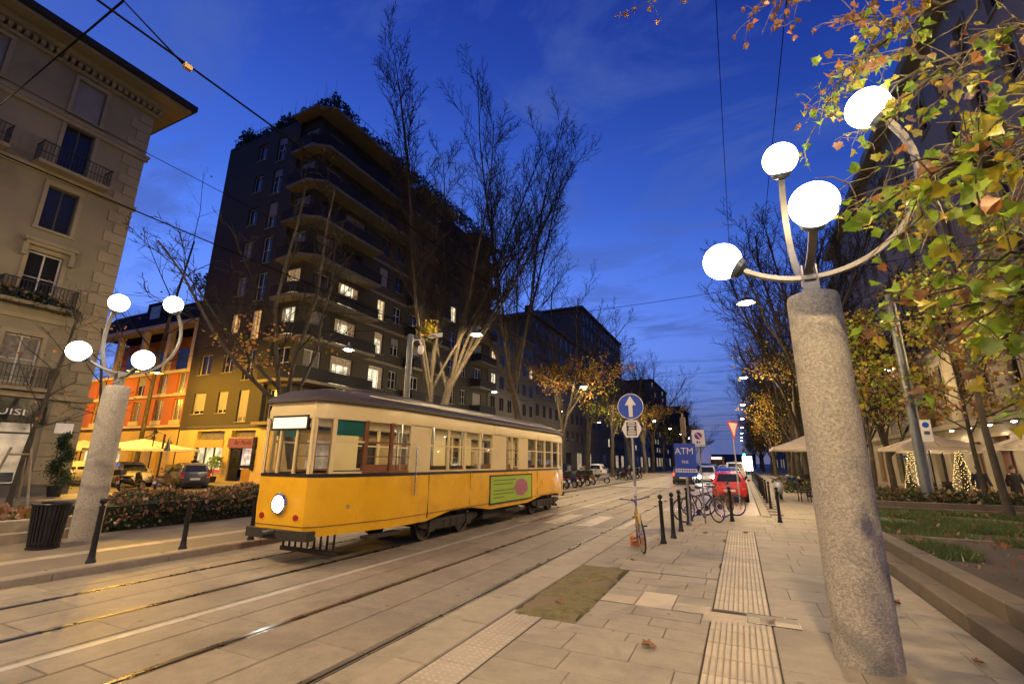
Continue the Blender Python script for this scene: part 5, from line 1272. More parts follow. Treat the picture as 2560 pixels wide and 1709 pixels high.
# ================================================================== VEHICLES
M_carglass = mat('car_glass', (0.02, 0.022, 0.025), 0.05, var=0, spec=0.9)
M_plate = mat('number_plate', (0.6, 0.6, 0.58), 0.5, var=0)
M_tail = mat('tail_lens', (0.45, 0.02, 0.015), 0.15, var=0, spec=0.8)
tyre_m = MB().lathe([(0.19, -0.085), (0.27, -0.095), (0.30, -0.07), (0.305, 0), (0.30, 0.07), (0.27, 0.095), (0.19, 0.085)], 22, (0, 0, 0), 0, Matrix.Rotation(PI / 2, 4, 'Y'), False).mesh('tyre', M_rubber, 40)
rim_b = MB().lathe([(0.195, 0.06), (0.185, 0.05), (0.17, 0.02), (0.05, 0.045), (0.0001, 0.05)], 22, (0, 0, 0), 0, Matrix.Rotation(PI / 2, 4, 'Y'))
rim_b.lathe([(0.195, -0.06), (0.0001, -0.05)], 22, (0, 0, 0), 0, Matrix.Rotation(PI / 2, 4, 'Y'))
rim_m = rim_b.mesh('rim', mat('alloy', (0.4, 0.4, 0.4), 0.35, 0.7, var=0), 40)
def sect(y, hw_, z0, z1, n=10, top=0.86):
    # rounded lower-body section, symmetric
    pts = [(hw_ * 0.86, z0), (hw_ * 0.96, z0 + 0.06), (hw_, z0 + (z1 - z0) * 0.35), (hw_ * 0.995, z0 + (z1 - z0) * 0.62), (hw_ * 0.965, z1 - 0.07), (hw_ * top, z1), (hw_ * 0.45, z1 + 0.02)]
    return [(x, y, z) for x, z in pts] + [(-x, y, z) for x, z in reversed(pts)]
def car(label, loc, rz, paint, L=3.6, Wd=0.82, kind='hatch', lights=None, group='parked cars', H=1.48):
    """local -Y is the tail, +Y the nose"""
    t = thing('car', label, 'car', loc, rz, group)
    if kind == 'hatch':
        body = [(-0.5, 0.72, 0.38, 0.80), (-0.485, 0.90, 0.26, 0.92), (-0.44, 0.98, 0.22, 0.97), (-0.3, 1.0, 0.20, 0.98), (0.0, 1.0, 0.19, 0.96), (0.2, 1.0, 0.2, 0.94), (0.33, 0.98, 0.22, 0.86), (0.44, 0.93, 0.24, 0.76), (0.485, 0.82, 0.28, 0.66), (0.5, 0.66, 0.36, 0.56)]
        gh = [(-0.485, 0.80, 0.95), (-0.44, 0.72, 1.36), (-0.36, 0.69, 1.45), (-0.1, 0.70, 1.48), (0.05, 0.70, 1.44), (0.12, 0.74, 1.32), (0.30, 0.84, 0.92)]
    elif kind == 'van':
        body = [(-0.5, 0.9, 0.3, 1.0), (-0.49, 0.98, 0.24, 1.05), (-0.2, 1.0, 0.2, 1.05), (0.2, 1.0, 0.2, 1.05), (0.4, 0.97, 0.22, 1.0), (0.48, 0.9, 0.26, 0.9), (0.5, 0.8, 0.32, 0.75)]
        gh = [(-0.495, 0.93, 1.03), (-0.485, 0.90, 1.85), (-0.3, 0.9, 1.95), (0.1, 0.9, 1.95), (0.22, 0.88, 1.85), (0.42, 0.88, 1.0)]
    else:  # sedan / suv
        body = [(-0.5, 0.75, 0.42, 0.82), (-0.48, 0.92, 0.3, 0.95), (-0.42, 0.98, 0.26, 1.0), (0.0, 1.0, 0.24, 1.0), (0.25, 1.0, 0.24, 0.98), (0.42, 0.95, 0.26, 0.86), (0.485, 0.84, 0.3, 0.74), (0.5, 0.7, 0.4, 0.62)]
        gh = [(-0.46, 0.80, 0.98), (-0.38, 0.72, 1.45), (-0.28, 0.70, 1.56), (0.0, 0.70, 1.58), (0.10, 0.72, 1.48), (0.28, 0.84, 0.97)]
    MB().loft([sect(y * L, Wd * w, z0 * H / 1.48, z1 * H / 1.48) for (y, w, z0, z1) in body]).build('body', paint, t, smooth=40)
    gr = []
    for (y, w, z) in gh:
        zz = z * H / 1.48; base = 0.93 * H / 1.48
        wb = Wd * 0.93
        gr.append([(wb, y * L, base), (wb * 0.97 * (0.5) + Wd * w * 0.5, y * L, (base + zz) / 2 + 0.02), (Wd * w, y * L, max(zz - 0.05, base + 0.005)), (Wd * w * 0.8, y * L, max(zz, base + 0.01)), (-Wd * w * 0.8, y * L, max(zz, base + 0.01)), (-Wd * w, y * L, max(zz - 0.05, base + 0.005)), (-(wb * 0.97 * 0.5 + Wd * w * 0.5), y * L, (base + zz) / 2 + 0.02), (-wb, y * L, base)])
    MB().loft(gr).build('cabin', paint, t, smooth=30)
    # glazing: slightly proud panels on sides, front and rear
    def gpt(i, side):
        return gr[i][2] if side > 0 else gr[i][5]
    n = len(gh)
    y0, y1 = gh[1][0] * L, gh[-3][0] * L
    for s in (-1, 1):
        x_b = Wd * 0.935; x_t = Wd * (gh[2][1] + 0.012); zb, zt = (0.97 * H / 1.48), (gh[2][2] - 0.11) * H / 1.48
        if kind == 'van': y0s = 0.12 * L
        else: y0s = gh[1][0] * L + 0.30
        ymid = (y0s + gh[-2][0] * L) / 2
        for (a, c) in ((y0s, ymid - 0.04), (ymid + 0.04, gh[-2][0] * L + 0.05)):
            a2 = a + (0.10 if a == y0s else 0.0); c2 = c - (0.22 if c > ymid + 0.05 else 0.0)
            MB().add([(s * x_b, a, zb), (s * x_b, c + (0.18 if c > ymid + 0.05 else 0), zb), (s * (x_t + 0.012), c2, zt), (s * (x_t + 0.012), a2, zt)], [(0, 1, 2, 3)]).build('side_window', M_carglass, t)
    (ya, wa, za), (yb_, wb_, zb_) = gh[0], gh[1]
    q0, q1 = 0.06, 0.94
    def lerp(a, b, q): return a + (b - a) * q
    def rear(q, sx): return (sx * Wd * lerp(wa, wb_, q) * 0.86, lerp(ya, yb_, q) * L - 0.03, lerp(max(za, 0.93), zb_, q) * H / 1.48)
    MB().add([rear(q0, -1), rear(q0, 1), rear(q1, 0.9), rear(q1, -0.9)], [(0, 1, 2, 3)]).build('rear_window', M_carglass, t)
    (ya, wa, za), (yb_, wb_, zb_) = gh[-1], gh[-2]
    def front(q, sx): return (sx * Wd * lerp(wa, wb_, q) * 0.88, lerp(ya, yb_, q) * L + 0.025, lerp(max(za, 0.93), zb_, q) * H / 1.48 + 0.01)
    MB().add([front(0.05, 1), front(0.05, -1), front(0.95, -0.92), front(0.95, 0.92)], [(0, 1, 2, 3)]).build('windscreen', M_carglass, t)
    for s in (-1, 1):
        for yy_ in (-0.31, 0.31):
            w_ = obj('wheel', tyre_m, t, (s * (Wd - 0.085), yy_ * L, 0.30), 0.0 if s > 0 else PI)
            obj('rim', rim_m, w_)
            MB().lathe([(0.345, 0.0), (0.345, 0.008)], 20, (0, 0, 0), 0, Matrix.Translation((s * (Wd * 1.0 - 0.004), yy_ * L, 0.31)) @ Matrix.Rotation(s * PI / 2, 4, 'Y')).build('wheel_arch', M_blackpl, t)
        ztl = 0.78 * H / 1.48
        MB().bx(s * Wd * 0.80 - 0.09, s * Wd * 0.80 + 0.09, -0.5 * L + 0.012, -0.47 * L, ztl - 0.11, ztl + 0.11).build('tail_light', emit('tail_light_on', (1.0, 0.05, 0.03), 5.0) if lights in ('tail', 'both') else M_tail, t)
        MB().bx(s * Wd * 0.80 - 0.07, s * Wd * 0.80 + 0.07, -0.5 * L - 0.002, -0.48 * L, ztl - 0.155, ztl - 0.115).build('reversing_light', mat('amber_lens', (0.6, 0.3, 0.1), 0.2, var=0), t)
        MB().sphere((s * Wd * 0.70, 0.492 * L, 0.60 * H / 1.48), 0.16, 12, 8, 0, (1.2, 0.7, 0.85)).build('headlight', emit('car_headlight_on', (1.0, 0.97, 0.9), 260.0) if lights in ('head', 'both') else M_chrome, t, smooth=60)
        MB().sphere((s * (Wd + 0.09), 0.2 * L, 0.98 * H / 1.48), 0.09, 10, 6, 0, (1, 0.6, 0.7)).build('mirror', paint, t, smooth=60)
    MB().bx(-0.26, 0.26, -0.5 * L - 0.012, -0.5 * L + 0.03, 0.50, 0.61).build('number_plate', M_plate, t)
    MB().loft([[(x, -0.5 * L + 0.02 + 0.10 * (x / Wd) ** 2 - d, z) for x in [-Wd * 0.93 + Wd * 0.186 * i for i in range(11)]] + [(x, -0.44 * L, z) for x in [Wd * 0.93 - Wd * 0.186 * i for i in range(11)]] for z, d in ((0.26, 0.0), (0.30, 0.035), (0.42, 0.04), (0.45, 0.0))]).build('bumper', M_blackpl, t)
    MB().bx(-Wd * 0.86, Wd * 0.86, -0.46 * L, 0.46 * L, 0.16, 0.30).build('underbody', M_blackpl, t)
    return t
P_red = mat('car_red', (0.52, 0.030, 0.022), 0.25, var=0.03, coat=0.6)
P_grey = mat('car_dark_grey', (0.045, 0.045, 0.048), 0.3, var=0.05, coat=0.6)
P_silver = mat('car_silver', (0.42, 0.40, 0.38), 0.3, 0.4, var=0.05, coat=0.5)
P_white = mat('car_white', (0.62, 0.60, 0.57), 0.3, var=0.04, coat=0.5)
P_blue = mat('van_blue', (0.02, 0.06, 0.28), 0.35, var=0.05, coat=0.4)
P_black = mat('car_black', (0.014, 0.014, 0.015), 0.2, var=0, coat=0.7)
car('red hatchback parked at the kerb beyond the bicycles', (-0.62, 28.1, RD), 0.0, P_red, 3.6, 0.82)
car('black car parked just ahead of the red hatchback', (-0.75, 33.2, RD), 0.0, P_black, 4.2, 0.88, 'sedan', None, 'parked cars', 1.5)
car('grey estate car driving away on the nearer track', (-4.75, 47.0, RD), 0.0, P_grey, 4.3, 0.9, 'sedan', 'tail', 'moving cars', 1.6)
car('first oncoming car with glaring headlights', (-2.95, 50.0, RD), PI, P_white, 4.1, 0.86, 'sedan', 'head', 'moving cars')
car('second oncoming car with headlights farther off', (-2.2, 74.0, RD), PI, P_silver, 4.1, 0.86, 'sedan', 'head', 'moving cars')
car('oncoming car with headlights near the far crossing', (-4.6, 92.0, RD), PI, P_white, 4.1, 0.86, 'sedan', 'head', 'moving cars')
car('oncoming car behind the first one, headlights on', (-3.1, 63.0, RD), PI, P_grey, 4.1, 0.86, 'sedan', 'head', 'moving cars')
car('fourth oncoming car with headlights, on the farther track', (-6.6, 82.0, RD), PI, P_silver, 4.1, 0.86, 'sedan', 'head', 'moving cars')
car('car with red tail lights driving off far ahead', (-5.0, 71.0, RD), 0.0, P_black, 4.2, 0.88, 'sedan', 'tail', 'moving cars')
car('parked silver car ahead of the black one', (-0.75, 38.8, RD), 0.0, P_silver, 4.0, 0.86, 'sedan')
car('white delivery van waiting far up the right kerb', (-0.6, 62.0, RD), 0.0, P_white, 5.0, 0.98, 'van', 'tail', 'parked cars', 1.5)
car('blue van parked behind the scooters', (-15.6, 39.0, -0.10), 0.1, P_blue, 4.9, 0.97, 'van', None, 'parked cars', 1.48)
car('black saloon parked behind the row of scooters', (-16.2, 46.0, -0.10), 0.15, P_black, 4.3, 0.88, 'sedan')
car('white saloon parked beside the far motorcycles', (-15.4, 56.0, -0.10), 0.1, P_white, 4.3, 0.88, 'sedan')
car('silver hatchback parked behind the hedge, middle of three', (-34.6, 16.9, -0.10), R_(-100), P_silver, 3.8, 0.84, 'hatch', None, 'cars in the side street')
car('pale hatchback behind the hedge next to the left pillar lamp', (-39.2, 16.4, -0.10), R_(-10), P_white, 3.7, 0.84, 'hatch', None, 'cars in the side street')
car('dark hatchback behind the hedge nearest the bar', (-31.0, 18.2, -0.10), R_(75), P_grey, 3.8, 0.84, 'hatch', None, 'cars in the side street')
# bus far off
bs_ = thing('bus', 'distant bus with lit destination board in the street', 'bus', (-4.4, 106.0, RD))
MB().bx(-1.25, 1.25, 0, 11, 0.4, 3.1).build('body', mat('bus_orange', (0.5, 0.18, 0.05), 0.4), bs_); MB().bx(-1.1, 1.1, -0.05, -0.01, 1.3, 2.5).build('windscreen', M_carglass, bs_); MB().bx(-0.9, 0.9, -0.06, -0.01, 2.65, 2.95).build('destination_board', emit('bus_board', (1, 0.9, 0.7), 8.0), bs_)
for s in (-0.9, 0.9): MB().sphere((s, -0.03, 0.8), 0.13, 10, 6).build('headlight', emit('car_headlight_on', (1.0, 0.97, 0.9), 260.0), bs_)
for y in (2.2, 8.5):
    for s in (-1.1, 1.1): MB().lathe([(0.48, -0.14), (0.48, 0.14)], 16, (0, 0, 0), 0, Matrix.Translation((s, y, 0.48)) @ Matrix.Rotation(PI / 2, 4, 'Y')).build('wheel', M_rubber, bs_)
# ------------------------------------------------------------------ scooters
P_s1 = mat('scooter_black', (0.014, 0.014, 0.016), 0.22, var=0, coat=0.7); P_s2 = mat('scooter_silver', (0.42, 0.41, 0.39), 0.3, 0.5, var=0, coat=0.5); P_s3 = mat('scooter_white', (0.6, 0.58, 0.54), 0.3, var=0, coat=0.5); P_s4 = mat('scooter_bronze', (0.18, 0.13, 0.08), 0.3, 0.3, var=0, coat=0.5); P_s5 = mat('scooter_navy', (0.02, 0.03, 0.09), 0.25, var=0, coat=0.6)
s_tyre = MB().lathe([(0.17, -0.05), (0.235, -0.05), (0.255, -0.02), (0.255, 0.02), (0.235, 0.05), (0.17, 0.05)], 20, (0, 0, 0), 0, Matrix.Rotation(PI / 2, 4, 'Y'), False).mesh('tyre', M_rubber, 40)
srb = MB()
srb.lathe([(0.175, -0.035), (0.165, -0.03), (0.165, 0.03), (0.175, 0.035)], 20, (0, 0, 0), 0, Matrix.Rotation(PI / 2, 4, 'Y'), False); srb.lathe([(0.045, -0.05), (0.045, 0.05)], 10, (0, 0, 0), 0, Matrix.Rotation(PI / 2, 4, 'Y'))
for q in range(5):
    a = q * 2 * PI / 5; srb.tube([(0, 0.04 * math.cos(a), 0.04 * math.sin(a)), (0, 0.17 * math.cos(a), 0.17 * math.sin(a))], 0.018, 5)
s_rim = srb.mesh('rim', mat('alloy', (0.4, 0.4, 0.4), 0.35, 0.7, var=0), 40)
def oval(y, hwid, z0, z1, n=10): return [(hwid * math.cos(2 * PI * i / n), y, (z0 + z1) / 2 + (z1 - z0) / 2 * math.sin(2 * PI * i / n)) for i in range(n)]
def make_scooter(paint, case=True, screen=False):
    t = thing('scooter', 'scooter', 'scooter')
    # nose +Y
    MB().loft([oval(-0.80, 0.05, 0.62, 0.70), oval(-0.72, 0.12, 0.48, 0.76), oval(-0.45, 0.17, 0.38, 0.76), oval(-0.15, 0.17, 0.34, 0.72), oval(0.02, 0.13, 0.30, 0.52), oval(0.08, 0.10, 0.28, 0.36)]).build('tail_body', paint, t, smooth=60)
    MB().loft([oval(-0.1, 0.16, 0.25, 0.32), oval(0.2, 0.18, 0.24, 0.31), oval(0.42, 0.15, 0.25, 0.33)]).build('footboard', M_blackpl, t, smooth=50)
    sh = []
    for (y, z, w, th) in ((0.38, 0.28, 0.12, 0.05), (0.46, 0.45, 0.20, 0.07), (0.47, 0.62, 0.22, 0.08), (0.43, 0.78, 0.19, 0.09), (0.36, 0.93, 0.12, 0.08)):
        sh.append([(w, y - 0.05, z), (w * 0.7, y + th * 0.5, z), (0, y + th, z), (-w * 0.7, y + th * 0.5, z), (-w, y - 0.05, z), (-w * 0.6, y - 0.02, z), (w * 0.6, y - 0.02, z)])
    MB().loft(sh).build('leg_shield', paint, t, smooth=40)
    MB().loft([oval(0.40, 0.06, 0.42, 0.52), oval(0.56, 0.09, 0.44, 0.55), oval(0.72, 0.075, 0.42, 0.53), oval(0.86, 0.05, 0.32, 0.40)]).build('front_mudguard', paint, t, smooth=60)
    MB().loft([[(x * w, y, z + (0.05 if k_ in (2, 3) else 0)) for k_, x in enumerate((-1, -0.9, -0.5, 0.5, 0.9, 1))] for (y, w, z) in ((-0.74, 0.10, 0.78), (-0.4, 0.16, 0.77), (-0.05, 0.15, 0.74), (0.05, 0.08, 0.72))]).build('seat', M_blackpl, t, smooth=50)
    MB().tube([(-0.33, 0.25, 1.02), (-0.2, 0.33, 1.0), (0, 0.36, 0.97), (0.2, 0.33, 1.0), (0.33, 0.25, 1.02)], 0.02, 6).build('handlebar', M_blackpl, t)
    for s in (-1, 1):
        MB().tube([(s * 0.2, 0.33, 1.0), (s * 0.27, 0.30, 1.17)], 0.008, 5).sphere((s * 0.29, 0.29, 1.2), 0.055, 10, 6, 0, (1.2, 0.3, 0.8)).build('mirror', M_blackpl, t)
        MB().tube([(s * 0.05, 0.42, 0.6), (s * 0.055, 0.62, 0.25)], 0.022, 6).build('fork', M_chrome, t)
    MB().sphere((0, 0.44, 0.92), 0.09, 12, 8, 0, (1.2, 0.6, 0.8)).build('headlight', M_chrome, t, smooth=60)
    MB().bx(-0.07, 0.07, -0.83, -0.78, 0.60, 0.68).build('tail_light', M_tail, t)
    MB().bx(-0.09, 0.09, -0.86, -0.85, 0.40, 0.54).build('number_plate', M_plate, t)
    MB().tube([(0.13, -0.1, 0.24), (0.15, -0.4, 0.27), (0.16, -0.75, 0.36)], [0.03, 0.055, 0.06], 8).build('exhaust', M_chrome, t)
    MB().tube([(-0.05, -0.02, 0.22), (-0.17, 0.05, 0.0)], 0.014, 5).build('stand', M_iron, t)
    for y in (-0.58, 0.66):
        w_ = obj('wheel', s_tyre, t, (0, y, 0.255)); obj('rim', s_rim, w_)
    if case: MB().loft([[(x, y, z) for x, y in ((-.2, -.95), (.2, -.95), (.21, -.6), (-.21, -.6))] for z in (0.84, 0.88, 1.05, 1.12)]).build('top_case', M_blackpl, t, smooth=30)
    if screen: MB().loft([[(-0.2, 0.5, 0.95), (0, 0.53, 0.95), (0.2, 0.5, 0.95)], [(-0.22, 0.42, 1.2), (0, 0.45, 1.22), (0.22, 0.42, 1.2)], [(-0.16, 0.36, 1.4), (0, 0.38, 1.42), (0.16, 0.36, 1.4)]], cap=False).build('screen', glass('screen_glass', (0.7, 0.72, 0.72), 0.7), t)
    return t
protos = [make_scooter(P_s1, True, False), make_scooter(P_s2, False, False), make_scooter(P_s1, True, True), make_scooter(P_s4, False, True), make_scooter(P_s3, True, False), make_scooter(P_s5, False, False)]
rows_s = [  # x, y, heading, proto, label
    (-11.1, 27.4, 65, 2, 'black scooter with windscreen, first behind the tram tail'), (-11.1, 28.5, 62, 0, 'black scooter with top case, second behind the tram tail'), (-11.0, 29.6, 66, 3, 'bronze scooter with windscreen near the tram tail'), (-11.0, 30.8, 60, 0, 'black scooter with top case, fourth in the kerb row'),
    (-10.9, 32.0, 68, 5, 'navy scooter in the middle of the kerb row'), (-10.9, 33.3, 63, 2, 'black scooter with screen, sixth in the kerb row'), (-10.8, 34.8, 66, 0, 'black scooter with top case, seventh in the kerb row'), (-10.8, 36.4, 60, 3, 'bronze scooter with screen, eighth in the kerb row'), (-10.6, 39.0, 100, 1, 'silver scooter standing side-on at the end of the kerb row'),
    (-10.8, 48.0, 62, 0, 'black scooter, nearest of the farther group'), (-10.8, 49.6, 66, 5, 'navy scooter, second of the farther group'), (-10.8, 51.2, 60, 4, 'white scooter with top case in the farther group'), (-10.7, 53.0, 66, 2, 'black scooter with screen in the farther group'), (-10.7, 54.8, 62, 0, 'black scooter with top case, last of the farther group'),
    (1.55, 27.6, 168, 1, 'silver scooter parked behind the right row of bollards'), (3.1, 36.0, 140, 0, 'black scooter on the right pavement under the trees'), (3.0, 38.5, 150, 5, 'navy scooter farther back under the right trees'),
    (-30.2, 15.0, 20, 0, 'black scooter in the side street before the bar'), (-28.9, 15.9, 35, 3, 'bronze scooter in the side street nearest the bar door')]
usedp = set()
for (x, y, a, pi_, lab) in rows_s:
    loc = (x, y, 0.0 if x > -20 else -0.1)
    g = 'scooters along the left kerb' if -12 < x < -10 else ('scooters on the right pavement' if x > 0 else 'scooters in the side street')
    if pi_ not in usedp:
        usedp.add(pi_); t = protos[pi_]; t.location = loc; t.rotation_euler = (0, 0, R_(a)); t['label'] = lab; t['group'] = g
    else: t = dup(protos[pi_], loc, R_(a), lab, g)
    t.rotation_euler = (0, R_(-5), R_(a))
# ------------------------------------------------------------------ bicycles
def bicycle(label, loc, rz, paint, lean=0.06, steer=0.0, basket=False):
    t = thing('bicycle', label, 'bicycle', loc, rz, 'parked bicycles'); t.rotation_euler = (0, lean, rz)
    R0 = 0.335; wb = 1.04
    tor = [(R0 + 0.016 * math.cos(a), 0.016 * math.sin(a)) for a in [2 * PI * i / 8 for i in range(9)]]
    ty = MB().lathe(tor, 36, (0, 0, 0), 0, Matrix.Rotation(PI / 2, 4, 'Y'), False).mesh('tyre', M_rubber, 60)
    rm = MB().lathe([(R0 - 0.014, -0.012), (R0 - 0.03, 0.0), (R0 - 0.014, 0.012)], 36, (0, 0, 0), 0, Matrix.Rotation(PI / 2, 4, 'Y'), False)
    rm.lathe([(0.02, -0.03), (0.02, 0.03)], 10, (0, 0, 0), 0, Matrix.Rotation(PI / 2, 4, 'Y'))
    for q in range(28):
        a = 2 * PI * q / 28; s = 0.028 if q % 2 else -0.028
        rm.tube([(s, 0.02 * math.cos(a + 0.6), 0.02 * math.sin(a + 0.6)), (0, (R0 - 0.02) * math.cos(a), (R0 - 0.02) * math.sin(a))], 0.0022, 3, cap=False)
    rmm = rm.mesh('rim', M_chrome, 50)
    rw = obj('rear_wheel', ty, t, (0, -wb / 2, R0 + 0.016)); obj('rim', rmm, rw)
    fw_ = obj('front_wheel', ty, t, (0, wb / 2, R0 + 0.016), steer); obj('rim', rmm, fw_)
    bb = (0, -0.06, 0.29); st = (0, -0.22, 0.82); ht = (0, 0.33, 0.86); hb = (0, 0.38, 0.70); ra = (0, -wb / 2, 0.351); fa = (0, wb / 2, 0.351)
    f = MB().tube([bb, st], 0.016, 8).tube([bb, hb], 0.019, 8).tube([(0, -0.19, 0.74), ht], 0.016, 8).tube([ht, hb], 0.020, 8)
    for s in (-0.05, 0.05): f.tube([bb, (s, ra[1], ra[2])], 0.010, 6).tube([(0, -0.19, 0.74), (s, ra[1], ra[2])], 0.009, 6)
    f.build('frame', paint, t, smooth=50)
    fo = MB()
    for s in (-0.05, 0.05): fo.tube([(s, hb[1], hb[2] - 0.01), (s, hb[1] + 0.06, 0.5), (s, fa[1], fa[2])], 0.011, 6)
    fo.tube([(-0.05, hb[1], hb[2]), (0.05, hb[1], hb[2])], 0.014, 6).build('fork', paint, t)
    MB().tube([ht, (0, 0.30, 0.98)], 0.013, 6).tube([(-0.29, 0.16, 1.02), (-0.24, 0.24, 1.02), (-0.08, 0.32, 0.99), (0.08, 0.32, 0.99), (0.24, 0.24, 1.02), (0.29, 0.16, 1.02)], 0.012, 6).build('handlebar', M_chrome, t, smooth=50)
    for s in (-1, 1): MB().tube([(s * 0.265, 0.2, 1.02), (s * 0.30, 0.10, 1.02)], 0.017, 7).build('grip', M_blackpl, t)
    MB().tube([st, (0, -0.24, 0.93)], 0.012, 6).build('seat_post', M_chrome, t)
    MB().loft([[(-w, y, z), (-w * 0.6, y, z + 0.035), (w * 0.6, y, z + 0.035), (w, y, z), (0, y, z - 0.03)] for (y, w, z) in ((-0.37, 0.07, 0.94), (-0.33, 0.085, 0.95), (-0.22, 0.06, 0.94), (-0.10, 0.02, 0.93))]).build('saddle', M_blackpl, t, smooth=40)
    MB().lathe([(0.09, -0.004), (0.09, 0.004)], 20, (0, 0, 0), 0, Matrix.Translation((0.045, bb[1], bb[2])) @ Matrix.Rotation(PI / 2, 4, 'Y')).build('chainring', M_iron, t)
    MB().tube([(0.05, bb[1], bb[2]), (0.09, bb[1] + 0.10, bb[2] - 0.13)], 0.010, 5).tube([(-0.05, bb[1], bb[2]), (-0.09, bb[1] - 0.10, bb[2] + 0.13)], 0.010, 5).build('crank', M_chrome, t)
    for s, dy, dz in ((1, 0.10, -0.13), (-1, -0.10, 0.13)): MB().bx(s * 0.14 - 0.045, s * 0.14 + 0.045, bb[1] + dy - 0.035, bb[1] + dy + 0.035, bb[2] + dz - 0.012, bb[2] + dz + 0.012).build('pedal', M_blackpl, t)
    MB().tube([(0.047, bb[1], bb[2] + 0.088), (0.047, ra[1], ra[2] + 0.04)], 0.004, 4).tube([(0.047, bb[1], bb[2] - 0.088), (0.047, ra[1], ra[2] - 0.04)], 0.004, 4).build('chain', M_iron, t)
    for (cy, a0, a1) in ((-wb / 2, 20, 170), (wb / 2, 40, 140)):
        pts = []
        for i in range(10):
            a = R_(a0 + (a1 - a0) * i / 9); pts.append((cy + 0.375 * math.cos(a), 0.351 + 0.375 * math.sin(a)))
        m_ = MB().loft([[(-0.024, p[0], p[1] - 0.008), (0, p[0], p[1]), (0.024, p[0], p[1] - 0.008), (0, p[0], p[1] - 0.006)] for p in pts]).build('mudguard', paint, t, smooth=50)
    if basket: MB().bx(-0.16, 0.16, 0.42, 0.68, 0.82, 0.84).bx(-0.16, 0.16, 0.66, 0.68, 0.84, 1.02).bx(-0.16, -0.145, 0.42, 0.66, 0.84, 1.02).bx(0.145, 0.16, 0.42, 0.66, 0.84, 1.02).build('basket', M_iron, t)
    return t
bicycle('yellow-framed bicycle leaning on the signpost seen end-on', (-2.02, 10.55, 0.0), PI + R_(14), mat('bike_yellow', (0.50, 0.33, 0.08), 0.4, var=0.1), 0.10, 0.15)
bicycle('dark bicycle leaning by the blue board with its big wheel to the right', (-1.22, 15.9, 0.0), R_(-62), mat('bike_dark', (0.03, 0.03, 0.03), 0.4, var=0), -0.16, 0.5)
bicycle('old silver-brown bicycle just behind the dark one', (-1.15, 17.6, 0.0), R_(-70), mat('bike_brown', (0.25, 0.19, 0.12), 0.4, 0.4, var=0.1), 0.08, 0.2)
bicycle('rusty bicycle nearest the red car', (-0.75, 18.3, 0.0), R_(-66), mat('bike_rust', (0.28, 0.10, 0.05), 0.5, var=0.2), -0.05, 0.1)
# ================================================================== TREES AND PLANTS
M_bark = mat('plane_bark', (0.05, 0.04, 0.028), 0.9, var=0.35, scale=3.5, bump=0.5, bscale=25, stain=((0.11, 0.092, 0.065), 2.2, 0.55, 0.7))
M_twig = mat('twig_bark', (0.018, 0.014, 0.010), 0.9, var=0.3, scale=4)
def leafmat(name, c1, c2, rand=True):
    if name in _mats: return _mats[name]
    m = bpy.data.materials.new(name); m.use_nodes = True
    n = m.node_tree.nodes; l = m.node_tree.links; n.clear()
    g = n.new('ShaderNodeNewGeometry'); t = n.new('ShaderNodeTexNoise'); t.inputs['Scale'].default_value = 6.0; t.inputs['Detail'].default_value = 4; l.new(g.outputs['Position'], t.inputs['Vector'])
    mr = n.new('ShaderNodeMapRange'); mr.inputs[1].default_value = 0.35; mr.inputs[2].default_value = 0.65; l.new(t.outputs[0], mr.inputs[0])
    mx_ = n.new('ShaderNodeMix'); mx_.data_type = 'RGBA'; mx_.inputs[6].default_value = (*c1, 1); mx_.inputs[7].default_value = (*c2, 1); l.new(mr.outputs[0], mx_.inputs[0])
    d = n.new('ShaderNodeBsdfDiffuse'); tr = n.new('ShaderNodeBsdfTranslucent'); gl = n.new('ShaderNodeBsdfGlossy'); gl.inputs['Roughness'].default_value = 0.4
    l.new(mx_.outputs[2], d.inputs[0]); l.new(mx_.outputs[2], tr.inputs[0])
    ms = n.new('ShaderNodeMixShader'); ms.inputs[0].default_value = 0.45; l.new(d.outputs[0], ms.inputs[1]); l.new(tr.outputs[0], ms.inputs[2])
    m2 = n.new('ShaderNodeMixShader'); m2.inputs[0].default_value = 0.05; l.new(ms.outputs[0], m2.inputs[1]); l.new(gl.outputs[0], m2.inputs[2])
    o = n.new('ShaderNodeOutputMaterial'); l.new(m2.outputs[0], o.inputs[0])
    _mats[name] = m
    return m
L_green = leafmat('leaf_green', (0.17, 0.30, 0.02), (0.30, 0.40, 0.04))
L_yel = leafmat('leaf_yellow_green', (0.36, 0.36, 0.03), (0.44, 0.32, 0.03))
L_org = leafmat('leaf_orange', (0.42, 0.15, 0.03), (0.34, 0.17, 0.06))
L_brn = leafmat('leaf_brown', (0.20, 0.10, 0.04), (0.30, 0.16, 0.08))
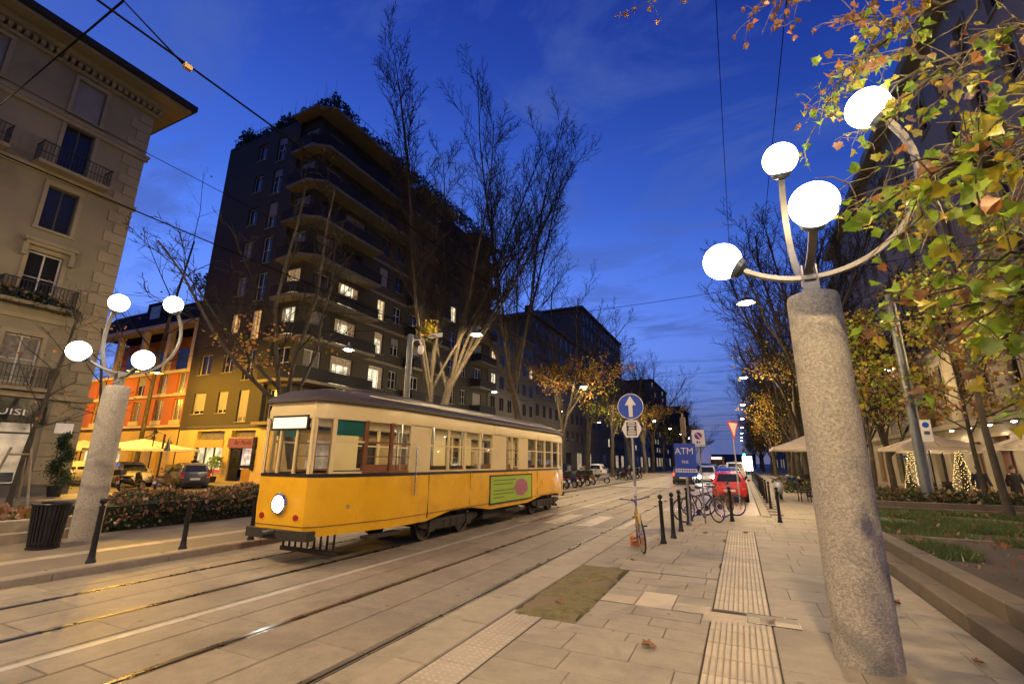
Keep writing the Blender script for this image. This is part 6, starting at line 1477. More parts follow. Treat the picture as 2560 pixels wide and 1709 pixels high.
def grow(mb, lev, p, d, L, r, rg, P, tips):
    nseg = P['seg'][lev]; pts = [p.copy()]; rad = [r]
    q = p.copy(); dd = d.copy()
    for i in range(nseg):
        dd = (dd + Vector((rg.gauss(0, 1), rg.gauss(0, 1), rg.gauss(0, 0.6))) * P['wob'][lev] + Vector((0, 0, P['up'][lev]))).normalized()
        q = q + dd * (L / nseg); pts.append(q.copy()); rad.append(r * (1 - (1 - P['tap'][lev]) * (i + 1) / nseg))
    mb[0 if lev < 2 else 1].tube(pts, rad, P['sides'][lev], cap=False)
    if lev >= P['max']:
        tips.append((pts[-1], dd, pts)); return
    nk = P['kids'][lev]
    for k in range(nk):
        u = P['from'][lev] + (1 - P['from'][lev]) * (k + rg.random() * 0.8) / nk
        f = u * nseg; i = min(int(f), nseg - 1); w = f - i
        bp_ = pts[i].lerp(pts[i + 1], w); tdir = (pts[i + 1] - pts[i]).normalized()
        ax = tdir.orthogonal().normalized(); ax.rotate(Matrix.Rotation(k * 2.4 + rg.uniform(-0.6, 0.6), 3, tdir))
        ang = R_(rg.uniform(*P['ang'][lev]))
        nd = tdir.copy(); nd.rotate(Matrix.Rotation(ang, 3, ax))
        ll = L * P['len'][lev] * rg.uniform(0.7, 1.15) * (1.15 - 0.55 * u if lev else 1)
        grow(mb, lev + 1, bp_, nd, ll, max(rad[i] * P['rr'][lev] * rg.uniform(0.8, 1.1), P.get('rmin', 0.004)), rg, P, tips)
    if lev > 0: tips.append((pts[-1], dd, pts))
PB = dict(max=4, seg=[5, 6, 5, 4, 3], wob=[0.05, 0.09, 0.12, 0.15, 0.18], up=[0.02, 0.09, 0.10, 0.07, 0.03], tap=[0.75, 0.35, 0.3, 0.35, 0.5], sides=[10, 7, 5, 3, 3],
          kids=[5, 9, 7, 5], len=[2.0, 0.42, 0.46, 0.45], ang=[(12, 30), (18, 42), (22, 48), (25, 55)], rr=[0.55, 0.42, 0.45, 0.5])
PB['rmin'] = 0.016; PB['from'] = [0.55, 0.15, 0.15, 0.15]
def leaves_on(tips, rg, n, size, zmax=None, zmin=None, mats=3, spread=0.35):
    mb = MB()
    cand = [t for t in tips if (zmax is None or t[0].z < zmax) and (zmin is None or t[0].z > zmin)]
    if not cand: return mb
    for i in range(n):
        tp, d, pts = rg.choice(cand)
        p = pts[rg.randrange(1, len(pts))] + Vector((rg.gauss(0, 1), rg.gauss(0, 1), rg.gauss(0, 1))) * spread * 0.5
        s = size * rg.uniform(0.6, 1.3)
        a = Vector((rg.gauss(0, 1), rg.gauss(0, 1), rg.gauss(-0.5, 0.8))).normalized(); b = a.orthogonal().normalized(); b.rotate(Matrix.Rotation(rg.uniform(0, 6.28), 3, a)); c = a.cross(b)
        v = [p, p + a * s * 0.45 + b * s * 0.45 + c * s * 0.1, p + a * s, p + a * s * 0.45 - b * s * 0.45 + c * s * 0.1]
        mb.add([tuple(x) for x in v], [(0, 1, 2), (0, 2, 3)], rg.randrange(mats))
    return mb
def make_tree(name, label, loc, trunkL, r, seed, P=PB, lean=(0, 0), leaf_n=0, leaf_s=0.12, zmax=None, zmin=None, lm=None, forks=None, group=None):
    rg = random.Random(seed)
    t = thing(name, label, 'tree', loc, 0, group)
    mb = [MB(), MB()]; tips = []
    d = Vector((lean[0], lean[1], 1)).normalized()
    mb[0].tube([(0, 0, -0.2), (0, 0, 0.0), (0.0, 0, 0.35)], [r * 1.55, r * 1.35, r * 1.05], 10, cap=False)
    if forks:
        for (fx_, fy_, fl, fr_) in forks: grow(mb, 0, Vector((0, 0, 0.15)), Vector((fx_, fy_, 1)).normalized(), fl, fr_, rg, P, tips)
    else: grow(mb, 0, Vector((0, 0, 0.0)), d, trunkL, r, rg, P, tips)
    mb[0].build('trunk', M_bark, t, smooth=60)
    stuff(mb[1].build('twigs', M_twig, t))
    if leaf_n:
        lv = leaves_on(tips, rg, leaf_n, leaf_s, zmax, zmin)
        if lv.v: stuff(lv.build('crown', lm or [L_yel, L_brn, L_org], t))
    return t
gl_ = 'bare plane trees along the left side'; gr_ = 'plane trees along the right side'
PT = dict(PB); PT['kids'] = [7, 16, 10, 5]; PT['ang'] = [(8, 27), (16, 38), (16, 40), (22, 48)]; PT['up'] = [0.02, 0.05, 0.14, 0.12, 0.05]; PT['len'] = [2.75, 0.27, 0.46, 0.48]; PT['from'] = [0.8, 0.22, 0.15, 0.12]; PT['rmin'] = 0.014; PT['wob'] = [0.05, 0.05, 0.10, 0.15, 0.18]; PT['tap'] = [0.75, 0.15, 0.25, 0.35, 0.5]
t1 = make_tree('plane_tree', 'tall bare forked plane tree towering over the tram roof', (-14.6, 20.2, 0.0), 6, 0.30, 21, PT, leaf_n=420, leaf_s=0.16, zmax=8.5, zmin=4, lm=[L_yel, L_green, L_org], forks=[(-0.02, -0.03, 5.6, 0.24), (0.02, 0.19, 6.2, 0.27)], group=gl_)
t2 = make_tree('plane_tree', 'tall bare plane tree just behind the forked one', (-14.8, 33.0, 0.0), 7.4, 0.32, 33, PT, (0.02, 0.03), 200, 0.16, 8, 4, group=gl_)
PS = dict(PB); PS['kids'] = [5, 6, 6, 4]; PS['ang'] = [(25, 50), (25, 55), (25, 55), (25, 55)]
t3 = make_tree('plane_tree', 'smaller dark bare tree before the corner balconies', (-15.5, 13.3, 0.0), 4.6, 0.19, 5, PS, (-0.03, -0.08), 260, 0.13, 6.5, 3.0, group=gl_)
far_l = make_tree('plane_tree', 'plane tree with lit yellow leaves below the lamp beyond the tram', (-14.6, 40.0, 0.0), 6.0, 0.28, 8, PB, (0, 0), 2600, 0.20, 10.5, 2.5, group=gl_)
far_l2 = make_tree('plane_tree', 'bare plane tree, fifth along the left side', (-14.8, 50.0, 0.0), 6.0, 0.28, 9, PB, (0, 0), 500, 0.22, 10, 3, [L_green, L_yel, L_yel], group=gl_)
names_ = ['sixth', 'seventh', 'eighth', 'ninth', 'tenth', 'eleventh', 'twelfth', 'thirteenth', 'fourteenth', 'fifteenth', 'sixteenth']
for i, y in enumerate([60, 70, 80, 91, 102, 115, 130, 150, 172, 200]):
    dup(far_l if i % 2 else far_l2, (-14.6 + (i % 3) * 0.3, y, 0.0), i * 1.3, 'bare plane tree, %s along the left side' % names_[i], gl_, 0.9 + 0.07 * (i % 4))
PR = dict(PB); PR['kids'] = [7, 13, 9, 5]; PR['rmin'] = 0.017; PR['from'] = [0.4, 0.12, 0.12, 0.12]; PR['ang'] = [(14, 42), (18, 45), (22, 48), (25, 55)]
tr1 = make_tree('plane_tree', 'plane tree with lamplit yellow leaves left of the big pillar', (4.1, 38.0, 0.0), 6.0, 0.30, 14, PR, (-0.06, 0), 2200, 0.19, 9.5, 2.5, [L_yel, L_org, L_yel], group=gr_)
tr2 = make_tree('plane_tree', 'nearest bare plane tree behind the big concrete pillar', (4.6, 30.0, 0.0), 6.0, 0.26, 15, PR, (-0.02, 0), 500, 0.19, 7, 2.5, [L_brn, L_org, L_yel], group=gr_)
for i, y in enumerate([47, 56, 66, 77, 89, 102, 118, 136, 158, 185]):
    dup(tr1 if i % 2 else tr2, (4.4 + (i % 3) * 0.4, y, 0.0), 1 + i * 1.7, 'bare plane tree, %s along the right side' % (['third', 'fourth', 'fifth'] + names_)[i], gr_, 0.88 + 0.06 * (i % 3))
for i, (x, y) in enumerate([(9.5, 42), (10, 52), (9.8, 63), (10.2, 78)]):
    dup(tr2, (x, y, 0.0), 2.2 * i + 0.5, 'bare tree close to the palazzo front, %s from the viewer' % ordn[i], gr_, 0.8)
# saplings in the right garden
PSap = dict(max=3, seg=[7, 4, 4, 3], wob=[0.03, 0.1, 0.15, 0.2], up=[0.01, 0.06, 0.05, 0.02], tap=[0.4, 0.4, 0.4, 0.5], sides=[9, 5, 4, 3], kids=[13, 5, 4], len=[0.30, 0.45, 0.45], ang=[(35, 65), (25, 55), (25, 55)], rr=[0.42, 0.5, 0.5])
PSap['from'] = [0.30, 0.25, 0.2]
make_tree('sapling', 'slender leaning young tree with yellow leaves in the right garden', (7.9, 21.9, 0.25), 9.5, 0.12, 4, PSap, (-0.045, -0.02), 2300, 0.17, None, 3.2, [L_yel, L_green, L_brn], group='young garden trees')
make_tree('sapling', 'young tree with yellowing leaves behind the tall grey pole', (5.3, 26.5, 0.2), 8.0, 0.10, 6, PSap, (0.02, 0.0), 2300, 0.17, None, 2.6, [L_yel, L_green, L_brn], group='young garden trees')
make_tree('sapling', 'young tree with orange leaves hiding the palazzo lower floors', (9.3, 27.5, 0.2), 8.5, 0.10, 7, PSap, (0.0, 0.03), 2400, 0.17, None, 3.0, [L_org, L_yel, L_brn], group='young garden trees')
# bare staked saplings before the pale house
PBr = dict(PSap); PBr['kids'] = [11, 4, 3]
for (x, y, s, w) in ((-24.2, 8.2, 31, 'before the shop window'), (-23.6, 4.6, 32, 'at the left picture edge'), (-25.2, 10.9, 33, 'near the spiral shrub')):
    make_tree('staked_sapling', 'bare young tree with wooden stakes %s' % w, (x, y, -0.1), 7.5, 0.085, s, PBr, (0.02, 0.02), 60, 0.12, None, 2.5, [L_brn, L_brn, L_org], group='staked bare saplings')
M_stake = mat('stake_wood', (0.26, 0.20, 0.12), 0.8, var=0.3, scale=5)
sk = thing('tree_stakes', 'wooden stake frame around the bare sapling at the shop', 'stakes', (-24.2, 8.2, -0.1))
for a in range(3): MB().tube([(0.75 * math.cos(a * 2.1 + .4), 0.75 * math.sin(a * 2.1 + .4), 0), (0.32 * math.cos(a * 2.1 + .4), 0.32 * math.sin(a * 2.1 + .4), 2.1)], 0.04, 7).build('stake', M_stake, sk)
for a in range(3): MB().tube([(0.36 * math.cos(a * 2.1 + .4), 0.36 * math.sin(a * 2.1 + .4), 1.85), (0.36 * math.cos(a * 2.1 + 2.5), 0.36 * math.sin(a * 2.1 + 2.5), 1.85)], 0.035, 6).build('cross_rail', M_stake, sk)
# spiral shrub in a pot
ss = thing('spiral_shrub', 'dark spiral clipped shrub in a pot against the pale house', 'shrub', (-26.6, 10.35, 0.02))
MB().lathe([(0.22, 0), (0.28, 0.45), (0.25, 0.45), (0.0001, 0.42)], 14).build('pot', M_iron, ss)
MB().tube([(0, 0, 0.4), (0.03, 0, 1.5), (0, 0.02, 2.6)], 0.03, 6).build('stem', M_bark, ss)
L_dark = leafmat('leaf_dark_evergreen', (0.018, 0.04, 0.012), (0.035, 0.06, 0.018))
rg = random.Random(2); sf_ = MB()
for i in range(2600):
    u = rg.random(); z = 0.5 + 2.1 * u; R2 = 0.52 * (1 - 0.6 * u); a = u * 4 * PI + rg.gauss(0, 0.55)
    p = Vector((R2 * 0.55 * math.cos(a), R2 * 0.55 * math.sin(a), z)) + Vector((rg.gauss(0, 1), rg.gauss(0, 1), rg.gauss(0, 0.7))) * 0.13 * (1.2 - u * 0.6)
    d = Vector((rg.gauss(0, 1), rg.gauss(0, 1), rg.gauss(0.2, 1))).normalized(); b_ = d.orthogonal().normalized()
    sf_.add([tuple(p), tuple(p + d * 0.05 + b_ * 0.025), tuple(p + d * 0.1), tuple(p + d * 0.05 - b_ * 0.025)], [(0, 1, 2, 3)])
stuff(sf_.build('foliage', L_dark, ss))
# generic leafy hedge volume
L_ivy = leafmat('leaf_ivy', (0.03, 0.05, 0.018), (0.055, 0.065, 0.025))
def leafbox(x0, x1, y0, y1, h, n, size, seed, mats, z0=0.0, top=0.0, share=(0.8,)):
    rg = random.Random(seed); mb = MB()
    for i in range(n):
        u, v = rg.random(), rg.random()
        x = x0 + (x1 - x0) * u; y = y0 + (y1 - y0) * v
        hh = h * (0.86 + 0.10 * math.sin(y * 2.1 + x) + 0.06 * math.sin(y * 5.3 + 1.0 + x * 3)) * min(1, 4.5 * min(u, 1 - u) + 0.45) * min(1, 5 * min(v, 1 - v) + 0.4)
        z = z0 + hh * (1 - rg.random() ** 2.2 * 0.95)
        p = Vector((x, y, z)); d = Vector((rg.gauss(0, 1), rg.gauss(0, 1), rg.gauss(0.5, 0.8))).normalized(); b_ = d.orthogonal().normalized(); b_.rotate(Matrix.Rotation(rg.uniform(0, 6.3), 3, d)); s = size * rg.uniform(0.6, 1.3)
        mi = 0
        if len(mats) > 1 and z > z0 + hh * 0.75 and rg.random() < top: mi = rg.randrange(1, len(mats)); s *= 1.6
        mb.add([tuple(p), tuple(p + d * s * 0.5 + b_ * s * 0.35), tuple(p + d * s), tuple(p + d * s * 0.5 - b_ * s * 0.35)], [(0, 1, 2, 3)], mi)
    return mb
L_dry = leafmat('leaf_dry_fallen', (0.30, 0.14, 0.06), (0.24, 0.12, 0.06))
hg = thing('hedge', 'low dark ivy hedge strewn with fallen leaves behind the left pillar lamp', 'hedge', (-15.0, 11.0, 0.0))
o = stuff(leafbox(-16.6, -13.55, 6.0, 19.5, 0.82, 26000, 0.085, 3, [L_ivy, L_dry, L_dry], 0.0, 0.20).build('foliage', [L_ivy, L_dry, L_dry], hg, world=True))
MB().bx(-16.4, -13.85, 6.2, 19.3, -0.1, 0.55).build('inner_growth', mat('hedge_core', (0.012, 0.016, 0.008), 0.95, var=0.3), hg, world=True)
# left planter bed with low wall, grass and dead leaves
M_soil = mat('soil', (0.055, 0.042, 0.03), 0.95, var=0.4, scale=4, bump=0.8, bscale=25)
M_grass = leafmat('grass_blade', (0.06, 0.10, 0.02), (0.11, 0.14, 0.03))
pl = thing('planter_wall', 'low two-step stone planter edge left of the litter bin', 'planter', (-14.0, 1.0, 0.0))
for i in range(7): MB().slab(-13.62, -13.36, -6 + i * 1.7, -4.31 + i * 1.7, 0, 0.2, 0.015).build('edge_stone', M_kerb, pl, world=True)
for i in range(7): MB().slab(-13.9, -13.62, -6 + i * 1.7, -4.31 + i * 1.7, 0, 0.42, 0.015).build('coping_stone', M_kerb, pl, world=True)
struct(MB().bx(-17.5, -13.9, -6, 5.9, -0.1, 0.36).build('planter_soil', M_soil))
stuff(leafbox(-17.3, -13.95, -3, 5.8, 0.14, 5000, 0.11, 9, [M_grass, L_dry, L_dry], 0.34, 0.55).build('leaf_litter', [M_grass, L_dry, L_dry]))
# ------------------------------------------------------------------ right garden
M_dkerb = mat('shaded_brown_edge_stone', (0.115, 0.088, 0.058), 0.8, var=0.3, scale=3, bump=0.35, bscale=80, rand=0.15)  # darker brown than the kerb granite: shade on the garden edge is painted in
gp = thing('garden_edge', 'two-step stone garden edge on the right of the pavement', 'planter', (2.2, 5.0, 0.0))
for i in range(10): MB().slab(2.08, 2.36, -2 + i * 1.55, -0.46 + i * 1.55, -0.02, 0.17, 0.015).build('step_stone', M_dkerb, gp, world=True)
for i in range(10): MB().slab(2.36, 2.62, -2.2 + i * 1.55, -0.66 + i * 1.55, -0.02, 0.37, 0.015).build('coping_stone', M_dkerb, gp, world=True)
for i in range(6): MB().slab(2.62 + i * 1.5, 4.11 + i * 1.5, 13.0, 13.26, -0.02, 0.30, 0.015).build('end_stone', M_dkerb, gp, world=True)
gs = MB()
for j in range(27):
    for i in range(19):
        gs.v.append((2.6 + 8.4 * i / 18, -2 + 15.0 * j / 26, 0.31 + 0.03 * math.sin(i * 1.3 + j) + random.Random(i * 91 + j).uniform(-0.02, 0.03)))
for j in range(26):
    for i in range(18):
        a = j * 19 + i; gs.f.append((a, a + 1, a + 20, a + 19)); gs.m.append(0)
struct(gs.build('garden_soil', M_soil, smooth=60))
def grass(nm, x0, x1, y0, y1, z, n, seed, h=0.12, patch=0.0):
    rg = random.Random(seed); mb = MB()
    for i in range(n):
        for _ in range(20):
            x, y = rg.uniform(x0, x1), rg.uniform(y0, y1)
            if math.sin(x * 1.7 + y * 0.9) + math.sin(y * 1.3 - x * 0.6 + 1) > patch: break
        hh = h * rg.uniform(0.5, 1.3); a = rg.uniform(0, 6.28); w = 0.006 + 0.002 * math.hypot(x, y) / 4
        dx, dy = math.cos(a), math.sin(a); lx, ly = rg.gauss(0, 0.4) * hh, rg.gauss(0, 0.4) * hh
        mb.add([(x - dx * w, y - dy * w, z), (x + dx * w, y + dy * w, z), (x + lx, y + ly, z + hh)], [(0, 1, 2)])
    return stuff(mb.build(nm, M_grass))
grass('grass', 2.7, 10.8, 1.0, 12.9, 0.31, 16000, 1, 0.13, 0.6)
grass('grass', 2.9, 10.8, 14.5, 22.5, 0.06, 22000, 2, 0.16, -0.6)
struct(MB().bx(2.7, 11.0, 13.3, 22.6, -0.02, 0.07).build('lawn', mat('lawn_soil', (0.05, 0.06, 0.025), 0.95, var=0.5, scale=1.2, bump=0.6, bscale=20)))
stuff(leafbox(2.7, 10.8, 0.5, 12.9, 0.05, 1500, 0.085, 12, [L_dry, L_brn, L_dry], 0.335, 0.5).build('leaf_litter', [L_dry, L_brn, L_dry]))
stuff(leafbox(2.9, 10.6, 13.5, 22.3, 0.06, 420, 0.09, 13, [L_dry, L_brn], 0.10, 0.5).build('leaf_litter', [L_dry, L_brn]))
bd = thing('garden_border', 'two-step brown stone border across the garden before the terrace', 'planter', (6.0, 22.8, 0.0))
for i in range(7): MB().slab(2.9 + i * 1.2, 4.09 + i * 1.2, 22.65, 22.95, 0, 0.22, 0.015).build('border_stone', M_dkerb, bd, world=True)
for i in range(7): MB().slab(2.9 + i * 1.2, 4.09 + i * 1.2, 22.95, 23.2, 0, 0.42, 0.015).build('border_top_stone', M_dkerb, bd, world=True)
hb = thing('low_hedge', 'low green ground-cover hedge behind the garden border', 'hedge', (6.0, 24.5, 0.0))
stuff(leafbox(3.0, 9.6, 23.2, 26.0, 0.75, 9000, 0.10, 14, [L_ivy, M_grass, L_dry], 0.05, 0.3).build('foliage', [L_ivy, M_grass, L_dry], hb, world=True))
hb2 = thing('low_hedge', 'low hedge around the tree feet left of the big pillar', 'hedge', (3.6, 36.0, 0.0))
stuff(leafbox(2.2, 5.6, 33.8, 48, 0.6, 5000, 0.14, 15, [L_ivy, M_grass, L_dry], 0.05, 0.3).build('foliage', [L_ivy, M_grass, L_dry], hb2, world=True))
# roof garden on the dark block
rgd = MB(); rg = random.Random(17)
for (x0, x1, y0, y1, h, n) in ((-39.2, -30.5, 22.2, 24.0, 1.3, 2600), (-38.9, -37.2, 22.1, 24, 2.0, 700), (-31.5, -26.6, 22.0, 25.0, 2.0, 1800), (-28.3, -26.6, 25, 50, 1.2, 3800), (-33.5, -32.0, 22.1, 24, 1.8, 500)):
    b_ = leafbox(x0, x1, y0, y1, h, n, 0.26, int(h * 100 + n), [0], 28.95); rgd.add(b_.v, b_.f)
    for k in range(int(n / 60)):
        x, y = rg.uniform(x0, x1), rg.uniform(y0, y1); rgd.tube([(x, y, 29), (x + rg.gauss(0, .2), y + rg.gauss(0, .2), 29 + h * rg.uniform(0.9, 1.5))], [0.02, 0.008], 3, cap=False)
rgo = thing('roof_garden', 'dark shrubs growing along the roof edge of the corner block', 'shrubs', (-30.0, 22.5, 28.95))
stuff(rgd.build('foliage', L_dark, rgo, world=True))
rgd2 = leafbox(-45, -41, 23.5, 27, 2.2, 900, 0.26, 77, [0], 16.3)
rg2 = thing('roof_shrub', 'dark roof shrub on the orange house beside the block', 'shrubs', (-43.0, 25.0, 16.3)); stuff(rgd2.build('foliage', L_dark, rg2, world=True))
PRt = dict(PSap); PRt['kids'] = [9, 5, 3]
make_tree('bare_roadside_tree', 'thin bare tree rising behind the left edge of the dark block', (-41.5, 20.6, 0.0), 20.5, 0.18, 44, PRt, (0.0, 0.0), 40, 0.2, None, 8, [L_brn, L_brn, L_brn])
# potted plant at the bar
pp = thing('potted_plant', 'bushy potted plant beside the bar door', 'plant', (-33.35, 21.4, 0.02))
MB().lathe([(0.2, 0), (0.26, 0.4), (0.23, 0.4), (0.0001, 0.36)], 12).build('pot', M_iron, pp)
MB().tube([(0, 0, 0.35), (0, 0, 1.2)], 0.02, 5).build('stem', M_bark, pp)
stuff(leafbox(-33.75, -32.95, 21.0, 21.8, 0.9, 500, 0.13, 23, [0], 0.95).build('foliage', L_green, pp, world=True))
# ------------------------------------------------------------------ overhanging plane tree in the right foreground
FG = thing('plane_tree', 'big leafy plane tree whose branches hang into the upper right corner', 'tree', (5.4, 3.2, 0.3), 0, gr_)
rg = random.Random(99)
tw = MB(); bk = MB()
bk.tube([(5.4, 3.2, 0.1), (5.4, 3.2, 0.6), (5.35, 3.25, 2.5), (5.2, 3.4, 4.6), (5.0, 3.7, 6.8), (4.6, 4.2, 9.5)], [0.36, 0.28, 0.24, 0.21, 0.15, 0.06], 12, cap=False)
ends = [((1.31, 6.4, 6.46), 5.6), ((1.2, 6.72, 5.94), 5.2), ((0.82, 7.02, 8.69), 7.5), ((1.23, 6.8, 8.14), 7.2), ((-1.07, 6.96, 9.75), 8.2), ((0.97, 3.99, 3.86), 4.4), ((1.03, 4.66, 4.02), 4.4), ((0.96, 3.64, 3.45), 4.0), ((1.07, 3.44, 3.17), 3.9), ((1.23, 3.57, 2.96), 3.9), ((1.06, 3.86, 2.85), 3.8), ((1.34, 3.21, 3.21), 3.8), ((1.59, 3.29, 3.33), 3.8), ((1.65, 3.87, 3.03), 3.8), ((1.26, 3.6, 2.51), 3.6), ((1.18, 4.17, 2.78), 3.7), ((1.74, 4.0, 2.7), 3.7), ((1.71, 5.73, 6.25), 5.8), ((2.07, 5.4, 6.42), 6.0), ((2.12, 4.87, 5.14), 5.2), ((2.39, 4.71, 5.35), 5.4), ((1.7, 4.26, 4.17), 4.4), ((1.31, 6.06, 6.05), 5.4), ((1.48, 5.11, 4.83), 5.0), ((2.02, 5.27, 5.17), 5.3), ((1.98, 3.92, 4.2), 4.5), ((1.5, 4.21, 2.39), 3.7), ((1.88, 6.18, 7.4), 6.6), ((2.6, 6.5, 6.0), 5.8), ((2.7, 6.2, 4.4), 5.0), ((3.0, 6.8, 5.2), 5.2), ((2.3, 5.6, 3.6), 4.6), ((2.9, 6.0, 3.0), 4.4)]
limbs = []
for (le, z0) in (((1.9, 5.5, 5.7), 4.6), ((1.5, 3.9, 3.7), 3.4), ((2.3, 6.2, 4.6), 3.8), ((1.2, 6.4, 8.2), 6.2), ((1.9, 3.9, 2.7), 2.9), ((2.5, 4.8, 5.0), 4.2), ((1.8, 6.0, 6.6), 5.4), ((2.1, 2.4, 5.4), 4.5)):  # last limb carries the unseen branches added for shade
    le = Vector(le); s = Vector((5.27, 3.35, z0)); m1 = s.lerp(le, 0.5) + Vector((rg.gauss(0, .2), rg.gauss(0, .2), 0.6)); q = []
    for i in range(13):
        u = i / 12; q.append(s * (1 - u) ** 2 + m1 * 2 * u * (1 - u) + le * u * u + Vector((rg.gauss(0, .03), rg.gauss(0, .03), rg.gauss(0, .03))) * (1 if 0 < i else 0))
    bk.tube(q, [0.075 * (1 - i / 12) + 0.012 for i in range(13)], 6, cap=False); limbs.append(q)
lvs = []
ends += [((e_[0] + abs(rg.gauss(0, .45)) + 0.05, e_[1] + rg.gauss(0, .25), e_[2] + rg.gauss(0, .35)), z_ + rg.gauss(0, .3)) for (e_, z_) in ends for q_ in range(1) if e_[0] > 0.9 and e_[2] < 7 and rg.random() < 0.35]
ends += [((x_, y_, z_), z_) for (x_, y_, z_) in ((1.5, 2.2, 5.5), (2.2, 2.4, 5.0), (2.6, 3.0, 6.0), (1.8, 2.8, 6.2), (3.0, 2.0, 5.0), (2.5, 1.5, 4.5), (3.2, 3.2, 6.5), (1.4, 2.7, 5.4), (2.0, 1.8, 5.8), (2.8, 2.6, 4.4), (1.9, 2.3, 4.6), (2.3, 2.9, 6.9))]  # unseen branches above the view, added to shade the right side from the overhead lamp
for (e, z0) in ends:
    e = Vector(e); lb = min(limbs, key=lambda q: (q[-1] - e).length); s = lb[min(range(4, 12), key=lambda q: (lb[q] - e).length + 0.12 * abs(q - 7))]; m1 = s.lerp(e, 0.45) + Vector((rg.gauss(0, .12), rg.gauss(0, .12), 0.22 + rg.gauss(0, .12)))
    pts = []
    for i in range(13):
        u = i / 12; pts.append(s * (1 - u) ** 2 + m1 * 2 * u * (1 - u) + e * u * u + Vector((rg.gauss(0, .02), rg.gauss(0, .02), rg.gauss(0, .02))) * (1 if 0 < i < 12 else 0))
    bk.tube(pts, [0.014 * (1 - i / 12) + 0.004 for i in range(13)], 5, cap=False)
    for i in range(2, 13):
        for k in range((1 if rg.random() < 0.95 else 0) if i < 12 else 2):
            tdir = (pts[min(i + 1, 12)] - pts[i - 1]).normalized()
            d = (tdir * 0.6 + Vector((rg.gauss(0, 1), rg.gauss(0, 1), rg.gauss(-0.1, 0.7))).normalized() * 0.8).normalized()
            L = rg.uniform(0.18, 0.48) * (1.25 - 0.5 * i / 12)
            q = [pts[i], pts[i] + d * L * 0.5 + Vector((0, 0, 0.02)), pts[i] + d * L + Vector((0, 0, -0.03))]
            tw.tube(q, [0.006, 0.004, 0.0025], 4, cap=False)
            for j in range(rg.choice([1, 2, 2, 3])):
                u = rg.uniform(0.35, 1.0); b0 = q[0].lerp(q[2], u)
                pd = Vector((rg.gauss(0, 1), rg.gauss(0, 1), rg.gauss(-0.5, 0.7))).normalized(); b1 = b0 + pd * rg.uniform(0.03, 0.07)
                tw.tube([b0, b1], [0.002, 0.0015], 3, cap=False)
                lvs.append((b1, pd))
bk.build('trunk', M_bark, FG, smooth=60, world=True)
stuff(tw.build('twigs', mat('young_twig', (0.16, 0.13, 0.07), 0.8, var=0.2), FG, world=True))
proto_leaves = []
for mm in (L_green, L_green, L_yel, L_yel, L_org, L_brn):
    for k in range(4):
        v_, f_ = leaf_poly(1.0, rg, rg.uniform(-0.1, 0.9), rg.uniform(-0.6, 1.0)); proto_leaves.append(MB().add(v_, f_).mesh('leaf', mm, 70))
campos = Vector((0, 0, 1.75))
lvs.sort(key=lambda t: (t[0] - campos).length)
def vis(p):
    w = p - campos; z = w.dot(Vector(_f))
    if z < 0.3: return False
    return abs(w.dot(Vector(_r)) / z) < 1.12 and abs(w.dot(Vector(_d)) / z) < 0.76
def dpx(p):
    w = p - campos; z = w.dot(Vector(_f)); return (1280 + 1160 * w.dot(Vector(_r)) / z) / 1.0898, (854.5 + 1160 * w.dot(Vector(_d)) / z) / 1.0898
def clear_lamp(p):
    a, b = dpx(p); return (p - campos).length > 5.6 or not (a < 1935 and 300 < b < 900)
lvs = [t for t in lvs if not vis(t[0]) or clear_lamp(t[0])]
seen = [t for t in lvs if vis(t[0])]
rest = [t for t in lvs if not vis(t[0])]
def leafmx(p, d, s):
    y = (d + Vector((0, 0, -0.35)) + Vector((rg.gauss(0, .3), rg.gauss(0, .3), rg.gauss(0, .3)))).normalized()
    n_ = Vector((rg.gauss(0, .7), rg.gauss(0, .7), 1)).normalized(); x = y.cross(n_).normalized(); z = x.cross(y)
    return Matrix(((x.x * s, y.x * s, z.x * s, p.x), (x.y * s, y.y * s, z.y * s, p.y), (x.z * s, y.z * s, z.z * s, p.z), (0, 0, 0, 1)))
for i, (p, d) in enumerate(seen[:300]):
    me = proto_leaves[rg.choice([rg.randrange(0, 8), rg.randrange(0, 8), rg.randrange(8, 16), rg.randrange(16, 24) if rg.random() < 0.45 else 3])]
    o = obj('leaf', me, FG); o.matrix_local = leafmx(p - FG.location, d, rg.uniform(0.05, 0.125))
cr = MB()
for (p, d) in seen[300:] + rest:
    k = rg.choice([0, 0, 0, 1, 1, 1, 2, 3]); v_, f_ = leaf_poly(1.0, rg, rg.uniform(-0.1, 0.9), rg.uniform(-0.6, 1.0))
    if p.z > 7: k = rg.choice([2, 3, 3])
    cr.add(v_, f_, k, leafmx(p, d, rg.uniform(0.05, 0.12)))
stuff(cr.build('crown', [L_green, L_yel, L_org, L_brn], FG, world=True))

# plants spilling over the pale house's balcony
bpn = thing('balcony_plants', 'dark trailing plants along the first balcony of the pale house', 'plants', (-27.5, 6.9, 8.2))
stuff(leafbox(-28.0, -27.25, 3.4, 10.0, 0.75, 2600, 0.12, 51, [L_dark, L_brn], 8.0, 0.15).build('foliage', [L_dark, L_brn], bpn, world=True))
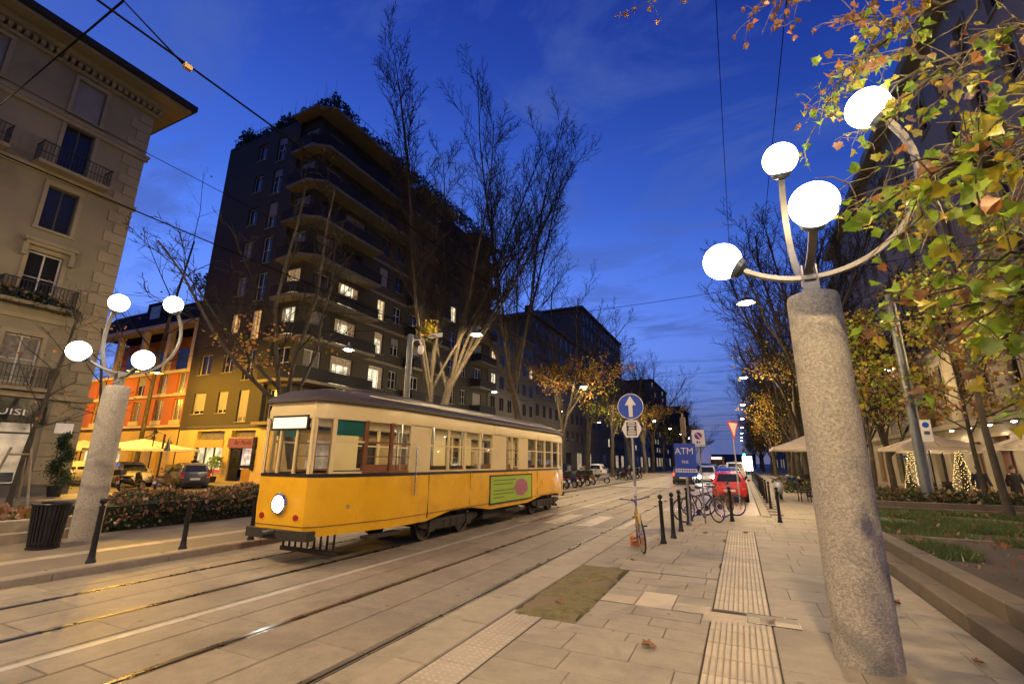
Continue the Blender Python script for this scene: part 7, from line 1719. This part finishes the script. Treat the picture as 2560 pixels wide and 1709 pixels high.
# ================================================================== PEOPLE
M_skin = mat('skin', (0.42, 0.26, 0.19), 0.6, var=0.05)
def person(label, loc, rz, coat, trousers, hair, stride=0.28, coat_len=0.75, bag=None, seated=False):
    t = thing('person', label, 'person', loc, rz)
    J = {'pelvis': (0, 0, 0.93), 'spine': (0, 0.01, 1.12), 'chest': (0, 0, 1.33), 'neck': (0, 0.01, 1.48), 'head0': (0, 0.02, 1.56), 'head1': (0, 0.03, 1.66), 'head2': (0, 0.02, 1.74)}
    for s, n in ((-1, 'l'), (1, 'r')):
        k = stride * s
        J['hip' + n] = (s * 0.09, 0, 0.90); J['kn' + n] = (s * 0.10, 0.10 + k * 0.45, 0.50); J['an' + n] = (s * 0.10, k, 0.09 + (0.06 if k < 0 else 0)); J['to' + n] = (s * 0.11, k + 0.16, 0.04)
        J['sh' + n] = (s * 0.18, 0, 1.41); J['el' + n] = (s * 0.23, -k * 0.35 - 0.02, 1.13); J['wr' + n] = (s * 0.22, -k * 0.7 + 0.08, 0.90); J['ha' + n] = (s * 0.21, -k * 0.75 + 0.12, 0.82)
    E = [('pelvis', 'spine'), ('spine', 'chest'), ('chest', 'neck'), ('neck', 'head0'), ('head0', 'head1'), ('head1', 'head2')]
    for n in 'lr': E += [('pelvis', 'hip' + n), ('hip' + n, 'kn' + n), ('kn' + n, 'an' + n), ('an' + n, 'to' + n), ('chest', 'sh' + n), ('sh' + n, 'el' + n), ('el' + n, 'wr' + n), ('wr' + n, 'ha' + n)]
    rad = {'pelvis': .13, 'spine': .12, 'chest': .14, 'neck': .055, 'head0': .075, 'head1': .095, 'head2': .07, 'hip': .09, 'kn': .06, 'an': .042, 'to': .035, 'sh': .065, 'el': .045, 'wr': .032, 'ha': .035}
    ks = list(J); me = bpy.data.meshes.new('body'); me.from_pydata([J[k] for k in ks], [(ks.index(a), ks.index(b)) for a, b in E], [])
    me.materials.append(M_skin)
    o = obj('body', me, t)
    o.modifiers.new('skin', 'SKIN'); sd = o.modifiers.new('sub', 'SUBSURF'); sd.levels = 1; sd.render_levels = 1
    for i, k in enumerate(ks):
        r = rad.get(k, rad.get(k[:-1], .05)); me.skin_vertices[0].data[i].radius = (r, r * (0.8 if k in ('chest', 'pelvis', 'spine') else 1))
    me.skin_vertices[0].data[0].use_root = True
    def ell(z, a, b, y=0.0, n=14): return [(a * math.cos(2 * PI * i / n), y + b * math.sin(2 * PI * i / n), z) for i in range(n)]
    MB().loft([ell(1.50, .06, .06, .01), ell(1.46, .12, .09), ell(1.40, .21, .13), ell(1.25, .20, .145), ell(1.05, .17, .13), ell(0.92, .19, .15), ell(1.5 - coat_len, .22, .19)]).build('coat', coat, t, smooth=60)
    for s, n in ((-1, 'l'), (1, 'r')):
        MB().tube([J['sh' + n], J['el' + n], J['wr' + n]], [.085, .062, .05], 9).build('sleeve', coat, t, smooth=60)
        MB().tube([J['hip' + n], J['kn' + n], (J['an' + n][0], J['an' + n][1], J['an' + n][2] + .02)], [.112, .082, .065], 9).build('trouser_leg', trousers, t, smooth=60)
        a, b = J['an' + n], J['to' + n]
        MB().tube([(a[0], a[1] - .06, a[2] - .04), (a[0], a[1] + .04, a[2] - .04), (b[0], b[1] + .03, b[2])], [.045, .05, .038], 8).build('shoe', M_blackpl, t, smooth=60)
    MB().sphere((0, -0.005, 1.69), 0.115, 14, 9, 0, (0.92, 1.0, 1.05)).build('hair', hair, t, smooth=80)
    if bag: MB().loft([ell(1.30, .13, .06, -.2), ell(1.1, .16, .09, -.21), ell(0.92, .14, .08, -.2)]).build('backpack', bag, t, smooth=60)
    return t
M_cblk = mat('black_coat', (0.012, 0.012, 0.014), 0.8, var=0.1); M_cnav = mat('navy_jacket', (0.012, 0.016, 0.035), 0.8, var=0.1); M_jean = mat('dark_trousers', (0.015, 0.016, 0.022), 0.85, var=0.1); M_hair = mat('dark_hair', (0.02, 0.012, 0.008), 0.7, var=0.1); M_hairb = mat('brown_hair', (0.08, 0.045, 0.025), 0.7, var=0.1); M_greyc = mat('grey_trousers', (0.35, 0.32, 0.28), 0.8, var=0.1)
person('person in a black coat walking at the right picture edge', (10.75, 28.6, 0.0), R_(200), M_cblk, M_jean, M_hairb, 0.25, 0.8)
person('person in dark clothes walking behind the leaning sapling', (9.55, 28.4, 0.0), R_(185), M_cnav, M_jean, M_hair, 0.3, 0.7)
person('person in a navy jacket and pale trousers before the bar window', (-34.3, 20.6, 0.02), R_(30), M_cnav, M_greyc, M_hairb, 0.12, 0.66)
